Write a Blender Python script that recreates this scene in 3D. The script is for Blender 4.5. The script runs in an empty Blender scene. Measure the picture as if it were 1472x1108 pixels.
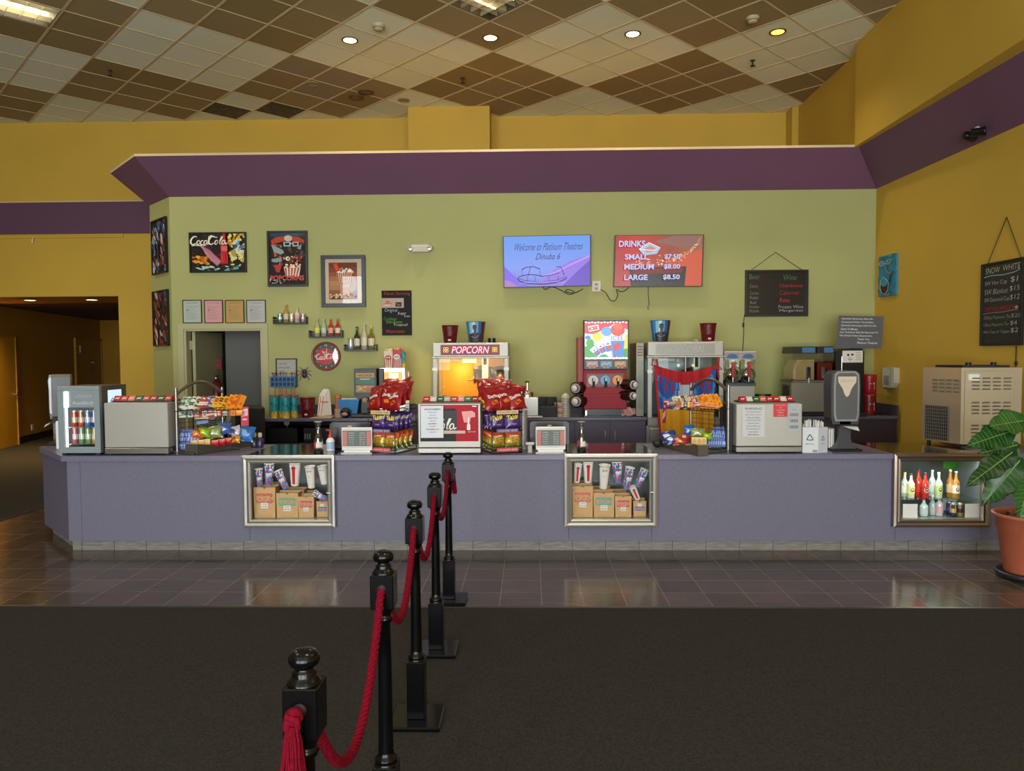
import bpy, math, random
from math import sin, cos, pi, radians as R
from mathutils import Vector, Matrix
random.seed(7)
S = bpy.context.scene
COL = S.collection
# ------------------------------------------------------------------ camera
FPX, CX, CY = 1068.0, 736.0, 554.0
CAMH = 1.8
YAW, PITCH, ROLL = R(1.388), R(2.392), R(-0.354)
_f = Vector((-sin(YAW)*cos(PITCH), cos(YAW)*cos(PITCH), -sin(PITCH)))
_x0 = Vector((cos(YAW), sin(YAW), 0))
_u0 = _x0.cross(_f)
_x = _x0*cos(ROLL) + _u0*sin(ROLL)
_u = -_x0*sin(ROLL) + _u0*cos(ROLL)
cam = bpy.data.cameras.new('camera'); camo = bpy.data.objects.new('camera', cam); COL.objects.link(camo)
m = Matrix((( _x.x, _u.x, -_f.x, 0), (_x.y, _u.y, -_f.y, 0), (_x.z, _u.z, -_f.z, CAMH), (0, 0, 0, 1)))
camo.matrix_world = m
cam.sensor_fit = 'HORIZONTAL'; cam.sensor_width = 36; cam.lens = 36*FPX/1472.0
cam.clip_end = 200
S.camera = camo
# ------------------------------------------------------------------ colour management
S.view_settings.view_transform = 'Standard'
S.view_settings.look = 'None'
S.view_settings.exposure = 0.0
S.view_settings.gamma = 1
S.view_settings.use_curve_mapping = False
# ------------------------------------------------------------------ world: overcast daylight outside the entrance windows
W = bpy.data.worlds.new('world'); S.world = W; W.use_nodes = True
bg = W.node_tree.nodes['Background']
bg.inputs[0].default_value = (0.80, 0.90, 1.0, 1); bg.inputs[1].default_value = 2.0

def area(name, loc, rot, sx, sy, power, col, spread=None):
    l = bpy.data.lights.new(name, 'AREA'); l.shape = 'RECTANGLE'; l.size = sx; l.size_y = sy
    l.energy = power; l.color = col
    if spread: l.spread = spread
    o = bpy.data.objects.new(name, l); COL.objects.link(o); o.location = loc; o.rotation_euler = rot
    return o
REAR = -6.0
# daylight entering through the three entrance windows behind the camera
WINS = [(-6.6, -2.6), (-1.9, 1.9), (2.5, 4.6)]
for wa, wb in WINS:
    area('window_daylight', ((wa+wb)/2, REAR-0.25, 2.45), (R(90), 0, 0), wb-wa, 4.4, 140*(wb-wa), (0.90, 0.96, 1.0))
    # added lamp aimed upward as ground bounce to brighten the ceiling; no paving built
    area('ceiling_fill', ((wa+wb)/2, REAR-0.9, 0.3), (R(150), 0, 0), wb-wa, 1.2, 110*(wb-wa), (1.0, 0.95, 0.85))
LAMP_W = 165      # each recessed downlight
HALL_W = 170
def spot(name, loc, power, col, ang=100, blend=0.8, size=0.08, rot=(0, 0, 0)):
    l = bpy.data.lights.new(name, 'SPOT'); l.energy = power; l.color = col; l.spot_size = R(ang); l.spot_blend = blend
    l.shadow_soft_size = size
    o = bpy.data.objects.new(name, l); COL.objects.link(o); o.location = loc; o.rotation_euler = rot
    return o
# ------------------------------------------------------------------ photo ray -> place
def ray(px, py):
    return (_f*FPX + _x*(px-CX) - _u*(py-CY)).normalized()
def U(px, py, Y=None, Z=None, X=None):
    d = ray(px, py); o = Vector((0, 0, CAMH))
    if Y is not None: t = Y/d.y
    elif Z is not None: t = (Z-CAMH)/d.z
    else: t = X/d.x
    return o + d*t
def FR(x0, y0, x1, y1, Y):
    """rectangle on the plane Y: centre x, bottom z, width, height"""
    a = U(x0, (y0+y1)/2, Y=Y); b = U(x1, (y0+y1)/2, Y=Y); t = U((x0+x1)/2, y0, Y=Y); o = U((x0+x1)/2, y1, Y=Y)
    return (a.x+b.x)/2, o.z, b.x-a.x, t.z-o.z
# ------------------------------------------------------------------ materials
def srgb(h):
    if isinstance(h, str):
        h = h.lstrip('#'); c = [int(h[i:i+2], 16)/255 for i in (0, 2, 4)]
    else: c = list(h)
    return tuple(x/12.92 if x <= 0.04045 else ((x+0.055)/1.055)**2.4 for x in c)
_mats = {}
def mat(h, rough=0.5, metal=0.0, spec=0.5, emit=0.0, coat=0.0, bump=0.0, bscale=60, noise=0.0, nscale=8, stretch=None, sheen=0):
    key = (h, rough, metal, spec, emit, coat, bump, bscale, noise, nscale, stretch)
    if key in _mats: return _mats[key]
    m = bpy.data.materials.new('m_%s' % str(h)); m.use_nodes = True
    nt = m.node_tree; b = nt.nodes['Principled BSDF']; c = srgb(h)
    b.inputs['Base Color'].default_value = (*c, 1); b.inputs['Roughness'].default_value = rough
    b.inputs['Metallic'].default_value = metal; b.inputs['Specular IOR Level'].default_value = spec
    b.inputs['Coat Weight'].default_value = coat; b.inputs['Coat Roughness'].default_value = 0.05
    if emit:
        b.inputs['Base Color'].default_value = (*[x*.2 for x in c], 1)
        b.inputs['Emission Color'].default_value = (*c, 1); b.inputs['Emission Strength'].default_value = emit
    if noise or bump:
        tc = nt.nodes.new('ShaderNodeTexCoord'); src = tc.outputs['Object']
        if stretch:
            mp = nt.nodes.new('ShaderNodeMapping'); mp.inputs['Scale'].default_value = stretch
            nt.links.new(src, mp.inputs[0]); src = mp.outputs[0]
    if noise:
        n = nt.nodes.new('ShaderNodeTexNoise'); n.inputs['Scale'].default_value = nscale; n.inputs['Detail'].default_value = 5
        nt.links.new(src, n.inputs['Vector'])
        r = nt.nodes.new('ShaderNodeValToRGB')
        r.color_ramp.elements[0].position = 0.3; r.color_ramp.elements[1].position = 0.7
        r.color_ramp.elements[0].color = (*[x*(1-noise) for x in c], 1); r.color_ramp.elements[1].color = (*[min(1, x*(1+noise)) for x in c], 1)
        nt.links.new(n.outputs[0], r.inputs[0]); nt.links.new(r.outputs[0], b.inputs['Base Color'])
    if bump:
        n = nt.nodes.new('ShaderNodeTexNoise'); n.inputs['Scale'].default_value = bscale; n.inputs['Detail'].default_value = 4
        nt.links.new(src, n.inputs['Vector'])
        bp = nt.nodes.new('ShaderNodeBump'); bp.inputs['Strength'].default_value = bump; bp.inputs['Distance'].default_value = 0.01
        nt.links.new(n.outputs[0], bp.inputs['Height']); nt.links.new(bp.outputs[0], b.inputs['Normal'])
    _mats[key] = m
    return m
def glass(tint='ffffff', refl=0.25, rough=0.0):
    key = ('glass', tint, refl, rough)
    if key in _mats: return _mats[key]
    m = bpy.data.materials.new('m_glass'); m.use_nodes = True; nt = m.node_tree
    for n in list(nt.nodes): nt.nodes.remove(n)
    out = nt.nodes.new('ShaderNodeOutputMaterial'); mx = nt.nodes.new('ShaderNodeMixShader')
    tr = nt.nodes.new('ShaderNodeBsdfTransparent'); gl = nt.nodes.new('ShaderNodeBsdfGlossy'); fr = nt.nodes.new('ShaderNodeLayerWeight'); fr.inputs[0].default_value = 0.5
    pw = nt.nodes.new('ShaderNodeMath'); pw.operation = 'POWER'; pw.inputs[1].default_value = 3.5; nt.links.new(fr.outputs['Facing'], pw.inputs[0])
    mu = nt.nodes.new('ShaderNodeMath'); mu.operation = 'MULTIPLY_ADD'; mu.inputs[1].default_value = min(.9, refl*2.2); mu.inputs[2].default_value = refl*.28; mu.use_clamp = True
    tr.inputs[0].default_value = (*srgb(tint), 1); gl.inputs[0].default_value = (1, 1, 1, 1); gl.inputs['Roughness'].default_value = rough
    nt.links.new(pw.outputs[0], mu.inputs[0]); nt.links.new(mu.outputs[0], mx.inputs[0])
    nt.links.new(tr.outputs[0], mx.inputs[1]); nt.links.new(gl.outputs[0], mx.inputs[2]); nt.links.new(mx.outputs[0], out.inputs[0])
    _mats[key] = m
    return m
def screen_mat(name, stops, strength, axis='X', noise=0.25):
    """a lit display or poster film: procedural colour field that glows"""
    m = bpy.data.materials.new(name); m.use_nodes = True; nt = m.node_tree; b = nt.nodes['Principled BSDF']
    tc = nt.nodes.new('ShaderNodeTexCoord'); sp = nt.nodes.new('ShaderNodeSeparateXYZ'); nt.links.new(tc.outputs['Generated'], sp.inputs[0])
    n = nt.nodes.new('ShaderNodeTexNoise'); n.inputs['Scale'].default_value = 2.2; nt.links.new(tc.outputs['Generated'], n.inputs['Vector'])
    ma = nt.nodes.new('ShaderNodeMath'); ma.operation = 'MULTIPLY_ADD'; ma.inputs[1].default_value = noise; nt.links.new(n.outputs[0], ma.inputs[0])
    nt.links.new(sp.outputs[axis], ma.inputs[2])
    su = nt.nodes.new('ShaderNodeMath'); su.operation = 'SUBTRACT'; su.inputs[1].default_value = noise*0.5; nt.links.new(ma.outputs[0], su.inputs[0])
    r = nt.nodes.new('ShaderNodeValToRGB'); cr = r.color_ramp
    while len(cr.elements) < len(stops): cr.elements.new(0.5)
    for e, (p, c) in zip(cr.elements, stops): e.position = p; e.color = (*srgb(c), 1)
    nt.links.new(su.outputs[0], r.inputs[0])
    b.inputs['Base Color'].default_value = (0.01, 0.01, 0.01, 1); b.inputs['Roughness'].default_value = 0.25
    nt.links.new(r.outputs[0], b.inputs['Emission Color']); b.inputs['Emission Strength'].default_value = strength
    return m
# ------------------------------------------------------------------ text outlines
_txt = {}
def text2d(s, bold=0.0):
    """glyph outlines of a string, normalised so that the width is 1: verts, faces, aspect (height/width)"""
    k = (s, bold)
    if k in _txt: return _txt[k]
    cu = bpy.data.curves.new('t', 'FONT'); cu.body = s; cu.resolution_u = 3 if len(s) < 30 else 2; cu.offset = bold
    o = bpy.data.objects.new('t', cu); me = o.to_mesh()
    vs = [(v.co.x, v.co.y) for v in me.vertices]; fs = [tuple(p.vertices) for p in me.polygons]
    o.to_mesh_clear(); bpy.data.objects.remove(o); bpy.data.curves.remove(cu)
    x0 = min(v[0] for v in vs); x1 = max(v[0] for v in vs); y0 = min(v[1] for v in vs); y1 = max(v[1] for v in vs)
    w = x1-x0
    r = ([((x-x0)/w, (y-y0)/(y1-y0)) for x, y in vs], fs, (y1-y0)/w)
    _txt[k] = r
    return r
# ------------------------------------------------------------------ mesh builder
class B:
    def __init__(s): s.v = []; s.f = []; s.m = []; s.mats = []; s.T = None; s.sm = []
    def mi(s, m):
        if m not in s.mats: s.mats.append(m)
        return s.mats.index(m)
    def add(s, vs, fs, m, smooth=False):
        o = len(s.v)
        if s.T is not None: vs = [s.T @ Vector(v) for v in vs]
        s.v += [tuple(v) for v in vs]; k = s.mi(m) if not isinstance(m, list) else None
        for i, f in enumerate(fs):
            s.f.append(tuple(o+j for j in f)); s.m.append(k if k is not None else s.mi(m[i])); s.sm.append(smooth)
    def box(s, x0, x1, y0, y1, z0, z1, m, bev=0.0):
        if bev > 0:
            b = min(bev, abs(x1-x0)/2.01, abs(y1-y0)/2.01, abs(z1-z0)/2.01)
            vs = []; 
            import itertools
            idx = {}
            for sx, sy, sz in itertools.product((0, 1), repeat=3):
                X = (x0, x1)[sx]; Y = (y0, y1)[sy]; Z = (z0, z1)[sz]
                dx = b*(1-2*sx); dy = b*(1-2*sy); dz = b*(1-2*sz)
                idx[(sx, sy, sz, 'x')] = len(vs); vs.append((X, Y+dy, Z+dz))
                idx[(sx, sy, sz, 'y')] = len(vs); vs.append((X+dx, Y, Z+dz))
                idx[(sx, sy, sz, 'z')] = len(vs); vs.append((X+dx, Y+dy, Z))
            fs = []
            g = lambda a, b_, c, t: idx[(a, b_, c, t)]
            fs += [(g(0,0,0,'x'),g(0,0,1,'x'),g(0,1,1,'x'),g(0,1,0,'x')), (g(1,0,0,'x'),g(1,1,0,'x'),g(1,1,1,'x'),g(1,0,1,'x')),
                   (g(0,0,0,'y'),g(1,0,0,'y'),g(1,0,1,'y'),g(0,0,1,'y')), (g(0,1,0,'y'),g(0,1,1,'y'),g(1,1,1,'y'),g(1,1,0,'y')),
                   (g(0,0,0,'z'),g(0,1,0,'z'),g(1,1,0,'z'),g(1,0,0,'z')), (g(0,0,1,'z'),g(1,0,1,'z'),g(1,1,1,'z'),g(0,1,1,'z'))]
            for a in (0, 1):
                for c in (0, 1):
                    fs.append((g(a,c,0,'x'), g(a,c,1,'x'), g(a,c,1,'y'), g(a,c,0,'y')))
                    fs.append((g(a,0,c,'x'), g(a,1,c,'x'), g(a,1,c,'z'), g(a,0,c,'z')))
                    fs.append((g(0,a,c,'y'), g(1,a,c,'y'), g(1,a,c,'z'), g(0,a,c,'z')))
            for k in itertools.product((0, 1), repeat=3): fs.append((g(*k,'x'), g(*k,'y'), g(*k,'z')))
            s.add(vs, fs, m); return
        vs = [(x0,y0,z0),(x1,y0,z0),(x1,y1,z0),(x0,y1,z0),(x0,y0,z1),(x1,y0,z1),(x1,y1,z1),(x0,y1,z1)]
        s.add(vs, [(0,3,2,1),(4,5,6,7),(0,1,5,4),(1,2,6,5),(2,3,7,6),(3,0,4,7)], m)
    def quad(s, a, b, c, d, m): s.add([a, b, c, d], [(0, 1, 2, 3)], m)
    def poly(s, pts, m): s.add(pts, [tuple(range(len(pts)))], m)
    def prism(s, pts, y0, y1, m, msides=None):
        """pts (x,z) outline, extruded along y"""
        n = len(pts); vs = [(x, y0, z) for x, z in pts] + [(x, y1, z) for x, z in pts]
        s.add(vs, [tuple(range(n)), tuple(range(2*n-1, n-1, -1))], m)
        s.add(vs, [(i, i+n, (i+1) % n+n, (i+1) % n) for i in range(n)], msides or m)
    def prismz(s, pts, z0, z1, m):
        n = len(pts); vs = [(x, y, z0) for x, y in pts] + [(x, y, z1) for x, y in pts]
        s.add(vs, [tuple(range(n-1, -1, -1)), tuple(range(n, 2*n))] + [(i, (i+1) % n, (i+1) % n+n, i+n) for i in range(n)], m)
    def lathe(s, prof, c=(0, 0, 0), n=24, m=None, axis='z', smooth=True, mf=None, ang=2*pi):
        """prof [(r,h)...]; mf(i, j) may pick a material per face"""
        vs = []; fs = []; ms = []
        for r, h in prof:
            for k in range(n):
                a = ang*k/n
                if axis == 'z': vs.append((c[0]+r*cos(a), c[1]+r*sin(a), c[2]+h))
                elif axis == 'y': vs.append((c[0]+r*cos(a), c[1]+h, c[2]+r*sin(a)))
                else: vs.append((c[0]+h, c[1]+r*cos(a), c[2]+r*sin(a)))
        for i in range(len(prof)-1):
            for k in range(n):
                fs.append((i*n+k, i*n+(k+1) % n, (i+1)*n+(k+1) % n, (i+1)*n+k)); ms.append(mf(i, k) if mf else m)
        s.add(vs, fs, ms, smooth)
    def cyl(s, c, r, h, m, n=24, axis='z', r2=None, smooth=True):
        r2 = r if r2 is None else r2
        s.lathe([(0, 0), (r, 0)], c, n, m, axis, False); s.lathe([(r, 0), (r2, h)], c, n, m, axis, smooth); s.lathe([(r2, h), (0, h)], c, n, m, axis, False)
    def sphere(s, c, r, m, n=16, k=10, sz=1.0, sx=1, sy=1):
        vs = []; 
        for i in range(k+1):
            t = pi*i/k
            for j in range(n): vs.append((c[0]+sx*r*sin(t)*cos(2*pi*j/n), c[1]+sy*r*sin(t)*sin(2*pi*j/n), c[2]-sz*r*cos(t)))
        s.add(vs, [(i*n+j, i*n+(j+1) % n, (i+1)*n+(j+1) % n, (i+1)*n+j) for i in range(k) for j in range(n)], m, True)
    def tube(s, pts, r, m, n=8, closed=False, cap=True):
        pts = [Vector(p) for p in pts]; N = len(pts); vs = []; fs = []
        rr = r if isinstance(r, (list, tuple)) else [r]*N
        up = Vector((0, 0, 1)); prev = None
        for i, p in enumerate(pts):
            if closed: t = (pts[(i+1) % N]-pts[i-1])
            else: t = pts[min(i+1, N-1)]-pts[max(i-1, 0)]
            t.normalize()
            if prev is None:
                a = t.cross(up) if abs(t.z) < 0.95 else t.cross(Vector((1, 0, 0)))
            else: a = prev - t*prev.dot(t)
            a.normalize(); prev = a; b = t.cross(a)
            for k in range(n): vs.append(p+(a*cos(2*pi*k/n)+b*sin(2*pi*k/n))*rr[i])
        for i in range(N if closed else N-1):
            j = (i+1) % N
            for k in range(n): fs.append((i*n+k, i*n+(k+1) % n, j*n+(k+1) % n, j*n+k))
        s.add(vs, fs, m, True)
        if cap and not closed:
            s.add(vs[:n], [tuple(range(n-1, -1, -1))], m); s.add(vs[-n:], [tuple(range(n))], m)
    def grid(s, fn, nu, nv, mf, smooth=True):
        """fn(u,v)->xyz, mf(u,v)->material at face centre"""
        vs = [fn(i/nu, j/nv) for j in range(nv+1) for i in range(nu+1)]
        fs = []; ms = []
        for j in range(nv):
            for i in range(nu):
                fs.append((j*(nu+1)+i, j*(nu+1)+i+1, (j+1)*(nu+1)+i+1, (j+1)*(nu+1)+i)); ms.append(mf((i+.5)/nu, (j+.5)/nv) if callable(mf) else mf)
        s.add(vs, fs, ms, smooth)
    def build(s, name, parent=None, loc=None, rz=0.0, rot=None, sharp=True):
        me = bpy.data.meshes.new(name); me.from_pydata(s.v, [], s.f); 
        for m in s.mats: me.materials.append(m)
        me.polygons.foreach_set('material_index', s.m); me.polygons.foreach_set('use_smooth', s.sm)
        me.update()
        o = bpy.data.objects.new(name, me); COL.objects.link(o)
        if parent is not None: o.parent = parent
        if loc is not None: o.location = loc
        if rot is not None: o.rotation_euler = rot
        elif rz: o.rotation_euler = (0, 0, rz)
        return o
# ------------------------------------------------------------------ flat artwork inside a part's mesh
class Art:
    """W x H drawing space, y down, laid on a surface by fn(u, v, lift) -> xyz"""
    def __init__(s, b, W, H, fn, step=0.0005): s.b = b; s.W = W; s.H = H; s.fn = fn; s.k = 0; s.step = step
    def P(s, x, y): return s.fn(x/s.W, 1-y/s.H, s.k*s.step)
    def poly(s, pts, m): s.k += 1; s.b.poly([s.P(x, y) for x, y in pts], m)
    def rect(s, x0, y0, x1, y1, m): s.poly([(x0, y1), (x1, y1), (x1, y0), (x0, y0)], m)
    def ell(s, cx, cy, rx, ry, m, n=20, a0=0): s.poly([(cx+rx*cos(a0+2*pi*i/n), cy+ry*sin(a0+2*pi*i/n)) for i in range(n)], m)
    def line(s, pts, w, m):
        s.k += 1; n = len(pts); L = []; Q = []
        for i, (x, y) in enumerate(pts):
            a = pts[max(i-1, 0)]; c = pts[min(i+1, n-1)]; dx, dy = c[0]-a[0], c[1]-a[1]; l = math.hypot(dx, dy) or 1
            ww = (w[i] if isinstance(w, (list, tuple)) else w)/2
            L.append((x-dy/l*ww, y+dx/l*ww)); Q.append((x+dy/l*ww, y-dx/l*ww))
        vs = [s.P(*p) for p in L+Q]
        s.b.add(vs, [(i, i+1, n+i+1, n+i) for i in range(n-1)], m)
    def text(s, t, x, y, w, m, h=None, bold=0.0, shear=0.0, align='l', rot=0.0, fill=None):
        """baseline-left at x,y ; w = width in drawing units (or h = height of the glyph box)"""
        vs, fs, asp = text2d(t, bold); s.k += 1
        if w is None: w = h/asp
        if h is None: h = w*asp
        if align == 'c': x -= w/2
        if align == 'r': x -= w
        out = []
        for a, b_ in vs:
            xx = a*w + shear*b_*h; yy = -b_*h
            out.append(s.P(x+xx*cos(rot)-yy*sin(rot), y+xx*sin(rot)+yy*cos(rot)))
        s.b.add(out, fs, m)
def flat(x0, z0, w, h, y=0.0):
    return lambda u, v, l: (x0+u*w, y-l, z0+v*h)
# ------------------------------------------------------------------ scene objects
def thing(name, label, cat, loc=(0, 0, 0), rz=0.0, group=None):
    o = bpy.data.objects.new(name, None); COL.objects.link(o); o.empty_display_size = 0.05
    o.location = loc; o.rotation_euler = (0, 0, rz); o['label'] = label; o['category'] = cat
    if group: o['group'] = group
    return o
def tag(o, label, cat, group=None, kind=None):
    o['label'] = label; o['category'] = cat
    if group: o['group'] = group
    if kind: o['kind'] = kind
    return o
def struct(o): o['kind'] = 'structure'; return o
def dup(root, loc, rz=None, label=None, group=None, rot=None):
    r = root.copy(); COL.objects.link(r); r.location = loc
    if rz is not None: r.rotation_euler = (0, 0, rz)
    if rot is not None: r.rotation_euler = rot
    if label: r['label'] = label
    if group: r['group'] = group
    for ch in list(root.children):
        c = ch.copy(); COL.objects.link(c); c.parent = r
        for g in list(ch.children):
            d = g.copy(); COL.objects.link(d); d.parent = c
    return r
ORD = ['first', 'second', 'third', 'fourth', 'fifth', 'sixth', 'seventh', 'eighth', 'ninth', 'tenth', 'eleventh', 'twelfth', 'thirteenth', 'fourteenth']
# common materials
STEEL = mat('a8a59c', 0.45, 0.5, bump=0.03, bscale=6)
STEELD = mat('8f8b84', 0.35, 1.0)
ALU = mat('c9c8c4', 0.3, 0.8)
CHROME = mat('d8d8d8', 0.08, 1.0)
BLACK = mat('0d0d0e', 0.35)
BLACKM = mat('151414', 0.6)
WHITE = mat('e6e4dc', 0.55)
PAPER = mat('dcdad2', 0.7)
INK = mat('1a1a1c', 0.6)
RED = mat('98101c', 0.4)
GLASS = glass()
# =================================================================== THE ROOM
YW = 10.0               # green back wall
YU = 12.24              # tall yellow wall beyond the concession roof
ZC = 5.666              # ceiling
YEL = mat('c39f38', 0.7, noise=0.04, nscale=1.2, bump=0.05, bscale=90)
GRN = mat('a3a468', 0.7, noise=0.03, nscale=1.5, bump=0.05, bscale=90)
PUR = mat('6c4860', 0.6, noise=0.05, nscale=1.0, bump=0.05, bscale=60)
BR = U(1259.7, 271.5, Y=YW)                 # where both walls meet under the purple cove
ZB = BR.z; XC = BR.x
def XR(Y): return XC + (YW-Y)*0.03577
d_ = ray(1234.5, 211.2)                      # top corner of the cove
E_ = 0.0
for _i in range(60):
    Yt = YW-E_; p = U(1234.5, 211.2, Y=Yt); E_ += (XC-E_-p.x)*-0.6 if False else ((XC-p.x)-E_)*0.5
ZT = p.z
print('corner', BR, 'cove', E_, ZT)
XG0 = U(243, 285, Y=YW).x                    # left end of the back wall
# chamfered end of the green wall, 45 degrees
t_ = 0.3
for _i in range(60):
    q = U(214.8, 296, Y=YW+t_); t_ += ((XG0-t_)-q.x)*0.4
CH = t_; print('chamfer', CH, XG0)
# ---- floors
def tile_material():
    m = bpy.data.materials.new('m_floor_tile'); m.use_nodes = True; nt = m.node_tree; b = nt.nodes['Principled BSDF']
    tc = nt.nodes.new('ShaderNodeTexCoord'); mp = nt.nodes.new('ShaderNodeMapping')
    mp.inputs['Location'].default_value = (-TX, -TY, 0)
    nt.links.new(tc.outputs['Object'], mp.inputs[0])
    br = nt.nodes.new('ShaderNodeTexBrick'); br.offset = 0; br.offset_frequency = 1; br.squash = 1
    br.inputs['Scale'].default_value = 1; br.inputs['Brick Width'].default_value = TS; br.inputs['Row Height'].default_value = TS
    br.inputs['Mortar Size'].default_value = 0.0028; br.inputs['Mortar Smooth'].default_value = 0.1
    br.inputs['Color1'].default_value = (*srgb('4a403a'), 1); br.inputs['Color2'].default_value = (*srgb('5a4f48'), 1); br.inputs['Mortar'].default_value = (*srgb('8a7a68'), 1)
    nt.links.new(mp.outputs[0], br.inputs[0])
    n = nt.nodes.new('ShaderNodeTexNoise'); mp2 = nt.nodes.new('ShaderNodeMapping'); mp2.inputs['Scale'].default_value = (1.6, 28, 1)
    nt.links.new(tc.outputs['Object'], mp2.inputs[0]); nt.links.new(mp2.outputs[0], n.inputs[0]); n.inputs['Detail'].default_value = 6; n.inputs['Scale'].default_value = 1.6
    mx = nt.nodes.new('ShaderNodeMix'); mx.data_type = 'RGBA'; mx.blend_type = 'MULTIPLY'; mx.inputs[0].default_value = 0.7
    r = nt.nodes.new('ShaderNodeValToRGB'); r.color_ramp.elements[0].color = (0.45, 0.45, 0.45, 1); r.color_ramp.elements[1].color = (1.3, 1.25, 1.2, 1)
    r.color_ramp.elements[0].position = 0.35; r.color_ramp.elements[1].position = 0.7
    nt.links.new(n.outputs[0], r.inputs[0]); nt.links.new(br.outputs[0], mx.inputs[6]); nt.links.new(r.outputs[0], mx.inputs[7])
    nt.links.new(mx.outputs[2], b.inputs['Base Color'])
    rr = nt.nodes.new('ShaderNodeMath'); rr.operation = 'MULTIPLY_ADD'; rr.inputs[1].default_value = 0.20; rr.inputs[2].default_value = 0.05
    nt.links.new(n.outputs[0], rr.inputs[0]); nt.links.new(rr.outputs[0], b.inputs['Roughness'])
    bp = nt.nodes.new('ShaderNodeBump'); bp.inputs['Strength'].default_value = 0.25; bp.inputs['Distance'].default_value = 0.0015
    iv = nt.nodes.new('ShaderNodeMath'); iv.operation = 'MULTIPLY_ADD'; iv.inputs[1].default_value = -1; iv.inputs[2].default_value = 1
    nt.links.new(br.outputs['Fac'], iv.inputs[0]); ad = nt.nodes.new('ShaderNodeMath'); ad.operation = 'MULTIPLY_ADD'; ad.inputs[1].default_value = 0.35
    nt.links.new(n.outputs[0], ad.inputs[0]); nt.links.new(iv.outputs[0], ad.inputs[2]); nt.links.new(ad.outputs[0], bp.inputs['Height'])
    nt.links.new(bp.outputs[0], b.inputs['Normal'])
    return m
TS = 0.3048
YK = 6.772
TX = U(779, 871, Z=0).x; TY = YK
YCAR = 5.2105
XCAR = U(0, 748.5, Z=0).x
FT = tile_material()
print('tile rows', [round(U(736, y, Z=0).y, 3) for y in (851.8, 833.4, 817.6)], 'joint x', TX, U(1182, 871, Z=0).x, 'carpet x', XCAR)
b = B(); b.box(XCAR, 6.2, YCAR, YU, -0.1, 0, FT); struct(b.build('floor'))
CARP = mat('302e2c', 0.95, spec=0.12, noise=0.3, nscale=90, bump=0.18, bscale=400)
b = B(); b.box(-14, 6.2, REAR, YCAR-0.01, -0.1, 0.004, CARP); b.box(-14, XCAR-0.01, YCAR-0.01, 22, -0.1, 0.004, CARP)
struct(b.build('floor_carpet'))
b = B(); TRM = mat('2e2a28', 0.4); b.box(XCAR, 6.2, YCAR-0.012, YCAR+0.012, 0, 0.008, TRM); b.box(XCAR-0.012, XCAR+0.012, YCAR, YU, 0, 0.008, TRM)
struct(b.build('trim_1'))
# ---- back wall with the doorway
DX0 = U(265.5, 540, Y=YW).x; DX1 = U(378.5, 540, Y=YW).x; DZ = U(320, 472.5, Y=YW).z
b = B(); T = 0.12
b.box(XG0, DX0, YW, YW+T, 0, ZB, GRN); b.box(DX0, DX1, YW, YW+T, DZ, ZB, GRN); b.box(DX1, XC+0.05, YW, YW+T, 0, ZB, GRN)
struct(b.build('wall_back'))
b = B(); c = CH
b.add([(XG0, YW, 0), (XG0-c, YW+c, 0), (XG0-c, YW+c, ZB), (XG0, YW, ZB), (XG0+.05, YW+T, 0), (XG0-c+.1, YW+c+.1, 0), (XG0-c+.1, YW+c+.1, ZB), (XG0+.05, YW+T, ZB)],
      [(0, 1, 2, 3), (7, 6, 5, 4), (1, 5, 6, 2), (0, 3, 7, 4), (3, 2, 6, 7)], GRN)
b.box(XG0-c, XG0-c+0.1, YW+c, YU, 0, ZB, GRN)
struct(b.build('wall_chamfer'))
# ---- right wall
b = B(); y0, y1 = REAR, YW+T
b.add([(XR(y0), y0, 0), (XR(y1), y1, 0), (XR(y1), y1, ZB), (XR(y0), y0, ZB), (XR(y0)+T, y0, 0), (XR(y1)+T, y1, 0), (XR(y1)+T, y1, ZB), (XR(y0)+T, y0, ZB)],
      [(0, 3, 2, 1), (4, 5, 6, 7), (3, 7, 6, 2), (0, 4, 7, 3), (1, 2, 6, 5)], YEL)
struct(b.build('wall_right'))
# ---- purple cove round the concession roof
e = E_; k = math.tan(R(22.5))
TIPX = None
bx0 = (XG0-c, YW+c); tl = (XG0+e*k*-1, YW-e)
lower = [(XG0-c, YU, ZB), (XG0-c, YW+c, ZB), (XG0, YW, ZB), (XC, YW, ZB), (XR(REAR), REAR, ZB)]
tipx = U(158.5, 247, Y=YW+c-0.1)
topl = U(193, 223.5, Y=YW-e)
print('cove top-left corner', topl, 'tip', tipx)
upper = [(tipx.x, YU, ZT), (tipx.x, YW+c-0.1, ZT), (topl.x, YW-e, ZT), (XC-e, YW-e, ZT), (XR(REAR)-e, REAR, ZT)]
b = B(); n = len(lower)
b.add(lower+upper, [(i, i+1, n+i+1, n+i) for i in range(n-1)], PUR)
b.add([(x, y, z+0.03) for x, y, z in upper] + upper, [(i, n+i, n+i+1, i+1) for i in range(n-1)], mat('c9b48a', 0.7))
# roof of the enclosure
b.add([(x, y, ZT+0.03) for x, y, z in upper[:4]]+[(XC+1.5, YU, ZT+0.03), (XC+1.5, YW-e, ZT+.03)], [(0, 1, 2, 3, 5, 4)], YEL)
b.add([(XC-e, YW-e, ZT+.03), (XR(REAR)-e, REAR, ZT+.03), (XR(REAR)+1.5, REAR, ZT+.03), (XC+1.5, YW-e, ZT+.03)], [(0, 1, 2, 3)], YEL)
struct(b.build('trim_2'))
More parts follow.
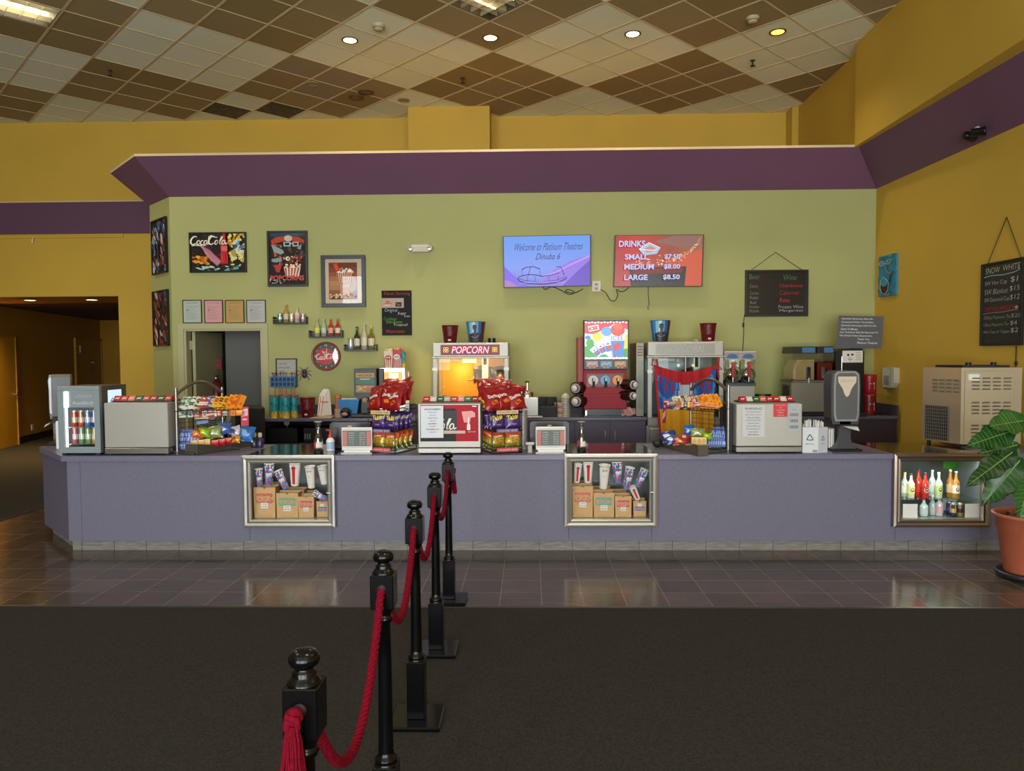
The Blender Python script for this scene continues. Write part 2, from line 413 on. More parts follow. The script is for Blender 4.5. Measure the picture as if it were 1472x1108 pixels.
# ---- tall upper walls
OPX = U(172, 500, Y=YU).x; OPZ = U(100, 426, Y=YU).z
PB0 = U(100, 336.5, Y=YU).z; PB1 = U(100, 291.5, Y=YU).z
UR = U(1130, 158, Y=YU).x
b = B()
b.box(OPX, UR+1.0, YU, YU+.15, 0, ZC+.1, YEL); b.box(-14, OPX, YU, YU+.15, OPZ, ZC+.1, YEL)
struct(b.build('wall_upper'))
b = B(); b.box(-14, XG0-c, YU-0.05, YU, PB0, PB1, mat('5c3b52', 0.6)); b.box(-14, XG0-c, YU-0.06, YU, PB1, PB1+0.02, mat('c9b48a', .7))
struct(b.build('trim_3'))
b = B(); z1_ = U(100, 342, Y=YU).z; b.box(-14, U(178, 340, Y=YU).x, YU-0.02, YU, z1_, PB0-0.0, YEL); struct(b.build('trim_4'))
# column breaking through the roof
cx0 = U(587, 180, Y=11.75).x; cx1 = U(704, 180, Y=11.75).x
b = B(); b.box(cx0, cx1, 11.72, YU, ZT, ZC+.1, YEL); struct(b.build('pillar'))
# upper right wall and its jog
p1 = U(1154, 147.5, Z=ZC); p2 = U(1254, 62, Z=ZC)
print('upper right', p1, p2, 'UR', UR)
jog = 0.14
xa = p1.x; ya = p2.y
b = B()
b.box(xa, xa+.2, ya, YU+.1, ZT, ZC+.1, YEL); b.box(UR, xa+.2, YU-0.28, YU+.1, ZT, ZC+.1, YEL)
b.box(xa-jog, xa+.2, REAR, ya, ZT, ZC+.1, YEL)
struct(b.build('wall_upper_right'))
# ---- ceiling: 2 ft lay-in tiles set on the diagonal, in 3 x 3 blocks
PH = R(45.24); OX, OY = -1.7384, 8.3459; G = 0.6096
ci = Vector((cos(PH), sin(PH))); cj = Vector((sin(PH), -cos(PH)))
def node(i, j): v = Vector((OX, OY))+ci*i*G+cj*j*G; return v
def grid_ij(px, py):
    p = U(px, py, Z=ZC); d = Vector((p.x-OX, p.y-OY)); return d.dot(ci)/G, d.dot(cj)/G
CW = [mat('e0e4d2', 0.85, bump=0.1, bscale=120), mat('dadec8', 0.85, bump=0.1, bscale=120)]
CB = [mat('93805a', 0.85, bump=0.1, bscale=120), mat('8d7a50', 0.85), mat('9a8862', 0.85)]
CGY = mat('93856f', 0.85); CVENT = mat('4e463a', 0.8, noise=0.5, nscale=14)
special = {}
for px, py, mm in ((468, 110, CGY), (444, 126, CGY), (435, 108, CGY), (320, 158, CVENT), (398, 156, CVENT), (266, 153, CB[0])):
    i, j = grid_ij(px, py); special[(math.floor(i), math.floor(j))] = mm
troff = [tuple(math.floor(v) for v in grid_ij(702, 8)), tuple(math.floor(v) for v in grid_ij(25, 12))]
TL = troff[1]
print('troffers', troff, grid_ij(85, 20), grid_ij(70, 38))
skip = {troff[0], TL, (TL[0]-1, TL[1])}
b = B(); rnd = random.Random(3)
for i in range(-34, 24):
    for j in range(-26, 32):
        c0 = node(i+.5, j+.5)
        if not (-14 < c0.x < 6.5 and REAR-.3 < c0.y < YU+.5) or (i, j) in skip: continue
        w = (math.floor(i/3)+math.floor(j/3)) % 2
        mm = special.get((i, j)) or (rnd.choice(CW) if w else rnd.choice(CB))
        q = [node(i, j), node(i+1, j), node(i+1, j+1), node(i, j+1)]
        b.add([(v.x, v.y, ZC) for v in q], [(0, 1, 2, 3)], mm)
struct(b.build('ceiling'))
b = B(); TB = mat('c8b690', 0.5)
def bar(a, c_, w, z0, z1):
    d = (c_-a).normalized(); nrm = Vector((-d.y, d.x))*w/2
    P = [a+nrm, c_+nrm, c_-nrm, a-nrm]
    b.add([(v.x, v.y, z0) for v in P]+[(v.x, v.y, z1) for v in P], [(3, 2, 1, 0), (0, 1, 5, 4), (2, 3, 7, 6)], TB)
for i in range(-33, 24): bar(node(i, -26), node(i, 32), 0.026, ZC-0.006, ZC)
for j in range(-26, 32): bar(node(-34, j), node(24, j), 0.018, ZC-0.005, ZC)
struct(b.build('ceiling_grid'))
b = B(); b.box(-14, 6.5, REAR-.2, YU+.3, ZC+.12, ZC+.2, WHITE); struct(b.build('ceiling_deck'))
# ---- walls behind and left of the camera
b = B()
xs = [-14]+[v for w in WINS for v in w]+[6.5]
for i in range(0, len(xs), 2): b.box(xs[i], xs[i+1], REAR-.15, REAR, 0, ZC+.1, YEL)
for wa, wb in WINS: b.box(wa, wb, REAR-.15, REAR, 4.65, ZC+.1, YEL); b.box(wa, wb, REAR-.15, REAR, 0, 0.25, YEL)
struct(b.build('wall_rear'))
for n_, (wa, wb) in enumerate(WINS):
    w_ = B(); FRM = mat('2a2826', 0.4)
    for x in (wa, (2*wa+wb)/3, (wa+2*wb)/3, wb): w_.box(x-.04, x+.04, REAR-.13, REAR+.02, 0.25, 4.65, FRM)
    for z in (0.29, 2.4, 4.61): w_.box(wa, wb, REAR-.13, REAR+.02, z-.04, z+.04, FRM)
    struct(w_.build('window_%d' % (n_+1)))
b = B(); b.box(-14.1, -14, REAR-.2, 22, 0, ZC+.1, YEL); struct(b.build('wall_left'))
# ---- side hall seen through the opening on the left
h1 = U(22, 640, Z=0); h2 = U(78, 625, Z=0); hd = (h2-h1); hd.z = 0; hd.normalize(); hn = Vector((hd.y, -hd.x, 0))
print('hall wall', h1, h2)
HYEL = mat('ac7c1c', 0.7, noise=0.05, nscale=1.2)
def onhall(px, py):
    d = ray(px, py); o = Vector((0, 0, CAMH)); t = (h1-o).dot(hn)/d.dot(hn); return o+d*t
def hs(px, py): p = onhall(px, py); return (p-h1).dot(hd), p.z
HZ = OPZ
b = B(); a = h1-hd*3.2; c_ = h1+hd*5.5
def hq(bb, s0, s1, z0, z1, off, m, th=0.1):
    A_ = h1+hd*s0+hn*off; C_ = h1+hd*s1+hn*off; D_ = h1+hd*s1+hn*(off-th); F_ = h1+hd*s0+hn*(off-th)
    bb.prismz([(A_.x, A_.y), (C_.x, C_.y), (D_.x, D_.y), (F_.x, F_.y)], z0, z1, m)
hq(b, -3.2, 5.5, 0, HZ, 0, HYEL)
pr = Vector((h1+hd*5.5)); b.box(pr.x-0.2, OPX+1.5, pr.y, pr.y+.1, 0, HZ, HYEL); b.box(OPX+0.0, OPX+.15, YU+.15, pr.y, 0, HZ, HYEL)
struct(b.build('wall_hall'))
sy = U(170, 435, Z=OPZ).y
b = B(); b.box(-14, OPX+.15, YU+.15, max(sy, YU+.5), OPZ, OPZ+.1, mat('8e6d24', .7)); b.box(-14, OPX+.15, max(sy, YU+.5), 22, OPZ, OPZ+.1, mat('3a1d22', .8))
struct(b.build('ceiling_hall'))
sb = hs(23, 640)[0]
b = B(); hq(b, sb, 5.5, 0, 0.15, 0.02, BLACKM, 0.02); hq(b, -3.2, hs(-60, 600)[0], 0, .15, .02, BLACKM, .02); struct(b.build('baseboard_hall'))
s0 = hs(-40, 560)[0]; s1 = hs(20, 560)[0]; zt = hs(16, 485)[1]
DY = mat('b98a1c', 0.45)
b = B(); hq(b, s0, s1, 0.01, zt, 0.045, DY, 0.04)
d1 = struct(b.build('door_1'))
b = B(); hq(b, s1, s1+.05, 0, zt+.05, 0.06, HYEL, .06); hq(b, s0, s1, zt, zt+.05, 0.06, HYEL, .06); struct(b.build('trim_5'))
hp = h1+hd*(s1-0.09)+hn*0.09; hz = hs(14, 567)[1]
b = B(); q0 = hp+Vector((0, 0, hz)); b.sphere((q0.x, q0.y, hz), 0.035, CHROME); b.tube([q0-hn*.05, q0, q0+hn*.03, q0+hn*.03-hd*.13], 0.012, CHROME); b.build('door_handle', d1)
s0, s1, zt = hs(109, 560)[0], hs(145, 560)[0], hs(125, 489)[1]
b = B(); hq(b, s0, s1, 0.01, zt, 0.03, mat('a07c2a', .5), .03); d2 = struct(b.build('door_2'))
b = B(); hq(b, s0-.05, s0, 0, zt+.05, .05, HYEL, .05); hq(b, s1, s1+.05, 0, zt+.05, .05, HYEL, .05); hq(b, s0, s1, zt, zt+.05, .05, HYEL, .05); struct(b.build('trim_6'))
for (x0, y0, x1, y1, mm, nm, lb) in ((127, 518, 135, 524, BLACK, 'door_sign', 'small black sign on the far hall door'), (127, 527, 135, 535, mat('8a7550', .6), 'door_notice', 'pale notice below the sign on the far hall door')):
    a0, zz1 = hs(x0, y0); a1, zz0 = hs(x1, y1)
    b = B(); hq(b, a0, a1, zz0, zz1, .034, mm, .003)
    if mm is BLACK: hq(b, a0+.06, a1-.06, zz0+.03, zz1-.03, .036, PAPER, .001)
    tag(b.build(nm), lb, 'sign')
a0, zz1 = hs(113, 500); b = B(); hq(b, a0-.02, a0+.03, zz1-.12, zz1+.06, .05, STEEL, .02); b.build('door_closer', d2)
a0, zz1 = hs(46, 614); o_ = B(); hq(o_, a0-.05, a0+.05, zz1-.06, zz1+.06, .008, WHITE, .008); hq(o_, a0-.02, a0+.02, zz1-.045, zz1-.01, .01, mat('9a968c', .5), .003); hq(o_, a0-.02, a0+.02, zz1+.01, zz1+.045, .01, mat('9a968c', .5), .003)
tag(o_.build('wall_outlet'), 'white wall outlet low on the hall wall beside the yellow door', 'outlet')
# ---- room behind the doorway in the green wall
GW = mat('5d5d59', 0.8)
rx0, rx1 = XG0+.16, DX1+0.5
b = B(); b.box(rx0, rx1, 11.6, 11.7, 0, 2.9, GW); b.box(rx0-.1, rx0, YW+T, 11.7, 0, 2.9, GW); b.box(rx1, rx1+.1, YW+T, 11.7, 0, 2.9, GW)
px_ = U(325, 540, Y=10.9).x; b.box(px_, rx1, 10.9, 11.6, 0, 2.9, mat('6a6964', .8)); b.box(rx0, rx1, YW+T, 11.7, 2.8, 2.9, mat('8a8a84', .8))
struct(b.build('wall_backroom'))
JM = mat('a9a67c', 0.5)
b = B(); tw = 0.075
b.box(DX0-tw, DX0, YW-.015, YW, 0, DZ+tw, JM); b.box(DX1, DX1+tw, YW-.015, YW, 0, DZ+tw, JM); b.box(DX0, DX1, YW-.015, YW, DZ, DZ+tw, JM)
b.box(DX0, DX0+.03, YW, YW+T+.03, 0, DZ, JM); b.box(DX1-.03, DX1, YW, YW+T+.03, 0, DZ, JM); b.box(DX0+.03, DX1-.03, YW, YW+T+.03, DZ-.03, DZ, JM)
struct(b.build('trim_7'))
lx = U(279, 520, Y=YW+T+.05).x
b = B(); b.box(lx-.02, lx+.022, YW+T+.05, YW+T+.95, .01, DZ-.03, JM); d3 = struct(b.build('door_3'))
b = B(); hz = U(275, 496, Y=YW).z; b.box(lx-.055, lx-.02, YW+T-0.02, YW+T+.06, hz-.06, hz+.06, CHROME); b.build('hinge', d3)
# =================================================================== THE CONCESSION COUNTER
LAM = mat('676677', 0.55, noise=0.12, nscale=90, spec=0.4)
LAMT = mat('6d6a80', 0.32, noise=0.08, nscale=60)
LAMD = mat('4e4a5c', 0.35, noise=0.08, nscale=60)
KICK = mat('77736c', 0.5, noise=0.3, nscale=9, stretch=(1, 1, 6))
PY = 6.72; FY = 6.69
zt_ = U(736, 653.8, Y=FY).z; CT = zt_; CB_ = U(736, 661.5, Y=FY).z; PZ = U(736, 777, Y=PY).z
BY = U(736, 637.5, Z=CT).y
PXL = U(97, 700, Y=PY).x
# length of the chamfer
q = U(65, 753, Z=PZ); CHL = q.y-PY
print('counter', CT, CB_, PZ, 'back', BY, 'left', PXL, 'chamfer', q, CHL)
XE = XR(FY+.9)-.004
LC = PXL-CHL                  # x of the left side
cases = [(349.5, 655, 481.5, 757.5), (811.5, 653, 944.5, 757), (1284, 652, 1422, 757)]
CR = [FR(*c, FY-.01) for c in cases]
print('cases', CR)
counter = thing('service_counter', 'long blue-grey laminate concession counter with a tiled kick base', 'counter', (0, 0, 0))
# front panels around the three case openings
seams = [PXL]+[v for cr in CR for v in (cr[0]-cr[2]/2+.04, cr[0]+cr[2]/2-.04)]+[XE]
for i in range(len(seams)-1):
    x0, x1 = seams[i]+.0015, seams[i+1]-.0015
    b = B()
    top = CB_ if i % 2 == 0 else CR[(i-1)//2][1]+.04
    b.box(x0, x1, PY, PY+.02, PZ, top, LAM)
    if i == 0:
        b = B(); xs_ = U(116, 700, Y=PY).x
        b.box(x0, xs_-.0015, PY, PY+.02, PZ, top, LAM); b.box(xs_+.0015, x1, PY, PY+.02, PZ, top, LAM); b.box(xs_-.002, xs_+.002, PY+.004, PY+.02, PZ, top, LAMD)
    b.build('front_panel', counter)
b = B(); c = CHL
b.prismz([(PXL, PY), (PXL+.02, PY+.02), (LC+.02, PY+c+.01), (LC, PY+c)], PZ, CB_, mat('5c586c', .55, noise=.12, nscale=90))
b.prismz([(LC, PY+c), (LC+.02, PY+c+.01), (LC+.02, PY+c+1.3), (LC, PY+c+1.3)], PZ, CB_, LAM)
b.build('side_panel', counter)
b = B(); r_ = 0.05
b.box(PXL, XE, YK, YK+.02, 0, PZ, KICK); b.prismz([(PXL+r_, YK), (PXL+r_+.02, YK+.02), (LC+r_+.02, YK+c+.01), (LC+r_, YK+c)], 0, PZ, KICK)
x = TX-TS*20
GR = mat('3c3833', .8)
while x < XE:
    if x > PXL+.06: b.box(x-.002, x+.002, YK-.002, YK, 0, PZ-.002, GR)
    x += TS
b.build('kick_base', counter)
b = B()
b.box(PXL+.1, XE, YK+.04, YK+.06, PZ+.02, CR[0][1]-.1, BLACKM)
b.box(PXL+.1, XE, BY-.06, BY-.04, 0, CB_, BLACKM)
b.box(PXL+.1, PXL+.12, PY+.1, BY-.06, 0.01, CB_, BLACKM)
b.build('inner_carcass', counter)
# worktop, cut out over each case
wt = B()
xs = [PXL-.03]
for cr in CR: xs += [cr[0]-cr[2]/2+.012, cr[0]+cr[2]/2-.012]
xs.append(XE+.0)
for i in range(0, len(xs)-1):
    if i % 2 == 0: wt.box(xs[i], xs[i+1], FY, BY, CB_, CT, LAMT, bev=.004 if i else 0)
cL = CHL
wt.prismz([(PXL-.03, FY), (PXL-.03, BY), (LC+.75, BY), (LC+.75, PY+cL+1.3), (LC-.03, PY+cL+1.3), (LC-.03, PY+cL-.0)], CB_, CT, LAMT)
tag(wt.build('countertop'), 'purple-grey laminate worktop along the front concession counter', 'countertop')
# ---- display cases let into the counter
def case_(cr, lab, dark=False, lit=False):
    xc, z0, w, h = cr; fy = FY-.035
    t = thing('display_case', lab, 'display case', (xc, fy, z0))
    F = mat('c4c2bc' if not dark else '9a8b80', 0.3, .8 if not dark else .9, bump=.02, bscale=5); F2 = mat('a8a6a0' if not dark else '7e736b', 0.3, .85)
    hw = w/2; bo = .038; bi = .03
    b = B()
    def ring(b, x0, x1, z0_, z1_, wd, ya, yb, M1, M2):
        # mitred frame
        o = [(x0, z0_), (x1, z0_), (x1, z1_), (x0, z1_)]; i_ = [(x0+wd, z0_+wd), (x1-wd, z0_+wd), (x1-wd, z1_-wd), (x0+wd, z1_-wd)]
        for k in range(4):
            a, c2 = o[k], o[(k+1) % 4]; d, e2 = i_[(k+1) % 4], i_[k]; mid = [((p[0]+q_[0])/2, (p[1]+q_[1])/2) for p, q_ in ((a, e2), (c2, d))]
            b.quad((*[a[0]], ya+.006, a[1]), (c2[0], ya+.006, c2[1]), (mid[1][0], ya, mid[1][1]), (mid[0][0], ya, mid[0][1]), M1)
            b.quad((mid[0][0], ya, mid[0][1]), (mid[1][0], ya, mid[1][1]), (d[0], ya+.008, d[1]), (e2[0], ya+.008, e2[1]), M2)
            b.quad((a[0], yb, a[1]), (c2[0], yb, c2[1]), (c2[0], ya+.006, c2[1]), (a[0], ya+.006, a[1]), M1)
            b.quad((e2[0], ya+.008, e2[1]), (d[0], ya+.008, d[1]), (d[0], yb, d[1]), (e2[0], yb, e2[1]), M2)
    ring(b, -hw, hw, 0, h, bo, 0, .05, F, F); b.build('outer_frame', t)
    b = B(); ring(b, -hw+bo, hw-bo, bo, h-bo, bi, .012, .05, F2, F); b.build('door_frame', t)
    g = bo+bi
    b = B(); b.quad((-hw+g, .022, g), (hw-g, .022, g), (hw-g, .022, h-g), (-hw+g, .022, h-g), glass('ffffff', 0.12)); b.build('glass_pane', t)
    D = .62
    Z = h-.012
    INT = mat('b9bdb9', .35, .6) if not dark else mat('9fa8a6', .3, .7)
    b = B()
    b.box(-hw+.03, -hw+.04, .05, D, .03, Z, INT); b.box(hw-.04, hw-.03, .05, D, .03, Z, INT); b.box(-hw+.04, hw-.04, D-.01, D, .03, Z, mat('6b7270', .3, .5)); b.box(-hw+.04, hw-.04, .05, D-.01, .03, g-.005, INT)
    b.build('cabinet_liner', t)
    b = B(); b.box(-hw+.012, hw-.012, .03, D+.25, h-.014, h, mat('7e7b76', 0.12, 1.0)); b.box(-hw, hw, .0, .03, h-.0, h+.008, F); b.build('top_plate', t)
    b = B(); b.tube([(hw-bo-.012, -.012, h*.49), (hw-bo-.012, 0.01, h*.49)], .007, CHROME); b.tube([(hw-bo-.03, -.012, h*.49), (hw-bo+.006, -.012, h*.49)], .005, CHROME); b.build('latch', t)
    b = B(); LT = mat('fff4e0' if not lit else 'f2fbff', 1, emit=6.0 if not lit else 9.0); b.box(-hw+.09, hw-.12 if not lit else hw*.1, .06, .085, h-.045, h-.03, LT); b.build('light_tube', t)
    if lit: area('cooler_led', (xc, fy+.1, z0+h-.06), (R(-20), 0, 0), w*.8, .05, 5, (.92, 1, .98))
    return t
case_(CR[0], 'aluminium display case of popcorn bags left of the rope posts')
case_(CR[1], 'aluminium display case of popcorn bags in the middle of the counter')
cs3 = case_(CR[2], 'darker metal cooler case of bottled drinks at the right end of the counter', True, True)
# ---- things in the cases
def kraft_bag(parent_none, w, h, d, panel, price, lab, loc, rz=0, grp='kraft popcorn bags in the display cases', word='POPCORN'):
    t = thing('popcorn_bag', lab, 'popcorn bag', loc, rz, grp)
    K = mat('c19c6b', 0.8, noise=.06, nscale=10); K2 = mat('a9865a', .8)
    b = B(); n = 8
    # front with the thumb notch, slightly wider at the top
    pts = [(-w/2, 0), (w/2, 0), (w/2+.004, h), (w*.07, h), (0, h-.018), (-w*.07, h), (-w/2-.004, h)]
    b.prism(pts, 0, .002, K)
    b.quad((w/2, 0, 0), (w/2, d, 0), (w/2+.004, d, h-.0), (w/2+.004, 0, h), K2); b.quad((-w/2, d, 0), (-w/2, 0, 0), (-w/2-.004, 0, h), (-w/2-.004, d, h), K2)
    b.prism([(-w/2, 0), (w/2, 0), (w/2+.004, h+.01), (-w/2-.004, h+.01)], d-.002, d, K); b.quad((-w/2, 0, 0.001), (w/2, 0, .001), (w/2, d, .001), (-w/2, d, .001), K2)
    A = Art(b, 100, 160*h/w/1.6, flat(-w/2, 0, w, h)); H = A.H
    P = mat(panel, .6); A.k = 1
    yt, yb = H*.2, H*.52
    if panel == '2f5aa8': yt, yb = H*.36, H*.62
    A.poly([(8, yt+8), (14, yt), (86, yt), (92, yt+8), (92, yb-8), (86, yb), (14, yb), (8, yb-8)], P)
    for i, ch in enumerate(word):
        n_ = len(word); xx = 14+72*(i+.5)/n_
        A.text(ch, xx, (yt+yb)/2+(yb-yt)*(.32 if i % 2 else .22), None, K, h=(yb-yt)*.5, bold=.03, align='c')
    A.line([(14, yb-6), (40, yb-9), (60, yb-6), (86, yb-9)], 1.2, K)
    px, pw_ = 50, 34
    py = yb-2 if panel != '2f5aa8' else yt-H*.2
    A.rect(px-pw_/2, py, px+pw_/2, py+26, PAPER)
    A.text(price[0], px, py+10, 24, INK, h=6, align='c'); A.text(price[1], px, py+22, 26, INK, h=7, bold=.01, align='c')
    A.line([(15, H-10), (85, H-10)], 1, K2); A.line([(20, H-6), (80, H-6)], 1, K2)
    b.build('bag', t)
    return t
def paper_cup(lab, loc, rot, rt, h, kind, price, grp='paper cups hanging in the display cases'):
    t = thing('paper_cup', lab, 'paper cup', loc, 0, grp); t.rotation_euler = rot
    rb = rt*.72; b = B(); N = 20
    prof = [(rb*.96, 0), (rb, .004)]+[(rb+(rt-rb)*i/10, h*i/10) for i in range(1, 10)]+[(rt, h), (rt+.003, h+.001), (rt+.003, h+.005), (rt-.002, h+.005)]
    Wm = mat('dcd9d0', .5); Rm = mat('c01a28', .45); Bm = mat('3f83c4', .45); Pm = mat('7a3a6a', .5)
    def mf(i, k):
        a = ((k+.5)/N*360+360-270+180) % 360-180      # 0 faces the viewer (-y)
        u = i/12
        if kind == 'bottle':
            r2 = 22 if i < 8 else 12
            return Rm if (2 <= i <= 9 and abs(a) < r2) else (Rm if (abs(a-150) < 20 and 2 <= i <= 9) else Wm)
        if kind == 'icee':
            if i >= 11: return Wm
            v = math.sin(a*.06+i*1.7)+math.cos(i*2.3-a*.09)
            return Bm if v > -.3 and abs(a) < 70 else (Rm if v < -.9 or abs(a) > 90 else Wm)
        if kind == 'edge': return Rm if abs(abs(a)-95) < 28 and 1 < i < 11 else Wm
        return Wm
    b.lathe(prof, n=N, mf=mf)
    b.lathe([(rb*.96, .001), (0, .001)], n=N, m=Wm)
    b.lathe([(rt-.002, h+.005), (rb, h*.3), (0, h*.3)], n=N, m=mat('c9c6bc', .6))
    def cone(u, v, l):
        a = R(-90)+(u-.5)*R(110); r = rb+(rt-rb)*v+.0012+l; return (r*cos(a), r*sin(a), v*h)
    A = Art(b, 100, 130, cone, .0003)
    if kind == 'icee': A.text('ICEE', 50, 75, 50, WHITE, h=20, bold=.05, align='c'); A.rect(40, 84, 62, 110, mat('c43a3a', .5))
    if kind == 'edge': A.text('COLA', 45, 60, 26, Rm, h=6, align='c'); 
    b.build('cup', t)
    b = B(); A = Art(b, 100, 130, cone, .001); A.k = 2; A.rect(22, 12, 80, 34, PAPER); A.text(price, 51, 29, 46, INK, h=12, bold=.01, align='c'); b.build('price_tag', t)
    return t
BGS = 'kraft popcorn bags in the display cases'
def inner(cr, px0, py0, px1, py1, dy):
    return FR(px0, py0, px1, py1, FY-.01+dy)
def fill_case(ci_, bags, cups, place):
    cr = CR[ci_]; base = cr[1]+.065
    for (x0, y0, x1, y1, dy, panel, price, lab) in bags:
        xc, z0, w, h = inner(cr, x0, y0, x1, y1, dy)
        h = z0+h-base
        kraft_bag(None, w, h, .10, panel, price, lab+place, (xc, FY-.01+dy, base))
    for (x, y0, y1, tilt, kind, price, rt, dy, lab) in cups:
        xc, z0, w, h = inner(cr, x-5, y0, x+5, y1, dy)
        paper_cup(lab+place, (xc-math.sin(tilt)*h*.5, FY-.01+dy, z0), (R(6), tilt, 0), rt, h, kind, price)
sx = lambda x: 340+x*160/1364; sy_ = lambda y: 640+y*130/1108
c1 = [(sx(215), sy_(515), sx(472), sy_(895), .10, 'c2574c', ('LARGE', '$10.00'), 'large brown paper popcorn bag with coral panel'),
      (sx(493), sy_(585), sx(752), sy_(895), .10, '5f9d80', ('MEDIUM', '$9.00'), 'medium brown paper popcorn bag with green panel'),
      (sx(762), sy_(628), sx(945), sy_(895), .10, 'c2465a', ('SMALL', '$8.00'), 'small brown paper popcorn bag with pink panel'),
      (sx(985), sy_(685), sx(1115), sy_(895), .12, '2f5aa8', ('JUNIOR', '$6.00'), 'smallest brown paper popcorn bag with blue panel'),
      (sx(300), sy_(480), sx(500), sy_(895), .26, 'c2574c', ('LARGE', '$10.00'), 'brown paper popcorn bag behind the coral-panelled one'),
      (sx(590), sy_(545), sx(825), sy_(895), .26, '5f9d80', ('MEDIUM', '$9.00'), 'brown paper popcorn bag behind the green-panelled one'),
      (sx(800), sy_(585), sx(960), sy_(895), .26, 'c2465a', ('SMALL', '$8.00'), 'brown paper popcorn bag behind the pink-panelled one')]
k1 = [(sx(285), sy_(290), sy_(505), 0, 'icee', '$7.50', .035, .14, 'leftmost slush cup with a white price tag'), (sx(405), sy_(215), sy_(480), R(4), 'icee', '$8.50', .046, .14, 'slush cup second from the left with blue print'),
      (sx(560), sy_(290), sy_(530), R(-22), 'icee', '$6.50', .04, .12, 'slush cup leaning steeply to the left'), (sx(722), sy_(210), sy_(490), R(3), 'bottle', '$8.50', .052, .14, 'tallest white cup with a red bottle shape'),
      (sx(915), sy_(255), sy_(518), R(-2), 'edge', '$6.50', .046, .14, 'white cup with a red edge right of centre'), (sx(1068), sy_(250), sy_(470), R(-5), 'plain', '$7.50', .044, .14, 'plain white cup hanging against the right frame'),
      (sx(1025), sy_(500), sy_(660), R(-60), 'icee', '', .035, .12, 'small white cup lying on its side')]
k1[-1] = k1[-1][:5]+('$5.50',)+k1[-1][6:]
fill_case(0, c1, k1, ', in the left display case')
sx = lambda x: 800+x*160/1364
c2 = [(sx(200), sy_(500), sx(443), sy_(890), .10, 'c2655c', ('LARGE', '$10.00'), 'large brown paper popcorn bag with coral panel'),
      (sx(458), sy_(580), sx(705), sy_(890), .10, '4f9d9a', ('MEDIUM', '$9.00'), 'medium brown paper popcorn bag with teal panel'),
      (sx(722), sy_(622), sx(915), sy_(890), .10, 'c2465a', ('SMALL', '$8.00'), 'small brown paper popcorn bag with pink panel'),
      (sx(945), sy_(680), sx(1095), sy_(890), .12, '2f5aa8', ('JUNIOR', '$6.00'), 'smallest brown paper popcorn bag with blue panel'),
      (sx(210), sy_(462), sx(415), sy_(890), .26, 'c2574c', ('LARGE', '$10.00'), 'brown paper popcorn bag behind the coral-panelled one'),
      (sx(455), sy_(530), sx(665), sy_(890), .26, '5f9d80', ('MEDIUM', '$9.00'), 'brown paper popcorn bag behind the teal-panelled one'),
      (sx(690), sy_(570), sx(865), sy_(890), .26, 'c2465a', ('SMALL', '$8.00'), 'brown paper popcorn bag behind the pink-panelled one')]
k2 = [(sx(255), sy_(225), sy_(452), R(4), 'bottle', '$7.50', .038, .14, 'leftmost white cup with a red bottle shape'), (sx(385), sy_(195), sy_(452), 0, 'bottle', '$8.50', .047, .14, 'white cup with red bottle shape, second from the left'),
      (sx(580), sy_(238), sy_(525), R(3), 'edge', '$6.50', .05, .13, 'white cup with red side stripes in the centre'), (sx(745), sy_(195), sy_(452), R(-3), 'icee', '$8.50', .048, .14, 'blue and red slush cup hanging highest'),
      (sx(875), sy_(265), sy_(530), R(10), 'icee', '$6.50', .042, .12, 'blue slush cup leaning beside the highest one'), (sx(1035), sy_(275), sy_(500), R(24), 'icee', '$7.50', .042, .14, 'rightmost slush cup tilted far to the right'),
      (sx(960), sy_(490), sy_(660), R(-25), 'bottle', '$5.50', .034, .10, 'small white cup dangling lowest')]
fill_case(1, c2, k2, ', in the middle display case')
# right cooler: bottles, cans, cards, glass shelf
cr = CR[2]; cbase = cr[1]+.065
sx = lambda x: 1270+x*160/1364
shz = inner(cr, sx(300), sy_(620), sx(400), sy_(630), .2)[1]
b = B(); b.box(-cr[2]/2+.05, cr[2]/2-.05, .1, .5, shz-cr[1]-.006, shz-cr[1], glass('cfe8e4', .3)); b.build('glass_shelf', cs3)
def bottle(name, lab, cat, loc, h, r, liquid, label, cap='202020', neck=.32, grp=None, gl=None, acc=None):
    t = thing(name, lab, cat, loc, 0, grp); b = B()
    L = mat(liquid, .08, spec=.6, coat=.6)
    pr = [(0, 0), (r*.9, 0), (r, .006), (r, h*.55), (r*.92, h*.60), (r*.45, h*.72), (r*.34, h*.80), (r*.34, h*.955)]
    b.lathe(pr, n=16, m=L); b.build('bottle', t)
    b = B(); b.lathe([(r*.37, h*.93), (r*.40, h*.94), (r*.38, h), (0, h)], n=12, m=mat(cap, .4)); b.build('cap', t)
    b = B(); la = mat(label, .6)
    b.lathe([(r+.0008, h*.17), (r+.0008, h*.48)], n=16, m=la)
    if acc:
        A = Art(b, 100, 60, lambda u, v, l: ((r+.0015+l)*cos(R(-90)+(u-.5)*R(100)), (r+.0015+l)*sin(R(-90)+(u-.5)*R(100)), h*.17+v*h*.31), .0003)
        A.ell(50, 30, 38, 20, mat('f1efe6', .5), 12); A.ell(50, 30, 32, 15, mat(acc, .5), 12); A.line([(32, 33), (45, 26), (68, 30)], 5, PAPER)
    b.build('label', t)
    return t
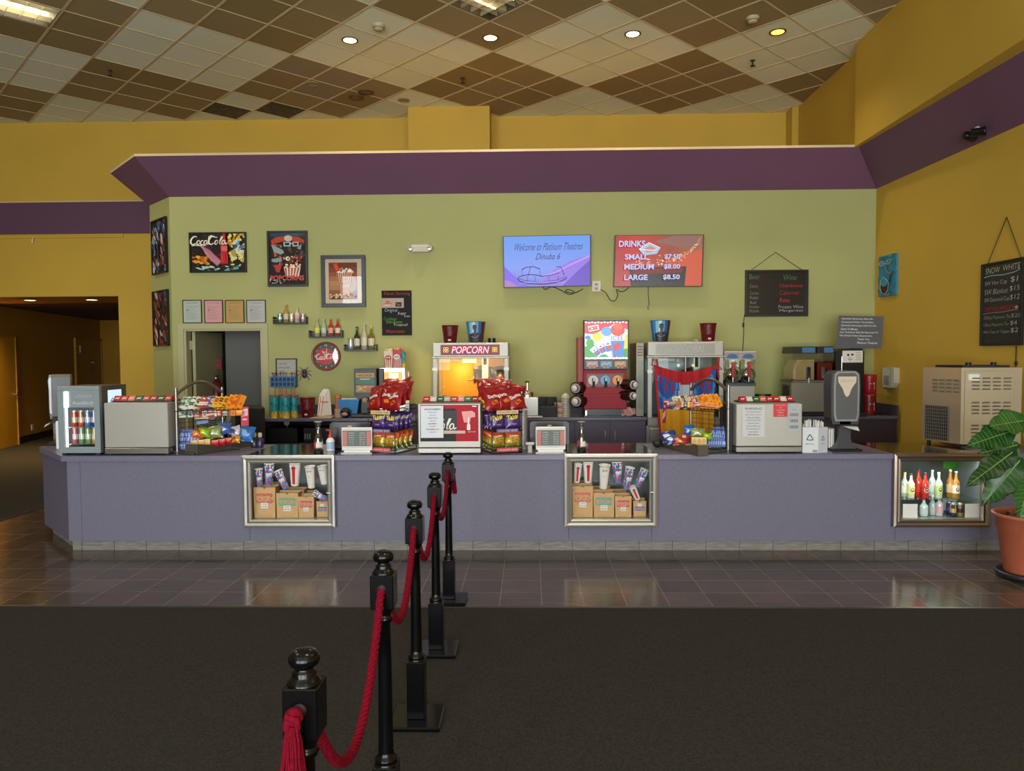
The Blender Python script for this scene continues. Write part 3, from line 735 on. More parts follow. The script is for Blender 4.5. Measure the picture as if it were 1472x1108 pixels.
def can(name, lab, loc, h, r, c1_, c2_=None, grp=None):
    t = thing(name, lab, 'drink can', loc, 0, grp); b = B()
    a = mat(c1_, .3, .3); d = mat(c2_ or c1_, .3, .3)
    b.lathe([(0, 0), (r*.8, 0), (r, .01), (r, h*.3), (r, h*.6), (r, h*.88)], n=16, mf=lambda i, k: d if i == 3 or (i == 4 and k % 4 == 0) else a)
    b.lathe([(r, h*.88), (r*.82, h*.97), (r*.84, h), (r*.75, h), (r*.72, h-.004), (0, h-.004)], n=16, m=ALU)
    b.build('can_body', t); b = B(); b.box(-.006, .006, -.012, .006, h-.004, h-.0015, ALU); b.build('pull_tab', t)
    return t
def lo(x, y1_, dy, z):
    p = U(sx(x), sy_(y1_), Y=FY-.01+dy); return (p.x, FY-.01+dy, z)
GB = 'flavoured drink bottles in the right cooler case'
for (x, hh, liq, lb, cp, ac, dy, lab) in ((258, .24, 'b9c4b0', 'dfe6d4', 'e0c23a', None, .22, 'pale bottle with yellow cap at the left edge of the cooler shelf'),
        (335, .24, 'd2d6b4', 'e9e07a', '222222', '30301c', .16, 'clear bottle with yellow oval label on the cooler shelf'), (425, .27, 'b92418', 'b92418', '3a1a14', None, .24, 'red bottle standing behind the other red one on the cooler shelf'),
        (508, .25, 'c22a1c', 'b02418', '222222', '401818', .16, 'front red bottle with oval label on the cooler shelf'), (595, .26, 'b2c8bc', 'c3d6cc', 'a4ccae', None, .24, 'pale green unlabelled bottle behind on the cooler shelf'),
        (675, .25, 'c3cfb0', 'a9c95a', 'b9d07c', '2c3a1a', .16, 'clear bottle with green oval label on the cooler shelf'), (815, .27, 'a06a24', 'c8a878', 'b8b8a8', None, .2, 'amber bottle, left of the two on the cooler shelf'),
        (885, .26, 'b0762c', 'd8cfb8', 'b8b8a8', '5a4636', .16, 'amber bottle with cream label, right of the two on the cooler shelf')):
    bottle('drink_bottle', lab, 'bottle', lo(x, 610, dy, shz), hh*.93, .031, liq, lb, cp, grp=GB, acc=ac)
for (x, hh, rr_, liq, lb, cp, dy, lab) in ((492, .16, .036, 'c9cfc8', 'c5cbc4', 'd8d8d8', .16, 'squat clear bottle on the cooler floor beside the left card'), (600, .18, .03, 'b4bdbc', 'b4bdbc', 'e0e0e0', .2, 'plain clear bottle on the cooler floor'),
        (682, .19, .032, 'cdbfc0', 'd9a8ac', 'd8d8d8', .16, 'clear bottle with pink label on the cooler floor')):
    bottle('water_bottle', lab, 'bottle', lo(x, 880, dy, cbase), hh, rr_, liq, lb, cp)
for (x, c1_, c2_, dy, lab) in ((805, '3c3272', '6a5cb0', .20, 'purple drink can at left on the cooler floor'), (868, '322a62', 'c9a54a', .20, 'purple and gold drink can in the middle of the cooler floor'), (852, '3a2f4a', 'd8b35c', .13, 'front dark can with gold pattern on the cooler floor'), (935, 'a8894a', '2c2448', .13, 'gold patterned can on the cooler floor beside the right card')):
    can('drink_can', lab, lo(x, 880, dy, cbase), .125, .028, c1_, c2_, 'cans in the right cooler case')
for (x0, y0, x1, y1, lab) in ((238, 718, 418, 890, 'blank white card standing at lower left inside the cooler'), (1000, 715, 1182, 885, 'blank white card standing at lower right inside the cooler')):
    xc, z0, w, h = inner(cr, sx(x0), sy_(y0), sx(x1), sy_(y1), .06); b = B(); b.box(-w/2, w/2, 0, .002, 0, h, PAPER); tag(b.build('notice_card', loc=(xc, FY+.05, z0)), lab, 'card')
xc, z0, w, h = inner(cr, sx(735), sy_(640), sx(910), sy_(800), .3); b = B(); b.box(-w/2, w/2, 0, .002, 0, h, PAPER); tag(b.build('notice_card', loc=(xc, FY+.30, z0)), 'white card leaning behind the cans in the cooler', 'card')
xc, z0, w, h = inner(cr, sx(740), sy_(185), sx(920), sy_(290), .45); b = B(); b.box(-w/2, w/2, 0, .002, 0, h*1.3, mat('3f9a1c', .5)); tag(b.build('poster_card', loc=(xc, FY+.45, z0)), 'bright green card behind the amber bottles in the cooler', 'card')
# =================================================================== ON THE FRONT COUNTER
def at(px, py): return U(px, py, Z=CT)
CRD = [mat(c, .45) for c in ('b01c24', 'c9c3b8', '2c6a44', 'c8504a', '1c1c1e', 'c2382e', 'd9d4c8', 'a83a2a')]
def drink_tower(x0, y0, x1, y1, lab, yb, tagpx, cols, side='n', depth=.34):
    xc, z0, w, h = FR(x0, y0, x1, y1, FY+.06); z0 = CT; h = U((x0+x1)/2, y0, Y=FY+.06).z-CT
    t = thing('drink_dispenser', lab, 'drink dispenser', (xc, FY+.06, CT))
    zb = U((x0+x1)/2, yb, Y=FY+.06).z-CT
    b = B(); b.box(-w/2, w/2, 0, depth, zb+.004, h, STEEL, bev=.006); b.build('body', t)
    b = B(); b.box(-w/2, w/2, -.004, depth, .012, zb, STEELD, bev=.003)
    for sx__ in (-1, 1):
        for yy in (.03, depth-.03): b.cyl((sx__*(w/2-.03), yy, 0), .014, .014, BLACKM, 10)
    b.build('base', t)
    n = len(cols); Yt = FY+.06+.15
    a = U(tagpx[0], y0-3, Y=Yt).x-xc; c_ = U(tagpx[1], y0-3, Y=Yt).x-xc; th = U(tagpx[0], y0-8, Y=Yt).z-CT
    b = B(); b.box(a-.01, c_+.01, .15, depth-.02, h, h+.012, BLACKM)
    b.build('label_rail', t)
    for i in range(n):
        x_ = a+(c_-a)*i/n; b = B(); m_ = mat(cols[i], .4)
        ww = (c_-a)/n*.92
        b.add([(x_, .15, h+.012), (x_+ww, .15, h+.012), (x_+ww, .19, th+.012), (x_, .19, th+.012), (x_, .24, h+.012), (x_+ww, .24, h+.012), (x_+ww, .22, th+.012), (x_, .22, th+.012)],
              [(0, 1, 2, 3), (3, 2, 6, 7), (7, 6, 5, 4), (0, 3, 7, 4), (1, 5, 6, 2)], m_)
        A = Art(b, 10, 6, lambda u, v, l: (x_+u*ww, .15+.04*v-l, h+.012+v*(th-h)), .0006); A.line([(2, 3.6), (4, 2.4), (6, 3.4), (8, 2.2)], 1, mat('e8e4da', .5))
        b.build('flavour_label', t)
    return t, xc, w, h
t1_ = drink_tower(150, 579, 242, 654, 'plain steel drink dispenser beside the mini fridge, flavour labels on top', 644, (162, 246), ['b01c24', 'b01c24', 'c8604a', '1f4a34', 'a83a2a', 'a01c24', '1f4a34', 'b01c24'])
# ---- middle dispenser with the red cola panel
t, xc, w, h = drink_tower(601, 580, 691, 655, 'steel drink dispenser with a red and black cola panel facing the queue', 644, (608, 688), ['c01c24', 'c9beb0', '1f5a34', 'a8a496', 'b8403a', 'd08a84', '2f7a44', '8a2a24'])
b = B(); A = Art(b, 1010, 600, flat(-w/2+.02, h*.255, w-.04, h*.72, 0)); A.k = 3
RDK = mat('1d191b', .5, spec=.25); RR = mat('a80f26', .5, spec=.2); PNK = mat('d98a84', .4)
A.rect(0, 0, 1010, 600, RR); A.rect(0, 60, 620, 600, RDK); A.poly([(400, 90), (640, 100), (640, 470), (400, 470)], mat('3a3836', .5, spec=.25))
A.poly([(720, 110), (900, 100), (950, 130), (955, 200), (880, 210), (860, 290), (760, 290)], PNK)
A.poly([(400, 420), (780, 425), (780, 470), (400, 475)], mat('c8a8a0', .5))
def script_cola(A, x, y, s, m, part=''):
    """brush lettering drawn as strokes; x, y = left end of the baseline, s = x-height"""
    def st(pts, wd=.16): A.line([(x+px*s, y-py*s) for px, py in pts], [wd*s*(.45+.9*math.sin(pi*(i+.5)/len(pts))) for i in range(len(pts))], m)
    def arc(cx_, cy_, rx, ry, a0, a1, n=14, sl=.3): return [(cx_+rx*cos(R(a0+(a1-a0)*i/n))+sl*ry*sin(R(a0+(a1-a0)*i/n)), cy_+ry*sin(R(a0+(a1-a0)*i/n))) for i in range(n+1)]
    o = 0
    if part != 'ola':
        st(arc(.9, 1.0, .75, 1.0, 55, 320), .3)                                   # C
        st(arc(1.9, .5, .33, .5, 0, 360), .2)                                     # o
        st(arc(2.8, .5, .33, .5, 50, 310), .2)                                    # c
        st(arc(3.6, .5, .33, .5, 10, 350), .2); st([(4.0, .95), (3.95, .3), (4.1, .05), (4.4, .2)], .22)    # a
        o = 4.3
        st([(.3, -.35), (1.2, -.15), (2.2, -.25), (3.0, -.1), (3.8, -.3)], .2)
    if part != 'oca': pass
    st([(o+.0, 1.2), (o+.2, 1.9), (o+.8, 2.15), (o+1.5, 1.8), (o+2.2, 1.7)], .22)
    st([(a_+o, b_) for a_, b_ in arc(.9, 1.0, .75, 1.0, 55, 320)], .3)            # C
    st([(a_+o, b_) for a_, b_ in arc(1.9, .5, .33, .5, 0, 360)], .2)              # o
    st([(o+2.6, .2), (o+2.75, 1.0), (o+3.2, 1.9), (o+3.45, 1.95), (o+3.2, 1.4), (o+2.7, .5), (o+2.75, .05), (o+3.0, .1)], .2)   # l
    st([(a_+o, b_) for a_, b_ in arc(3.6, .5, .33, .5, 10, 350)], .2); st([(o+4.0, .95), (o+3.95, .3), (o+4.1, .05), (o+4.5, .3)], .22)   # a
SW = mat('e2ddd2', .45)
script_cola(A, 215, 400, 92, SW, 'ola')
A.poly([(810, 400), (812, 330), (825, 300), (833, 200), (845, 200), (853, 300), (868, 330), (870, 400), (862, 415), (818, 415)], SW)
A.text('ENJOY SOME', 830, 455, 130, SW, align='l'); A.rect(905, 15, 980, 32, SW)
b.build('cola_panel', t)
b = B(); A = Art(b, 360, 500, flat(-w/2+.028, h*.33, w*.36, h*.63, .0), .0006); A.k = 26
A.rect(0, 0, 360, 500, mat('d3d8de', .6))
RI = mat('b02a34', .6)
for i, (tx, mm, ww) in enumerate((('SNACKING MOMENTS', INK, 260), ('JR HOT DOG', INK, 140), ('$5.00', RI, 90), ('LG HOT DOG', INK, 150), ('$6.50', RI, 90), ('BLANKET', INK, 130), ('$15.00', RI, 90), ('SOUVENIR CUP', INK, 200), ('$12.00', RI, 100))):
    A.text(tx, 190, 66+i*44, ww, mm, align='c', h=26 if i == 0 else 17, bold=.02)
tag(b.build('price_sheet', loc=(xc, FY+.055, CT)), 'white price sheet taped on the cola drink dispenser', 'paper sign')
# ---- right dispenser with warnings
t, xc, w, h = drink_tower(1058, 580, 1153, 655, 'steel drink dispenser carrying a warning notice and red sign', 642, (1064, 1142), ['b01c24', 'c9beb0', '1f5a34', 'c8604a', 'a83a2a', 'b01c24', 'c9c4b8', 'b01c24'])
b = B(); b.box(-w/2-.06, -w/2-.003, .1, .34, .012, h-.01, BLACKM); b.build('side_housing', t)
def sheet(name, label, cat, x0, y0, x1, y1, Y, m, lines, loc_rz=0, hd_=None):
    xc_, z0_, w_, h_ = FR(x0, y0, x1, y1, Y); b_ = B(); b_.box(-w_/2, w_/2, 0, .0012, 0, h_, m)
    A_ = Art(b_, 100, 100*h_/w_, flat(-w_/2, 0, w_, h_)); A_.k = 1; H_ = A_.H; n_ = len(lines)
    for i_, (tx_, ww_, mm_, hh_) in enumerate(lines): A_.text(tx_, 50, H_*(.06+.9*(i_+.8)/n_), ww_, mm_, align='c', h=hh_ if hh_ else H_*.45/n_)
    return tag(b_.build(name, loc=(xc_, Y, z0_)), label, cat)
yy = FY+.055
sheet('warning_notice', 'grey WARNING notice in capitals on the right drink dispenser', 'paper sign', 1067, 583, 1099, 628, yy, mat('c3c4c4', .6), [('WARNING!', 80, INK, 11), ('Drinking Distilled', 66, INK, None), ('Spirits, Beers, Coolers,', 74, INK, None), ('Wine and Other', 58, INK, None), ('Alcoholic Beverages', 70, INK, None), ('May Increase', 50, INK, None), ('Cancer Risk, and,', 62, INK, None), ('During Pregnancy,', 62, INK, None), ('Can Cause', 40, INK, None), ('Birth Defects', 48, INK, None)])
sheet('red_sign', 'small red square sign on the right drink dispenser', 'paper sign', 1112, 579, 1132, 599, yy, mat('c23038', .5), [(w_, a_, mat('e8b8b0', .6), 8) for w_, a_ in (('NO REFUNDS', 70), ('ON', 20), ('CONCESSION', 60), ('ITEMS', 40), ('THANK YOU', 50))])
sheet('grey_note', 'grey printed note beside the red sign on the right drink dispenser', 'paper sign', 1133, 580, 1150, 619, yy, mat('a9aaac', .6), [('NOTICE', 40, INK, 7), ('- - - - - - -', 70, INK, None), ('- - - - -', 60, INK, None), ('- - - - - - -', 70, INK, None)])
# ---- mini fridge
xc, z0, w, h = FR(83, 555, 143.5, 652, FY+.06)
fy = FY+.06; h = U(113, 555, Y=fy).z-CT
FG = mat('8d9a9e', .35, .3); FD = mat('5f5e5a', .4, .5)
t = thing('mini_fridge', 'small silver glass-doored drinks fridge on the left end of the counter', 'fridge', (xc, fy, CT))
D = .46; hw = w/2
b = B()
b.box(-hw, -hw+.02, .05, D, .02, h, FD); b.box(hw-.02, hw, .05, D, .02, .12*h, FD); b.box(hw-.02, hw, .05, D, .62*h, .63*h, FD)
# right side wall with its lit panel recess
b.box(hw-.02, hw, .05, D, .12*h, .62*h, FD); b.box(hw-.02, hw, .05, .14, .63*h, .93*h, FD); b.box(hw-.02, hw, D-.08, D, .63*h, .93*h, FD); b.box(hw-.02, hw, .05, D, .93*h, h, FD)
b.box(-hw+.02, hw-.02, D-.02, D, .02, h, FD); b.box(-hw+.02, hw-.02, .05, D-.02, h-.02, h, FD); b.box(-hw+.02, hw-.02, .05, D-.02, .02, .05, FD)
b.build('cabinet', t)
b = B(); b.box(hw-.012, hw-.004, .14, D-.08, .63*h, .93*h, mat('bcd6e6', .5, emit=1.3)); A = Art(b, 100, 100, lambda u, v, l: (hw-.003+l, .14+u*(D-.22), .63*h+v*.3*h)); A.k = 1
A.line([(20, 60), (35, 40), (50, 55), (65, 38), (80, 60)], 6, mat('6f90a8', .5)); A.text('RedBull', 50, 90, 70, mat('6f90a8', .5), align='c'); b.build('side_light_panel', t)
b = B(); WI = mat('c9d2d4', .4)
b.box(-hw+.02, hw-.02, D-.03, D-.02, .05, h-.02, WI); b.box(-hw+.02, -hw+.03, .05, D-.03, .05, h-.02, WI); b.build('liner', t)
b = B(); g = .055
for (x0, x1, za, zb) in ((-hw, hw, .02, .02+g), (-hw, hw, h-g*.75, h), (-hw, -hw+g, .02+g, h-g*.75), (hw-g, hw, .02+g, h-g*.75)): b.box(x0, x1, 0, .045, za, zb, FG, bev=.003)
dr = b.build('door', t)
b = B(); b.box(-hw+g, hw-g, .02, .024, .02+g, h-g, GLASS); b.build('glass_pane', dr)
b = B(); zs = h*.69
b.box(-hw+g, hw-g, .026, .05, zs, h-g*.75, mat('8f9c9e', .5)); b.box(-hw+g, -hw+g+.035, .01, .028, zs, h-g*.75-.01, mat('e6f4fb', .5, emit=2.2))
A = Art(b, 250, 230, flat(-hw+g, zs, w-2*g, h-g*.75-zs, .018)); A.k = 1; SGN = mat('dfe6e8', .4, emit=.35)
A.line([(90, 90), (130, 60), (150, 75), (180, 55), (190, 80), (230, 60), (215, 95)], 7, SGN); A.line([(100, 95), (150, 85), (210, 92)], 5, SGN)
A.text('RedBull', 70, 190, 170, SGN, bold=.03); b.build('brand_header', dr)
b = B(); b.box(-hw+g, -hw+g+.012, .03, .045, .02+g, zs, mat('ffffff', .5, emit=3.0)); b.build('light_strip', t)
for zz in (.085, .36*h+.012):
    b = B()
    for i in range(9): b.tube([(-hw+.03+i*(w-.06)/8, .06, zz), (-hw+.03+i*(w-.06)/8, D-.05, zz)], .003, CHROME, 5)
    b.tube([(-hw+.03, .06, zz+.012), (hw-.03, .06, zz+.012)], .004, CHROME, 5); b.build('wire_shelf', t)
b = B(); b.box(-hw+.02, -hw+.06, .02, .08, 0, .02, BLACKM); b.box(hw-.06, hw-.02, .02, .08, 0, .02, BLACKM); b.box(-hw+.02, -hw+.06, D-.08, D-.02, 0, .02, BLACKM); b.box(hw-.06, hw-.02, D-.08, D-.02, 0, .02, BLACKM); b.build('feet', t)
gcan = 'cans in the mini fridge'
f0 = t
cc = [('b5452f', 'c8c0b0', 'red-brown'), ('c8622c', 'd8cdb8', 'orange'), ('4a8fc9', 'd8dde0', 'light blue'), ('3a3f9a', 'd0d0da', 'dark blue')]
for i, (a_, c_, nm) in enumerate(cc):
    can('drink_can', '%s can on the upper shelf of the mini fridge' % nm, (xc-hw+g+.045+i*.062, fy+.10, CT+.36*h+.018), .165, .027, a_, c_, gcan)
cc = [('c4606c', 'd8c8c8', 'pink'), ('6f9f6a', 'cfdccc', 'darker green, second from the left,'), ('7fae78', 'd4dccf', 'paler green, third from the left,'), ('c9a44c', 'e0d8c4', 'golden yellow')]
for i, (a_, c_, nm) in enumerate(cc):
    can('drink_can', '%s can on the lower shelf of the mini fridge' % nm, (xc-hw+g+.045+i*.062, fy+.10, CT+.091), .165, .027, a_, c_, gcan)
# ---- napkin dispensers
def napkin(lab, loc, rz, h, w=.27, body='55575a'):
    t = thing('napkin_dispenser', lab, 'napkin dispenser', loc, rz); h0 = h*.33
    b = B(); b.box(-.14, .14, -.06, .16, 0, .018, BLACKM, bev=.008)
    b.prism([(-.10, .018), (.10, .018), (.065, .06), (.05, .12), (.05, h0+.03), (-.05, h0+.03), (-.05, .12), (-.065, .06)], .0, .10, mat('3a3c40', .35)); b.build('stand', t)
    b = B(); hw = w/2; pts = [(-hw*.86, h0-.0), (hw*.86, h0), (hw*.97, h0+.06), (hw, h*.8), (hw*.95, h*.96), (hw*.7, h), (-hw*.7, h), (-hw*.95, h*.96), (-hw, h*.8), (-hw*.97, h0+.06)]
    b.prism(pts, 0, .17, mat('37393c', .35)); b.build('body', t)
    b = B(); q = [(x*.86, h0+.03+(z-h0)*.93) for x, z in pts]; b.prism(q, -.02, .0, mat('8f9193', .25, .2)); 
    q = [(x*.74, h0+.05+(z-h0)*.86) for x, z in pts]; b.prism(q, -.026, -.018, mat(body, .3, .1)); b.build('front_cover', t)
    b = B(); b.prism([(-hw*.62, h*.93), (-hw*.6, h*.86), (-hw*.3, h*.78), (-hw*.15, h*.70), (0, h*.675), (hw*.15, h*.70), (hw*.3, h*.78), (hw*.6, h*.86), (hw*.62, h*.93)], -.031, -.024, mat('c9b9a6', .5))
    A = Art(b, 100, 40, flat(-hw*.5, h*.82, hw, h*.1, -.031)); A.k = 1; A.text('One at a Time', 50, 22, 80, mat('a08a74', .5), align='c'); b.build('badge', t)
    b = B(); b.box(-hw*.5, hw*.7, -.04, .08, h0-.012, h0-.002, BLACKM)
    b.add([(-hw*.3, -.02, h0-.012), (hw*.75, -.03, h0-.02), (hw*.72, -.08, h0-.055), (0, -.07, h0-.03), (hw*.1, .02, h0-.01)], [(0, 4, 1), (0, 1, 2, 3)], PAPER); b.build('napkin', t)
    return t
p = at(1216, 648); hN = U(1216, 533, Y=p.y).z-CT
napkin('charcoal napkin dispenser standing on the counter right of the straws', (p.x, p.y+.02, CT), 0, hN)
p = U(78, 640, Z=CT); 
napkin('grey napkin dispenser behind the mini fridge, turned sideways', (U(69, 637, Y=7.55).x+.02, 7.62, CT), R(-62), U(86, 538, Y=7.6).z-CT, w=.27)
b = B(); b.box(-.06, .06, 0, .05, 0, .28, WHITE, bev=.01); tag(b.build('paper_pack', loc=(U(81, 640, Y=7.1).x, 7.18, CT)), 'white packet tucked behind the left edge of the mini fridge', 'packet')
# ---- carafes (tip jars)
def carafe(lab, px, py):
    p = at(px, py); h = U(px, 606, Y=p.y).z-CT; t = thing('glass_carafe', lab, 'carafe', (p.x, p.y, CT)); b = B(); s = h/.3
    b.lathe([(.0, .022*s), (.042*s, .022*s), (.044*s, .05*s), (.041*s, .12*s), (.028*s, .17*s), (.019*s, .21*s), (.02*s, .24*s), (.034*s, .295*s), (.037*s, .3*s)], n=20, m=glass('e8eef0', .6)); b.tube([(.037*s*cos(2*pi*i/20), .037*s*sin(2*pi*i/20), .3*s) for i in range(20)], .0022*s, mat('c8ccce', .2), 6, closed=True); b.tube([(.02*s*cos(2*pi*i/20), .02*s*sin(2*pi*i/20), .235*s) for i in range(20)], .0012*s, mat('a8acae', .2), 6, closed=True); b.build('glass_body', t)
    b = B(); b.cyl((0, 0, 0), .045*s, .022*s, BLACKM, 20); b.build('base', t)
    b = B(); rd = random.Random(5)
    for i in range(16):
        a_ = rd.random()*6.3; r_ = rd.random()*.022*s; z_ = .03*s+rd.random()*.06*s
        c0 = Vector((r_*cos(a_), r_*sin(a_), z_)); d_ = Vector((rd.uniform(-1, 1), rd.uniform(-1, 1), rd.uniform(.2, 1.6))).normalized()*.018*s
        b.tube([c0-d_, c0+d_], .0045*s, mat(rd.choice(['cfcac0', '8a8f86', 'b5424a', '3c3c40', 'dad6cc']), .5), 6)
    b.build('contents', t)
    b = B(); b.lathe([(.0445*s, .05*s), (.0435*s, .10*s)], n=20, mf=lambda i, k: mat('b8303a', .5) if k % 20 in (11, 12, 13) else mat('d8d4ca', .6)); b.build('label', t)
carafe('clear glass carafe standing on the left display case', 458, 650)
carafe('clear glass carafe standing on the middle display case', 836, 648)
# ---- card terminals / sign holders
def sign_holder(lab, x0, y0, x1, y1):
    Y = FY+.12; xc, z0, w, h = FR(x0, y0, x1, y1, Y)
    t = thing('sign_holder', lab, 'sign holder', (xc, Y, CT)); h = U((x0+x1)/2, y0, Y=Y).z-CT
    b = B(); b.box(-w/2, w/2, 0, .012, .03, h, mat('b8b5ac', .3, .3), bev=.003); b.box(-w/2, w/2, -.03, .1, 0, .012, mat('8e8b85', .3, .4)); b.box(-w/2+.02, w/2-.02, .0, .012, .012, .03, mat('b8b5ac', .3, .3)); b.build('frame', t)
    b = B(); A = Art(b, 250, 190, flat(-w/2+.008, .05, w-.016, h-.06, -.0)); A.k = 1
    A.rect(0, 0, 250, 190, mat('c9c6bd', .5)); A.rect(0, 22, 250, 170, mat('4a5650', .4)); A.rect(4, 30, 40, 165, mat('c06a62', .5)); A.rect(210, 30, 246, 165, mat('c06a62', .5))
    lt = mat('cfd0c8', .5); rd = random.Random(8)
    for k, (l_, r_) in enumerate((('SODA', 'COMBO'), ('Small', '$7.50'), ('Medium', '$8.00'), ('Large', '$8.50'), ('Water', '$5.00'), ('Candy', '$4.50'))):
        A.text(l_, 55, 50+k*21, 48, lt, h=10); A.text(r_, 150, 50+k*21, 48, lt, h=10)
    b.build('menu_card', t)
sign_holder('small framed combo menu standing by the left chip stand', 491, 614, 535, 651)
sign_holder('small framed combo menu right of the middle chip stand', 770, 613, 813, 651)
def terminal(name, lab, x0, y0, x1, y1, Y, dark='101011'):
    xc, z0, w, h = FR(x0, y0, x1, y1, Y); t = thing(name, lab, 'cash register', (xc, Y, CT)); h = U(xc, y0, Y=Y).z if False else U((x0+x1)/2, y0, Y=Y).z-CT
    b = B(); b.prism([(-w/2, .05), (w/2, .05), (w/2, h-.02), (w/2-.02, h), (-w/2+.02, h), (-w/2, h-.02)], 0, .05, mat(dark, .3)); b.build('screen_back', t)
    b = B(); b.box(-.05, .05, .05, .09, .02, h*.6, BLACKM); b.box(-w/2+.02, w/2-.02, -.01, .22, 0, .05, BLACKM, bev=.01); b.build('stand', t)
    b = B(); b.box(-.02, .02, -.003, 0, h-.06, h-.03, mat('c9a878', .5)); b.build('maker_plate', t)
terminal('point_of_sale_screen', 'black register screen seen from behind, left of the left chip stand', 474, 607, 532, 640, 7.15)
terminal('point_of_sale_screen', 'black register screen seen from behind, behind the right combo menu', 762, 606, 818, 640, 7.12)
# spray bottle & blue-labelled bottle
p = at(473, 640); t = thing('sanitizer_bottle', 'white pump bottle with red cap beside the left carafe', 'bottle', (U(475, 640, Y=7.0).x, 7.0, CT)); b = B()
b.lathe([(0, 0), (.038, 0), (.04, .01), (.04, .10), (.025, .125), (.015, .13)], n=16, m=WHITE); b.build('bottle', t)
b = B(); b.lathe([(.018, .125), (.02, .15), (.012, .165), (.008, .2), (0, .2)], n=12, m=mat('c03228', .4)); b.tube([(0, 0, .198), (-.04, 0, .2)], .007, mat('c03228', .4)); b.build('pump', t)
b = B(); b.lathe([(.0408, .02), (.0408, .09)], n=16, m=mat('9fb8d4', .5)); b.build('label', t)
p = at(762, 651); t = thing('dispenser_pump', 'cream pump bottle on the counter left of the right combo menu', 'bottle', (p.x, p.y, CT)); b = B()
b.box(-.02, .02, -.02, .02, 0, .075, mat('a9a498', .5), bev=.006); b.build('bottle', t); b = B(); b.box(-.04, .04, -.015, .02, .075, .1, mat('c2bdb0', .5), bev=.006); b.build('pump', t)
# stack of metal tins / cup lids
p = U(755, 646, Y=7.1); t = thing('lid_stack', 'tall stack of silver cup lids behind the middle chip stand', 'stack of lids', (U(751, 640, Y=7.08).x, 7.08, CT)); n_ = 26; hS = U(751, 588, Y=7.08).z-CT
prof = []
for i in range(n_): z = hS*i/n_; prof += [(.046, z), (.052, z+.3*hS/n_), (.046, z+.6*hS/n_)]
b = B(); b.lathe(prof+[(0, hS)], n=20, m=mat('b3b6b8', .3, .6)); b.build('lids', t)
# =================================================================== SNACK BAGS, CHIP STANDS, CANDY RACKS
def pillow_mesh(name, w, h, t, base, cfn=None, art=None, seed=1):
    """a crimped snack bag standing on its lower seam, facing -y; one mesh reused by its copies"""
    rd = random.Random(seed); ph = [rd.uniform(0, 6) for _ in range(6)]
    def prof(u, v):
        a = max(0, math.sin(pi*u))**.45*max(0, math.sin(pi*min(max((v-.05)/.9, 0), 1)))**.55
        wr = .10*math.sin(9*u+ph[0]+3*v)*math.sin(7*v+ph[1])+.05*math.sin(23*u+ph[2])*math.sin(17*v+ph[3])
        return t/2*a*(1+wr)
    def xz(u, v):
        return ((u-.5)*w*(1-.07*math.sin(pi*v))+.004*math.sin(11*v+ph[4]), h*v+.004*math.sin(8*u+ph[5]))
    b = B(); N = 12
    cm = cfn or (lambda u, v: base)
    b.grid(lambda u, v: (xz(u, v)[0], -prof(u, v), xz(u, v)[1]), N, N+4, cm)
    b.grid(lambda u, v: (xz(1-u, v)[0], prof(1-u, v), xz(1-u, v)[1]), N, N+4, lambda u, v: cm(1-u, v))
    if art:
        A = Art(b, 100, 100*h/w, lambda u, v, l: (xz(u, v)[0], -prof(u, v)-l-.0012, xz(u, v)[1]), .0005); art(A)
    o = b.build(name); me = o.data; bpy.data.objects.remove(o); return me
foil = lambda c: mat(c, .28, .15, coat=.3)
REDF, REDD = foil('940f18'), foil('7c0e16'); PURF = foil('4a2a72'); PURD = foil('33205a')
def art_red(A):
    H = A.H; A.poly([(10, H*.33), (90, H*.26), (92, H*.46), (12, H*.53)], mat('2a0c0e', .4)); A.text('Doritos', 50, H*.47, 70, WHITE, align='c', bold=.03, rot=-.07, h=H*.15)
    A.poly([(30, H*.62), (60, H*.56), (74, H*.68), (40, H*.76)], mat('d8702a', .4))
def art_purple(A):
    H = A.H; Y_ = mat('e0d23c', .4); A.text('Takis', 50, H*.47, 78, Y_, align='c', bold=.05, rot=-.12, h=H*.28); A.poly([(12, H*.58), (80, H*.48), (82, H*.52), (14, H*.63)], mat('6f9a2c', .4)); A.text('FUEGO', 52, H*.72, 34, mat('d8c8e8', .5), align='c')
def art_crunch(A):
    H = A.H; rd = random.Random(2)
    for k in range(16):
        x = rd.uniform(15, 85); y = rd.uniform(H*.35, H*.8); A.ell(x, y, 7, 4.5, mat(rd.choice(['d88a2c', 'b8b83a', '5a8a2c', 'c83a20']), .4), 8, rd.random()*3)
    A.text('Chips', 50, H*.36, 62, mat('f0e4c0', .4), align='c', bold=.04, h=H*.13)
ME_RED = [pillow_mesh('snack_bag', .165, .215, .06, REDF, None, art_red, s) for s in (1, 2)]
ME_PUR = pillow_mesh('snack_bag', .15, .16, .05, PURF, lambda u, v: PURD if v < .12 else PURF, art_purple, 3)
ME_ORG = pillow_mesh('snack_bag', .15, .16, .05, foil('c8551c'), lambda u, v: foil('c8551c') if v > .62 else (foil('b8962a') if v > .3 else foil('6f7a24')), art_crunch, 4)
def bag(me, lab, cat, grp, M):
    o = bpy.data.objects.new('snack_bag', me); COL.objects.link(o); o.matrix_world = M; return tag(o, lab, cat, grp)
def euler(x, y, z): return Matrix.Rotation(z, 4, 'Z') @ Matrix.Rotation(y, 4, 'Y') @ Matrix.Rotation(x, 4, 'X')
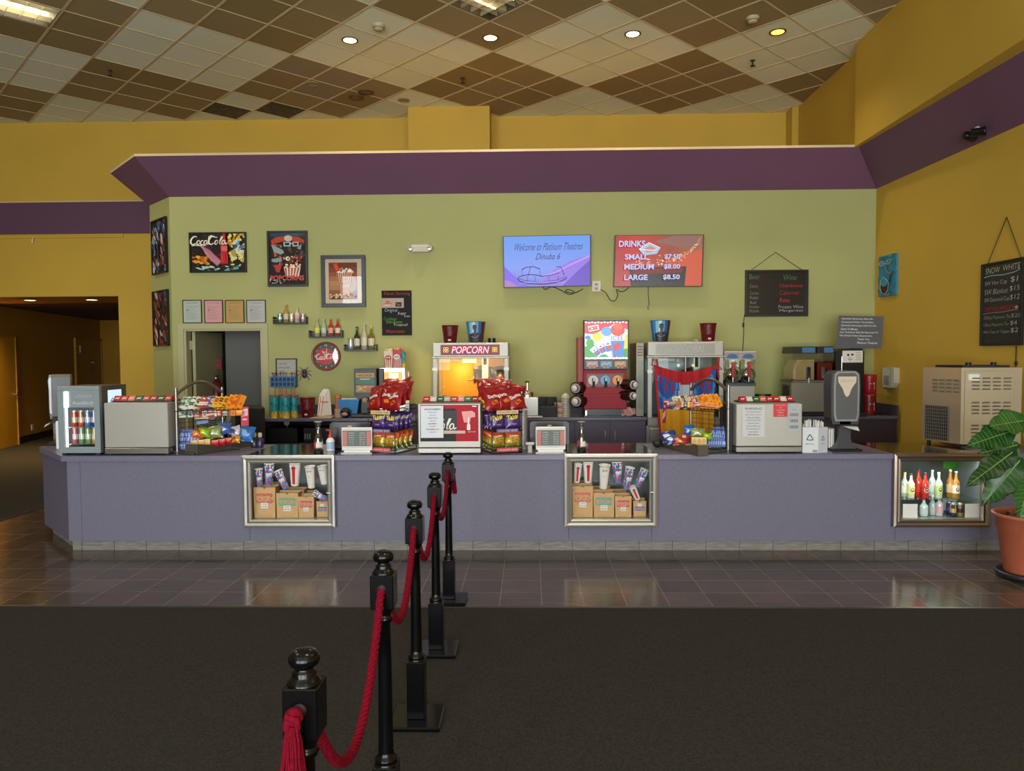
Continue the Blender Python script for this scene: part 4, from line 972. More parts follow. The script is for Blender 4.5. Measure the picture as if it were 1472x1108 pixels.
def chip_stand(where, px, py, rz, seed):
    p = at(px, py); o = Vector((p.x, p.y+.05, CT)); BM = Matrix.Translation(o) @ Matrix.Rotation(rz, 4, 'Z')
    t = thing('chip_stand', 'black wire chip stand, %s' % where, 'snack stand', o, rz)
    w = .29; d = .36; WR_ = mat('15141a', .4)
    lev = [.03, .205, .375]
    for i, z in enumerate(lev):
        b = B()
        b.tube([(-w/2, -.03, z), (w/2, -.03, z), (w/2, d, z+.02), (-w/2, d, z+.02)], .004, WR_, 6, closed=True)
        b.tube([(-w/2, -.03, z+.035), (w/2, -.03, z+.035), (w/2, d, z+.06), (-w/2, d, z+.06)], .003, WR_, 6, closed=True)
        for k in range(9): x = -w/2+w*k/8; b.tube([(x, -.03, z+.035), (x, -.03, z), (x, d, z+.02)], .0025, WR_, 5)
        b.build('wire_tray', t)
        b = B(); m_ = mat(('c8505a', '6a5a8a', 'd8b880')[i], .5); b.box(-w/2+.04, w/2-.04, -.036, -.034, z-.012, z+.022, m_)
        A = Art(b, 100, 14, flat(-w/2+.04, z-.012, w-.08, .034, -.036)); A.k = 1; A.text('3 FLAVORS  $3.00', 50, 11, 84, PAPER if i != 2 else INK, align='c', h=7); b.build('price_strip', t)
    b = B()
    for sx__ in (-1, 1):
        for yy in (-.02, d): b.tube([(sx__*w/2, yy, 0), (sx__*w/2, yy, .42)], .005, WR_, 6)
    b.tube([(-w/2, -.03, .004), (w/2, -.03, .004), (w/2, d, .004), (-w/2, d, .004)], .005, WR_, 6, closed=True)
    b.build('wire_frame', t)
    rd = random.Random(seed)
    for li, (me, col) in enumerate(((ME_ORG, 'orange and green chip bag'), (ME_PUR, 'purple rolled-tortilla chip bag'))):
        for row in range(4):
            for k in (0, 1):
                x = (-.072, .072)[k]+rd.uniform(-.006, .006); y = .02+row*.085
                M = BM @ Matrix.Translation((x, y, lev[li]+.008)) @ euler(R(rd.uniform(-14, -6)), R(rd.uniform(-5, 5)), R(rd.uniform(-6, 6)))
                bag(me, '%s, %s side, %s from front, %s tray of %s' % (col, ('left', 'right')[k], ORD[row], ('bottom', 'middle')[li], where.split(',')[0]), 'chip bag', 'chip bags on the %s trays' % ('bottom', 'middle')[li], M)
    top = []
    for row in range(4):
        for k in (0, 1, 2)[:(3 if row < 3 else 2)]:
            x = (-.105, .02, .12)[k]+rd.uniform(-.01, .01); y = .0+row*.085+(.02 if k == 1 else 0)
            top.append((x, y, lev[2]+.018+row*.04+(.012 if k == 1 else 0), -22-row*6, rd.uniform(-16, 16), rd.uniform(-14, 14), row, k))
    for n_, (x, y, z, ax, ay, az, row, k) in enumerate(top):
        M = BM @ Matrix.Translation((x, y, z)) @ euler(R(ax), R(ay), R(az))
        bag(ME_RED[n_ % 2], 'red chip bag, %s, %s row, top pile of %s' % (('left end', 'middle', 'right end')[k], ORD[row], where.split(',')[0]), 'chip bag', 'red chip bags piled on top', M)
chip_stand('left chip stand', 549, 652, R(-22), 4)
chip_stand('middle chip stand', 728, 652, R(20), 9)
# ---- candy racks
def slab(name, w, h, t, c, c2, seed=0, word=None):
    b = B(); m_ = mat(c, .4); b.box(-w/2, w/2, 0, t, 0, h, m_); A = Art(b, 100, 100*h/w, flat(-w/2, 0, w, h)); H = A.H; A.k = 1
    rd = random.Random(c+c2+str(w)); k_ = rd.randrange(4); M2 = mat(c2, .4)
    if k_ == 0:
        A.poly([(8, H*.15), (92, H*.08), (92, H*.45), (8, H*.52)], M2); A.rect(20, H*.62, 80, H*.7, M2); A.line([(16, H*.38), (30, H*.24), (44, H*.38), (60, H*.22), (84, H*.32)], 5, m_)
    elif k_ == 1:
        A.ell(50, H*.36, 38, H*.22, M2, 14); A.line([(26, H*.4), (38, H*.3), (50, H*.4), (62, H*.3), (76, H*.38)], 6, m_); A.rect(14, H*.74, 86, H*.9, M2)
    elif k_ == 2:
        A.poly([(0, H*.55), (100, H*.3), (100, H*.62), (0, H*.86)], M2); A.rect(18, H*.1, 82, H*.22, M2); A.line([(14, H*.72), (40, H*.56), (60, H*.62), (88, H*.44)], 5, m_)
    else:
        A.rect(0, H*.0, 30, H, M2); A.line([(42, H*.2), (86, H*.2)], 9, M2); A.line([(42, H*.4), (76, H*.4)], 6, M2); A.ell(64, H*.68, 20, H*.14, M2, 12)
    o = b.build(name); me = o.data; bpy.data.objects.remove(o); return me
KIND = {}
def slabk(c, c2, w=.085, h=.15, t=.024):
    k = (c, c2, w, h, t)
    if k not in KIND: KIND[k] = slab('candy_box', w, h, t, c, c2)
    return KIND[k]
def candy_rack(where, mirror):
    s = -1 if mirror else 1
    if not mirror: P0 = U(254, 652, Z=CT); P0 = Vector((P0.x, 6.86, CT)); P1 = Vector((U(320, 600, Y=7.25).x, 7.25, CT))
    else: P0 = Vector((U(1046.5, 650, Y=6.86).x, 6.86, CT)); P1 = Vector((U(993, 600, Y=7.25).x, 7.25, CT))
    v = P1-P0; L = v.length; rz = math.atan2(v.y, v.x)
    t = thing('candy_rack', 'chrome wire candy rack with arched top rail, %s' % where, 'candy rack', P0, rz)
    MT = mat('8f8d88', .35, .9); WRm = mat('2c2a28', .4, .5); H = .615; BRN = mat('6e6355', .35, .6)
    # local: +x from the outer front post to the inner back post; wall of the rack faces -y (left rack) or +y (right rack)
    f = -1 if not mirror else 1
    b = B(); b.cyl((0, 0, 0), .015, H, MT, 12); b.build('post', t); b = B(); b.cyl((L, 0, 0), .013, H-.01, MT, 12); b.build('post', t)
    b = B(); b.tube([(L*i/14, 0, H-.06+.11*math.sin(pi*i/14)) for i in range(15)], .016, BRN, 10); b.build('arch_rail', t)
    b = B()
    for i in range(11): b.tube([(0, 0, .06+i*.045), (L, 0, .06+i*.045)], .0022, WRm, 5)
    for i in range(1, 6): b.tube([(L*i/6, 0, .05), (L*i/6, 0, .52)], .0022, WRm, 5)
    b.build('wire_grid', t)
    b = B(); b.tube([(-.03, 0, .014), (L+.03, 0, .014)], .012, MT, 8); b.tube([(0, 0, .012), (0, f*.26, .012)], .012, MT, 8); b.tube([(L, 0, .012), (L, f*.26, .012)], .012, MT, 8); b.build('base_tubes', t)
    b = B()
    ys = [f*.03, f*.12, f*.19]; zs = [.40, .385, .375]
    for y_, z_ in zip(ys, zs): b.tube([(-.02, y_, z_), (L+.03, y_, z_)], .003, WRm, 5)
    b.tube([(-.02, f*.2, .42), (L+.03, f*.2, .42)], .003, WRm, 5)
    for i in range(13): x = -.02+(L+.05)*i/12; b.tube([(x, f*.0, .40), (x, f*.19, .375), (x, f*.2, .42)], .002, WRm, 5)
    b.build('wire_basket', t)
    return t, P0, rz, L, f
def pbox(lab, px, py, Y, me, tilt=-28, roll=0, yaw=0, name='candy_box', grp=None, cat='candy box'):
    p = U(px, py, Y=Y); o = bpy.data.objects.new(name, me); COL.objects.link(o)
    o.matrix_world = Matrix.Translation(p) @ euler(R(tilt), R(roll), R(yaw)); return tag(o, lab, cat, grp)
colsL = [('d8d8cc', '5a8a6a', 'white'), ('d4d6ca', '6a9a7a', 'white'), ('e0dccb', '3a4a3a', 'white and green'), ('c9c4b0', '2c5a3c', 'cream'), ('c0462c', 'e0d8c8', 'red striped'), ('7a4a5a', 'd8c8c8', 'plum'), ('5c5470', 'c8a8a0', 'purple'),
         ('e0b020', 'b83a20', 'yellow'), ('dca820', '6a3a1a', 'yellow and brown'), ('d8a01c', '8a4a1a', 'deep yellow'), ('e8901c', 'c85a14', 'orange'), ('e58a18', 'c05010', 'orange'), ('e88c1c', 'cc6414', 'orange')]
t_, P0, rz, L, f = candy_rack('left one by the fridge end', False)
GC = 'theatre candy boxes filed on the racks'
for i, (c_, c2_, nm) in enumerate(colsL):
    u = i/12; px = 262+u*80; py = 587-u*1.5; Y = 6.90+.20*u
    pbox('%s candy box, %s from left, upper row of left candy rack' % (nm, ORD[i]), px, py, Y, slabk(c_, c2_, .07, .135+(.02 if i > 9 else 0), .02), -38, 22, 18, grp=GC)
for i, (c_, c2_) in enumerate((('c9d0c4', '3a6a5a'), ('ccd2c8', '3a7a6a'), ('b02838', 'e0d8d0'), ('d8ccc4', 'a83040'), ('b8242c', 'e8e0d8'), ('c02c28', 'e0d0c0'), ('3c3436', 'c8b8a0'), ('e07a1c', 'a84818'), ('d86a18', 'f0c060'))):
    u = i/8; pbox('small front candy box, %s from left, lower row of left candy rack' % ORD[i], 262+u*82, 600-u*3, 6.86+.2*u, slabk(c_, c2_, .06, .055, .018), -15, 0, 22, grp='small candy boxes in the basket fronts')
pbox('peach coloured candy box hanging below the left rack basket', 290, 602, 6.98, slabk('d8a468', 'c07a34', .13, .065, .03), -10, 0, 8, grp=None)
pbox('blue candy packet under the peach box on the left rack', 291, 609, 7.02, slabk('3a68a8', '6a90c8', .11, .03, .03), -10, -6, 8, name='candy_packet', cat='candy packet')
pbox('hanging red and white candy bag at the right of the left rack', 352, 612, 7.12, slabk('b8283a', 'd8b8bc', .075, .185, .012), 0, 0, 0, name='candy_bag', cat='candy bag')
BLU = slabk('2a4ea0', '8aa4d8', .05, .19, .012)
for i in range(6):
    pbox('blue sour straw packet, %s from the left at the foot of the left rack' % ORD[i], 259+i*3.6, 646, 6.90+.012*i, BLU, -12, 4+i*3, 12, name='candy_packet', grp='blue straw packets', cat='candy packet')
# tray
def tray(lab, A0, A1, wd, h, fac):
    """A0 front outer corner, A1 back inner corner on the counter; wd = width of the short front face"""
    v = (A1-A0); v.z = 0; L_ = v.length; rz_ = math.atan2(v.y, v.x); t = thing('candy_tray', lab, 'tray', (A0.x, A0.y, CT), rz_)
    TM = mat('77736c', .35, .7); g = fac*wd
    b = B(); ya, yb = min(0, g), max(0, g)
    b.box(0, L_, ya, yb, 0.001, .006, TM); b.box(0, .004, ya, yb, 0, h, TM)
    for y in (0, g):
        b.prism([(0, 0), (L_, 0), (L_, h*.9), (L_*.6, h*.75), (L_*.25, h*.75), (0, h)], min(y, y-fac*-.003), max(y, y-fac*-.003), TM)
    b.box(L_-.004, L_, ya, yb, 0, h*.9, TM); b.build('sheet_metal', t); b = B(); b.tube([(0, 0, h), (0, g, h)], .004, STEEL, 6); b.build('rolled_edge', t)
    return t
tray('grey sheet metal candy tray at the foot of the left rack', U(285, 654, Z=CT), U(355, 643, Z=CT)+Vector((0, .12, 0)), .15, .10, 1)
def pouch(c, c2, w=.11, h=.09, t=.05):
    k = ('p', c, c2, w, h, t)
    if k not in KIND:
        m1, m2 = foil(c), foil(c2)
        rd = random.Random(len(KIND)); KIND[k] = pillow_mesh('candy_bag', w, h, t, m1, lambda u, v: m2 if (math.sin(7*u+len(c)*3)+math.cos(9*v+u*4)) > .75 else m1, None, len(KIND))
    return KIND[k]
for (lab, px, py, Y, me, tl, rl, yw) in (
    ('orange-red candy bag behind the yellow boxes, left tray', 283, 630, 6.98, pouch('c85a3a', 'e0a030'), -20, 0, 15),
    ('lime green candy bag on the left tray', 293, 628, 7.0, pouch('8ab020', 'c8d03a'), -20, 5, 15), ('silver-green crinkled candy bag on the left tray', 308, 630, 7.06, pouch('8a9458', 'b8b890', .15, .12, .05), -15, -8, 10),
    ('blue-topped candy bag behind the post on the left tray', 322, 624, 7.12, pouch('3a62a8', '9a8ab0', .13, .11, .05), -15, 0, 10), ('blue candy bag heaped at the far end of the left tray', 352, 634, 7.1, pouch('2f6ab0', '8ab0d8', .15, .15, .07), -20, 10, 0),
    ('white and purple candy bag beside the heaped blue one, left tray', 340, 628, 7.16, pouch('c0b8c8', '5a4a7a', .10, .11, .05), -15, -12, 0), ('small orange candy bag at the far end of the left tray', 339, 636, 7.05, pouch('c8902a', 'a04a2a', .08, .07, .04), -20, 0, 0)):
    pbox(lab, px, py, Y, me, tl, rl, yw, name='candy_bag', cat='candy bag')
for i in range(3): pbox('yellow candy box, %s from the left at the front of the left tray' % ORD[i], 279+i*9, 643-i, 6.86+.02*i, slabk('d8b850', 'c0863a', .06, .065, .03), -4, 0, 12, grp='yellow candy boxes')
for i in range(4): pbox('flat red candy box, %s from the left in the left tray' % ORD[i], 308+i*9.5, 639-i*1.5, 6.93+.05*i, slabk('b8202c', 'e0a8a0', .07, .06, .03), -45, 0, 12, grp='red candy boxes')
t_, P0, rz, L, f = candy_rack('right one in front of the apron', True)
colsR = [('d8cfb4', '8a5a3a', 'cream'), ('e0d8c0', '6a6a5a', 'white'), ('4a3a34', 'c0a888', 'dark brown'), ('c8b888', '6a4a3a', 'tan'), ('7a3a3a', 'd8c0b0', 'maroon'), ('c06a2c', 'e0c8a0', 'rust'), ('b8a088', '5a3a4a', 'mauve'), ('e09a20', 'c04a1a', 'amber'), ('ec9a1c', 'cc6a14', 'orange'), ('ee9c1e', 'c86412', 'orange'), ('ec981a', 'cc6a14', 'orange'), ('ee9c1c', 'c86010', 'orange'), ('ee9a1a', 'cc6812', 'orange')]
for i, (c_, c2_, nm) in enumerate(colsR):
    u = i/12; pbox('%s candy box, %s from left, upper row of right candy rack' % (nm, ORD[i]), 972+u*62, 586-u*1.5, 7.08-.2*u, slabk(c_, c2_, .07, .135+(.015 if i > 7 else 0), .02), -38, -22-u*8, -18, grp=GC)
for i, (c_, c2_) in enumerate((('b8303c', 'e0d8d0'), ('3a3436', 'b8a8a0'), ('c86a24', '8a3a1a'), ('2c2a2c', 'c8b8a0'), ('c8601c', 'e0b060'), ('b8202a', 'e8e0d8'), ('e88a1c', 'c8601a'), ('ee9a20', 'c8601a'), ('ea901c', 'c8601a'))):
    u = i/8; pbox('small front candy box, %s from left, lower row of right candy rack' % ORD[i], 958+u*70, 584+u*3, 7.06-.2*u, slabk(c_, c2_, .06, .055, .018), -15, 0, -18, grp='small candy boxes in the basket fronts')
pbox('narrow red and purple candy bag hanging at the left of the right rack', 954, 608, 7.02, slabk('8a2038', 'c8909a', .03, .19, .012), 0, 4, -40, name='candy_bag', cat='candy bag')
for i in range(7):
    pbox('blue sour straw packet, %s from the left at the foot of the right rack' % ORD[i], 1020+i*3.4, 642, 7.0-.02*i, BLU, -12, 18-i, -12, name='candy_packet', grp='blue straw packets', cat='candy packet')
tray('grey sheet metal candy tray at the foot of the right rack', U(1003, 656, Z=CT), U(950, 643, Z=CT)+Vector((0, .12, 0)), .10, .10, -1)
for (lab, px, py, Y, me, tl, rl, yw) in (
    ('blue and white cookie pack at the back end of the right tray', 963, 634, 7.0, pouch('1f3a7a', 'd0d8e8', .14, .10, .05), -15, -12, -8), ('second blue and white cookie pack leaning in the right tray', 968, 637, 6.94, pouch('2a4a90', 'e0e4ec', .12, .08, .04), -30, -14, -8),
    ('bright blue candy bag standing upright in the right tray', 991, 626, 7.08, pouch('1f62b8', '3a80c8', .10, .10, .04), -5, 0, 0), ('silver-green crinkled candy bag on the right tray', 1003, 630, 7.02, pouch('8a9458', 'b8b890', .14, .10, .05), -15, 0, -10),
    ('red and brown candy bag lower in the right tray', 978, 640, 6.90, pouch('a83a2a', 'd89a6a', .13, .08, .05), -25, 0, -10), ('red candy bag on the right tray below the blue one', 984, 634, 6.97, pouch('b82830', 'c8b0a0', .09, .07, .05), -20, 10, -10),
    ('lime green candy bag at the front of the right tray', 1017, 631, 6.95, pouch('8ab820', 'c8d83a', .09, .06, .04), -25, 0, -10), ('orange-brown candy bag near the front corner of the right tray', 992, 646, 6.86, pouch('b86a3a', '6a8ab0', .10, .06, .05), -25, 0, -10)):
    pbox(lab, px, py, Y, me, tl, rl, yw, name='candy_bag', cat='candy bag')
for i in range(3): pbox('yellow candy box, %s from the left at the front of the right tray' % ORD[i], 998+i*7, 641, 6.86, slabk('d8b850', 'c0863a', .045, .08, .03), -4, 0, -8, grp='yellow candy boxes')
# coiled black scanner left of the right rack
p = at(945, 643); t = thing('barcode_scanner', 'black handheld scanner lying left of the right candy rack', 'scanner', (p.x, p.y, CT)); b = B(); b.sphere((0, 0, .045), .045, BLACKM, sx=1.1, sy=.8); b.build('head', t); b = B(); b.tube([(0, 0, .03), (.03, 0, .02), (.08, .02, .012), (.14, .06, .008)], .01, BLACKM); b.build('cable', t)
# white straw box and small napkin pack
p = at(1158, 653); x0 = U(1154, 653, Y=6.78).x; x1 = U(1190, 653, Y=6.78).x; hS = U(1172, 614, Y=6.78).z-CT; w = x1-x0
t = thing('straw_box', 'white cardboard box of wrapped straws with recycling symbols', 'box', ((x0+x1)/2, 6.78, CT)); BX = mat('c9ccd0', .6); BX2 = mat('b4b8be', .6)
b = B(); d = .14; q = [(-w/2, .01), (0.02, -.015), (w/2, .01), (w/2, d), (-w/2, d)]
b.add([(x, y, 0) for x, y in q]+[(x, y, hS*(1 if i != 1 else 1.0)) for i, (x, y) in enumerate(q)], [(0, 1, 6, 5), (1, 2, 7, 6), (2, 3, 8, 7), (3, 4, 9, 8), (4, 0, 5, 9)], [BX, BX2, BX, BX, BX])
def tri(A, cx_, cy_, s):
    for k in range(3):
        a0 = R(-90+120*k); a1 = R(-90+120*(k+1)); A.line([(cx_+s*cos(a0)*.9, cy_+s*sin(a0)*.9), (cx_+s*(cos(a0)+cos(a1))*.5, cy_+s*(sin(a0)+sin(a1))*.5), (cx_+s*cos(a1)*.9, cy_+s*sin(a1)*.9)], s*.2, INK)
A = Art(b, 60, 100, lambda u, v, l: (-w/2+u*(w/2+.02), .01-.025*u-l, v*hS)); A.k = 1; tri(A, 28, 42, 16); A.text('RECYCLE', 28, 68, 30, INK, align='c'); A.rect(38, 88, 56, 97, mat('8a8a80', .6))
A = Art(b, 60, 100, lambda u, v, l: (.02+u*(w/2-.02), -.015+.025*u-l, v*hS)); A.k = 1; tri(A, 30, 44, 12); A.text('RECYCLE', 30, 66, 24, INK, align='c')
b.build('carton', t)
b = B(); rd = random.Random(3)
for i in range(60):
    x = rd.uniform(-w/2+.01, w/2-.01); y = rd.uniform(.02, d-.02); zt2 = hS+.04+.03*rd.random()-.03*abs(x/w*2)**2; b.tube([(x, y, .05), (x+rd.uniform(-.006, .006), y, zt2)], .004, PAPER, 5)
b.build('straws', t)
b = B(); b.box(0, .06, 0, .1, 0, .20, mat('a9a8a4', .4, .3), bev=.004); b.box(.006, .016, -.004, 0, .01, .19, WHITE); b.box(.03, .038, -.004, 0, .01, .19, WHITE); tag(b.build('napkin_box', loc=(U(1190, 640, Y=7.0).x, 7.0, CT)), 'small silver napkin box between the straws and the charcoal dispenser', 'box')
# ---- ice machine on the right end
q0 = U(1380, 643, Z=CT); q1 = U(1467, 643.5, Z=CT); q2 = U(1325, 635.5, Z=CT); hI = U(1380, 528.5, Y=q0.y).z-CT
W_ = (q1-q0).length; D_ = (q2-q0).length; rz_ = math.atan2((q1-q0).y, (q1-q0).x)
t = thing('ice_machine', 'large stainless steel countertop ice machine with louvred side vents', 'ice machine', (q0.x, q0.y, CT), rz_)
SM = mat('c4bca6', .3, .7, bump=.02, bscale=3); SMD = mat('7c766c', .35, .9)
lq = Matrix.Rotation(-rz_, 2) @ Vector(((q2-q0).x, (q2-q0).y))
lx_, ly_ = lq.x, lq.y
b = B(); z0 = .03
pts = [(0, 0), (W_, 0), (W_+lx_*.0, ly_), (lx_, ly_)]; n = 4
b.add([(x, y, z0) for x, y in pts]+[(x, y, hI) for x, y in pts], [(3, 2, 1, 0), (4, 5, 6, 7), (0, 1, 5, 4), (1, 2, 6, 5), (2, 3, 7, 6), (3, 0, 4, 7)], [SMD, SMD, SM, SM, SM, SM])
b.build('body', t)
b = B(); b.box(.03, W_-.07, -.006, 0, .05, hI-.03, SM, bev=.004); b.build('service_panel', t)
def louvers(b, x0, z0_, nx, nz, wx, dz, fn):
    for i in range(nx):
        for j in range(nz):
            x = x0+i*wx*1.25; z = z0_+j*dz
            b.add([fn(x, z, 0), fn(x+wx, z, 0), fn(x+wx*.9, z+dz*.42, -.012), fn(x+wx*.1, z+dz*.42, -.012), fn(x+wx*.9, z+dz*.45, 0), fn(x+wx*.1, z+dz*.45, 0)], [(0, 1, 2, 3), (3, 2, 4, 5)], [SM, mat('2c2a27', .6)])
for zz in (hI-.21, hI-.44, .1):
    b = B(); louvers(b, .09, zz, 4, 4, .075, .034, lambda x, z, o: (x, -.007+o, z)); b.build('louvre_panel', t)
ld = Vector((lx_, ly_)).normalized(); ln = Vector((-ld.y, ld.x)); 
if ln.x > 0: ln = -ln
fl = lambda s_, z, o: (ld.x*s_-ln.x*o*1.0, ld.y*s_-ln.y*o, z)
b = B(); louvers(b, .12, hI-.24, 4, 4, .065, .036, lambda x, z, o: (ld.x*(D_-x)+ln.x*(.002-o*.8), ld.y*(D_-x)+ln.y*(.002-o*.8), z)); b.build('side_louvres', t)
b = B(); s0, s1, za, zb = D_*.3, D_*.9, .05, hI*.5
P_ = lambda s_, z, o=.004: (ld.x*s_+ln.x*o, ld.y*s_+ln.y*o, z)
b.poly([P_(s0, za), P_(s0, zb), P_(s1, zb), P_(s1, za)], mat('23211f', .7))
for k in range(13): s_ = s0+(s1-s0)*k/12; b.tube([P_(s_, za, .01), P_(s_, zb, .01)], .003, SMD, 5)
for k in range(11): z = za+(zb-za)*k/10; b.tube([P_(s0, z, .012), P_(s1, z, .012)], .0025, SMD, 5)
b.build('air_grille', t)
b = B(); A = Art(b, 100, 60, flat(.06, hI-.12, .1, .06, -.007)); A.rect(0, 0, 100, 60, PAPER); b.build('rating_label', t)
b = B(); b.prismz([(.02, .02), (W_-.1, .02), (W_-.1, ly_*.9), (lx_+.1, ly_*.9)], hI, hI+.022, BLACKM)
for xx in (W_*.2, W_*.62): b.cyl((xx, .1, hI+.02), .025, .03, BLACKM, 12)
b.build('lid', t)
b = B()
for (x, y) in ((.04, .04), (W_-.05, .04), (lx_+.05, ly_-.04), (W_-.05, ly_-.04)): b.cyl((x, y, 0), .018, .03, BLACKM, 10)
b.build('feet', t)
# =================================================================== BACK COUNTER AND ITS MACHINES
YB = 9.30
BT = U(870, 599.5, Y=YB).z
CABM = mat('4b3c52', .5, noise=.08, nscale=60); BTM = mat('5c5566', .35, noise=.08, nscale=60)
print('back counter top', BT)
def bx(x, Y=YB): return U(x, 600, Y=Y).x
t = thing('back_counter', 'dark purple back counter with cupboards and open shelf below the machines', 'counter', (0, YB, 0))
xa, xb_, xc_, xd = bx(377), bx(566), bx(740), bx(929); D = YW-YB-.005
b = B(); b.box(xa, xa+.02, .03, D, 0, BT-.04, CABM); b.box(xb_-.02, xb_, .03, D, 0, BT-.04, CABM); b.box(xa+.02, xb_-.02, D-.02, D, 0, BT-.04, BLACKM); b.box(xa+.02, xb_-.02, .03, D-.02, BT-.34, BT-.32, CABM); b.box(xa+.02, xb_-.02, .03, D-.02, .08, .1, CABM)
b.build('open_shelf_unit', t)
b = B(); b.box(xb_, xd, .04, D, .08, BT-.04, CABM); b.box(xb_, xd, .08, D, 0, .08, BLACKM); b.build('cabinet_body', t)
drs = [bx(v) for v in (566, 617, 668, 719, 770, 826, 877, 928)]
for i in range(7):
    b = B(); b.box(drs[i]+.004, drs[i+1]-.004, .02, .04, .1, BT-.06, CABM); d_ = b.build('cabinet_door', t)
    hx = drs[i+1]-.06 if i % 2 == 1 else drs[i]+.06
    b = B(); b.tube([(hx, .02, BT-.17), (hx, -.005, BT-.18), (hx, -.005, BT-.29), (hx, .02, BT-.30)], .006, STEEL); b.build('door_handle', d_)
b = B(); b.box(xa-.03, xd+.01, 0, D, BT-.04, BT, BTM, bev=.004); b.box(xa-.03, xd+.01, D-.02, D, BT, BT+.13, CABM); b.build('worktop', t)
# machine on the open shelf
xc, z0, w, h = FR(384, 612, 430, 640, YB+.1)
t = thing('printer', 'black machine with a round badge on the open shelf', 'appliance', (xc, YB+.04, BT-.32)); b = B(); b.box(-w/2, w/2, 0, .4, 0, .2, BLACK, bev=.01); b.build('body', t); b = B(); b.cyl((w*.18, -.02, .26), .035, .02, mat('6a6a6a', .4), 16, 'y'); b.box(w*.18-.01, w*.18+.01, -.003, .01, .2, .25, BLACKM); b.build('badge', t)
b = B()
b.box(-.22, .22, .02, .3, 0, .2, BLACK, bev=.01)
for i in range(3): b.box(-.2+.03*i, -.185+.03*i, .01, .02, .05, .12, mat('7a7a70', .5))
tag(b.build('receipt_printer', loc=(bx(458), YB+.04, BT-.32)), 'black receipt printer further right on the open shelf', 'printer')
# right corner unit
t = thing('corner_counter', 'dark purple counter unit against the right wall below the coffee machine', 'counter', (0, YB, 0))
xa2 = bx(1130); xb2 = XR(YW)-.01
b = B(); b.box(xa2, xb2, .04, D, 0, BT-.04, mat('3a2f38', .5, noise=.08, nscale=60)); b.build('cabinet_body', t)
b = B(); b.box(xa2-.02, xb2, 0, D, BT-.04, BT, BTM, bev=.004); b.box(xa2-.02, xb2, D-.02, D, BT, BT+.13, mat('4a4452', .4)); b.box(xb2-.02, xb2, 0, D-.02, BT, BT+.13, mat('4a4452', .4)); b.build('worktop', t)
def bk(px, Y=None, z=None): return (U(px, 600, Y=Y or YB+.15).x, Y or YB+.15, BT if z is None else z)
def top(px, py, Y): return U(px, py, Y=Y).z
# ---- blue tumblers with straws
TE, TE2, GO = mat('1f8a8a', .35), mat('2a5f7a', .35), mat('c9a22c', .35)
def cupme(w, h, c1_, c2_, dark=None):
    b = B(); N = 20
    b.lathe([(0, .002), (w*.36, 0)]+[(w*(.36+.14*i/10), h*i/10) for i in range(11)]+[(w*.47, h), (w*.4, h*.9), (0, h*.88)], n=N, mf=lambda i, k: (c2_ if (i < 4 or (i < 5 and k % 3)) else ((dark or c1_) if (k//3+i) % 4 == 0 else c1_)) if i <= 11 else mat('a03028', .4))
    return b
def tumbler(lab, px, Y):
    h = top(px, 569, Y)-BT; t = thing('souvenir_cup', lab, 'cup', bk(px, Y), 0, 'teal and gold cups with straws'); w = .125
    cupme(w, h, TE, GO, TE2).build('cup', t)
    b = B(); b.cyl((0, 0, h), w*.53, .012, mat('a8442c', .4), 20); b.build('lid', t)
    b = B(); b.tube([(0, 0, h*.5), (.015, 0, h+.11)], .004, mat('8a2a2c', .4), 6); b.build('straw', t)
for i, (px, Y) in enumerate(((395, YB+.1), (402, YB+.28), (411, YB+.1), (418, YB+.28), (405, YB+.19), (423, YB+.2))):
    tumbler('teal and gold souvenir cup with straw, %s from the left on the back counter' % ORD[[0, 1, 3, 4, 2, 5][i]], px, Y)
def tub(name, lab, px, pyt, w, zb, Y, art=None, c1_='661018', tall=None, group=None):
    zt3 = top(px, pyt, Y); h = zt3-zb; t = thing(name, lab, 'popcorn tub', (U(px, pyt, Y=Y).x, Y, zb), 0, group)
    m1, m2, m3 = mat(c1_, .4), mat('3c0c12', .4), mat('7c1c24', .4)
    b = B(); N = 24; f_ = lambda v: .36+.14*v
    b.lathe([(0, .002)]+[(w*f_(i/10), h*i/10) for i in range(11)]+[(w*.51, h), (w*.51, h-.008), (w*.48, h-.008), (w*.38, .02), (0, .02)], n=N, mf=lambda i, k: m1 if i > 11 else (m2 if (k*7+i*3) % 5 == 0 else (m3 if (k*3+i) % 6 == 0 else m1)))
    if art:
        A = Art(b, 100, 110, lambda u, v, l: (w*f_(v)*cos(R(-90)+(u-.5)*R(150))*(1+.012+l*8), w*f_(v)*sin(R(-90)+(u-.5)*R(150))*(1.012+l*8), v*h), .0006); art(A)
    b.build('tub', t); return t
def art_band(A): A.line([(10, 98), (50, 94), (90, 98)], 2, PAPER); A.ell(50, 92, 10, 6, PAPER, 10); A.line([(30, 12), (30, 80)], 3, mat('3a0c10', .4)); A.line([(70, 12), (68, 80)], 3, mat('3a0c10', .4))
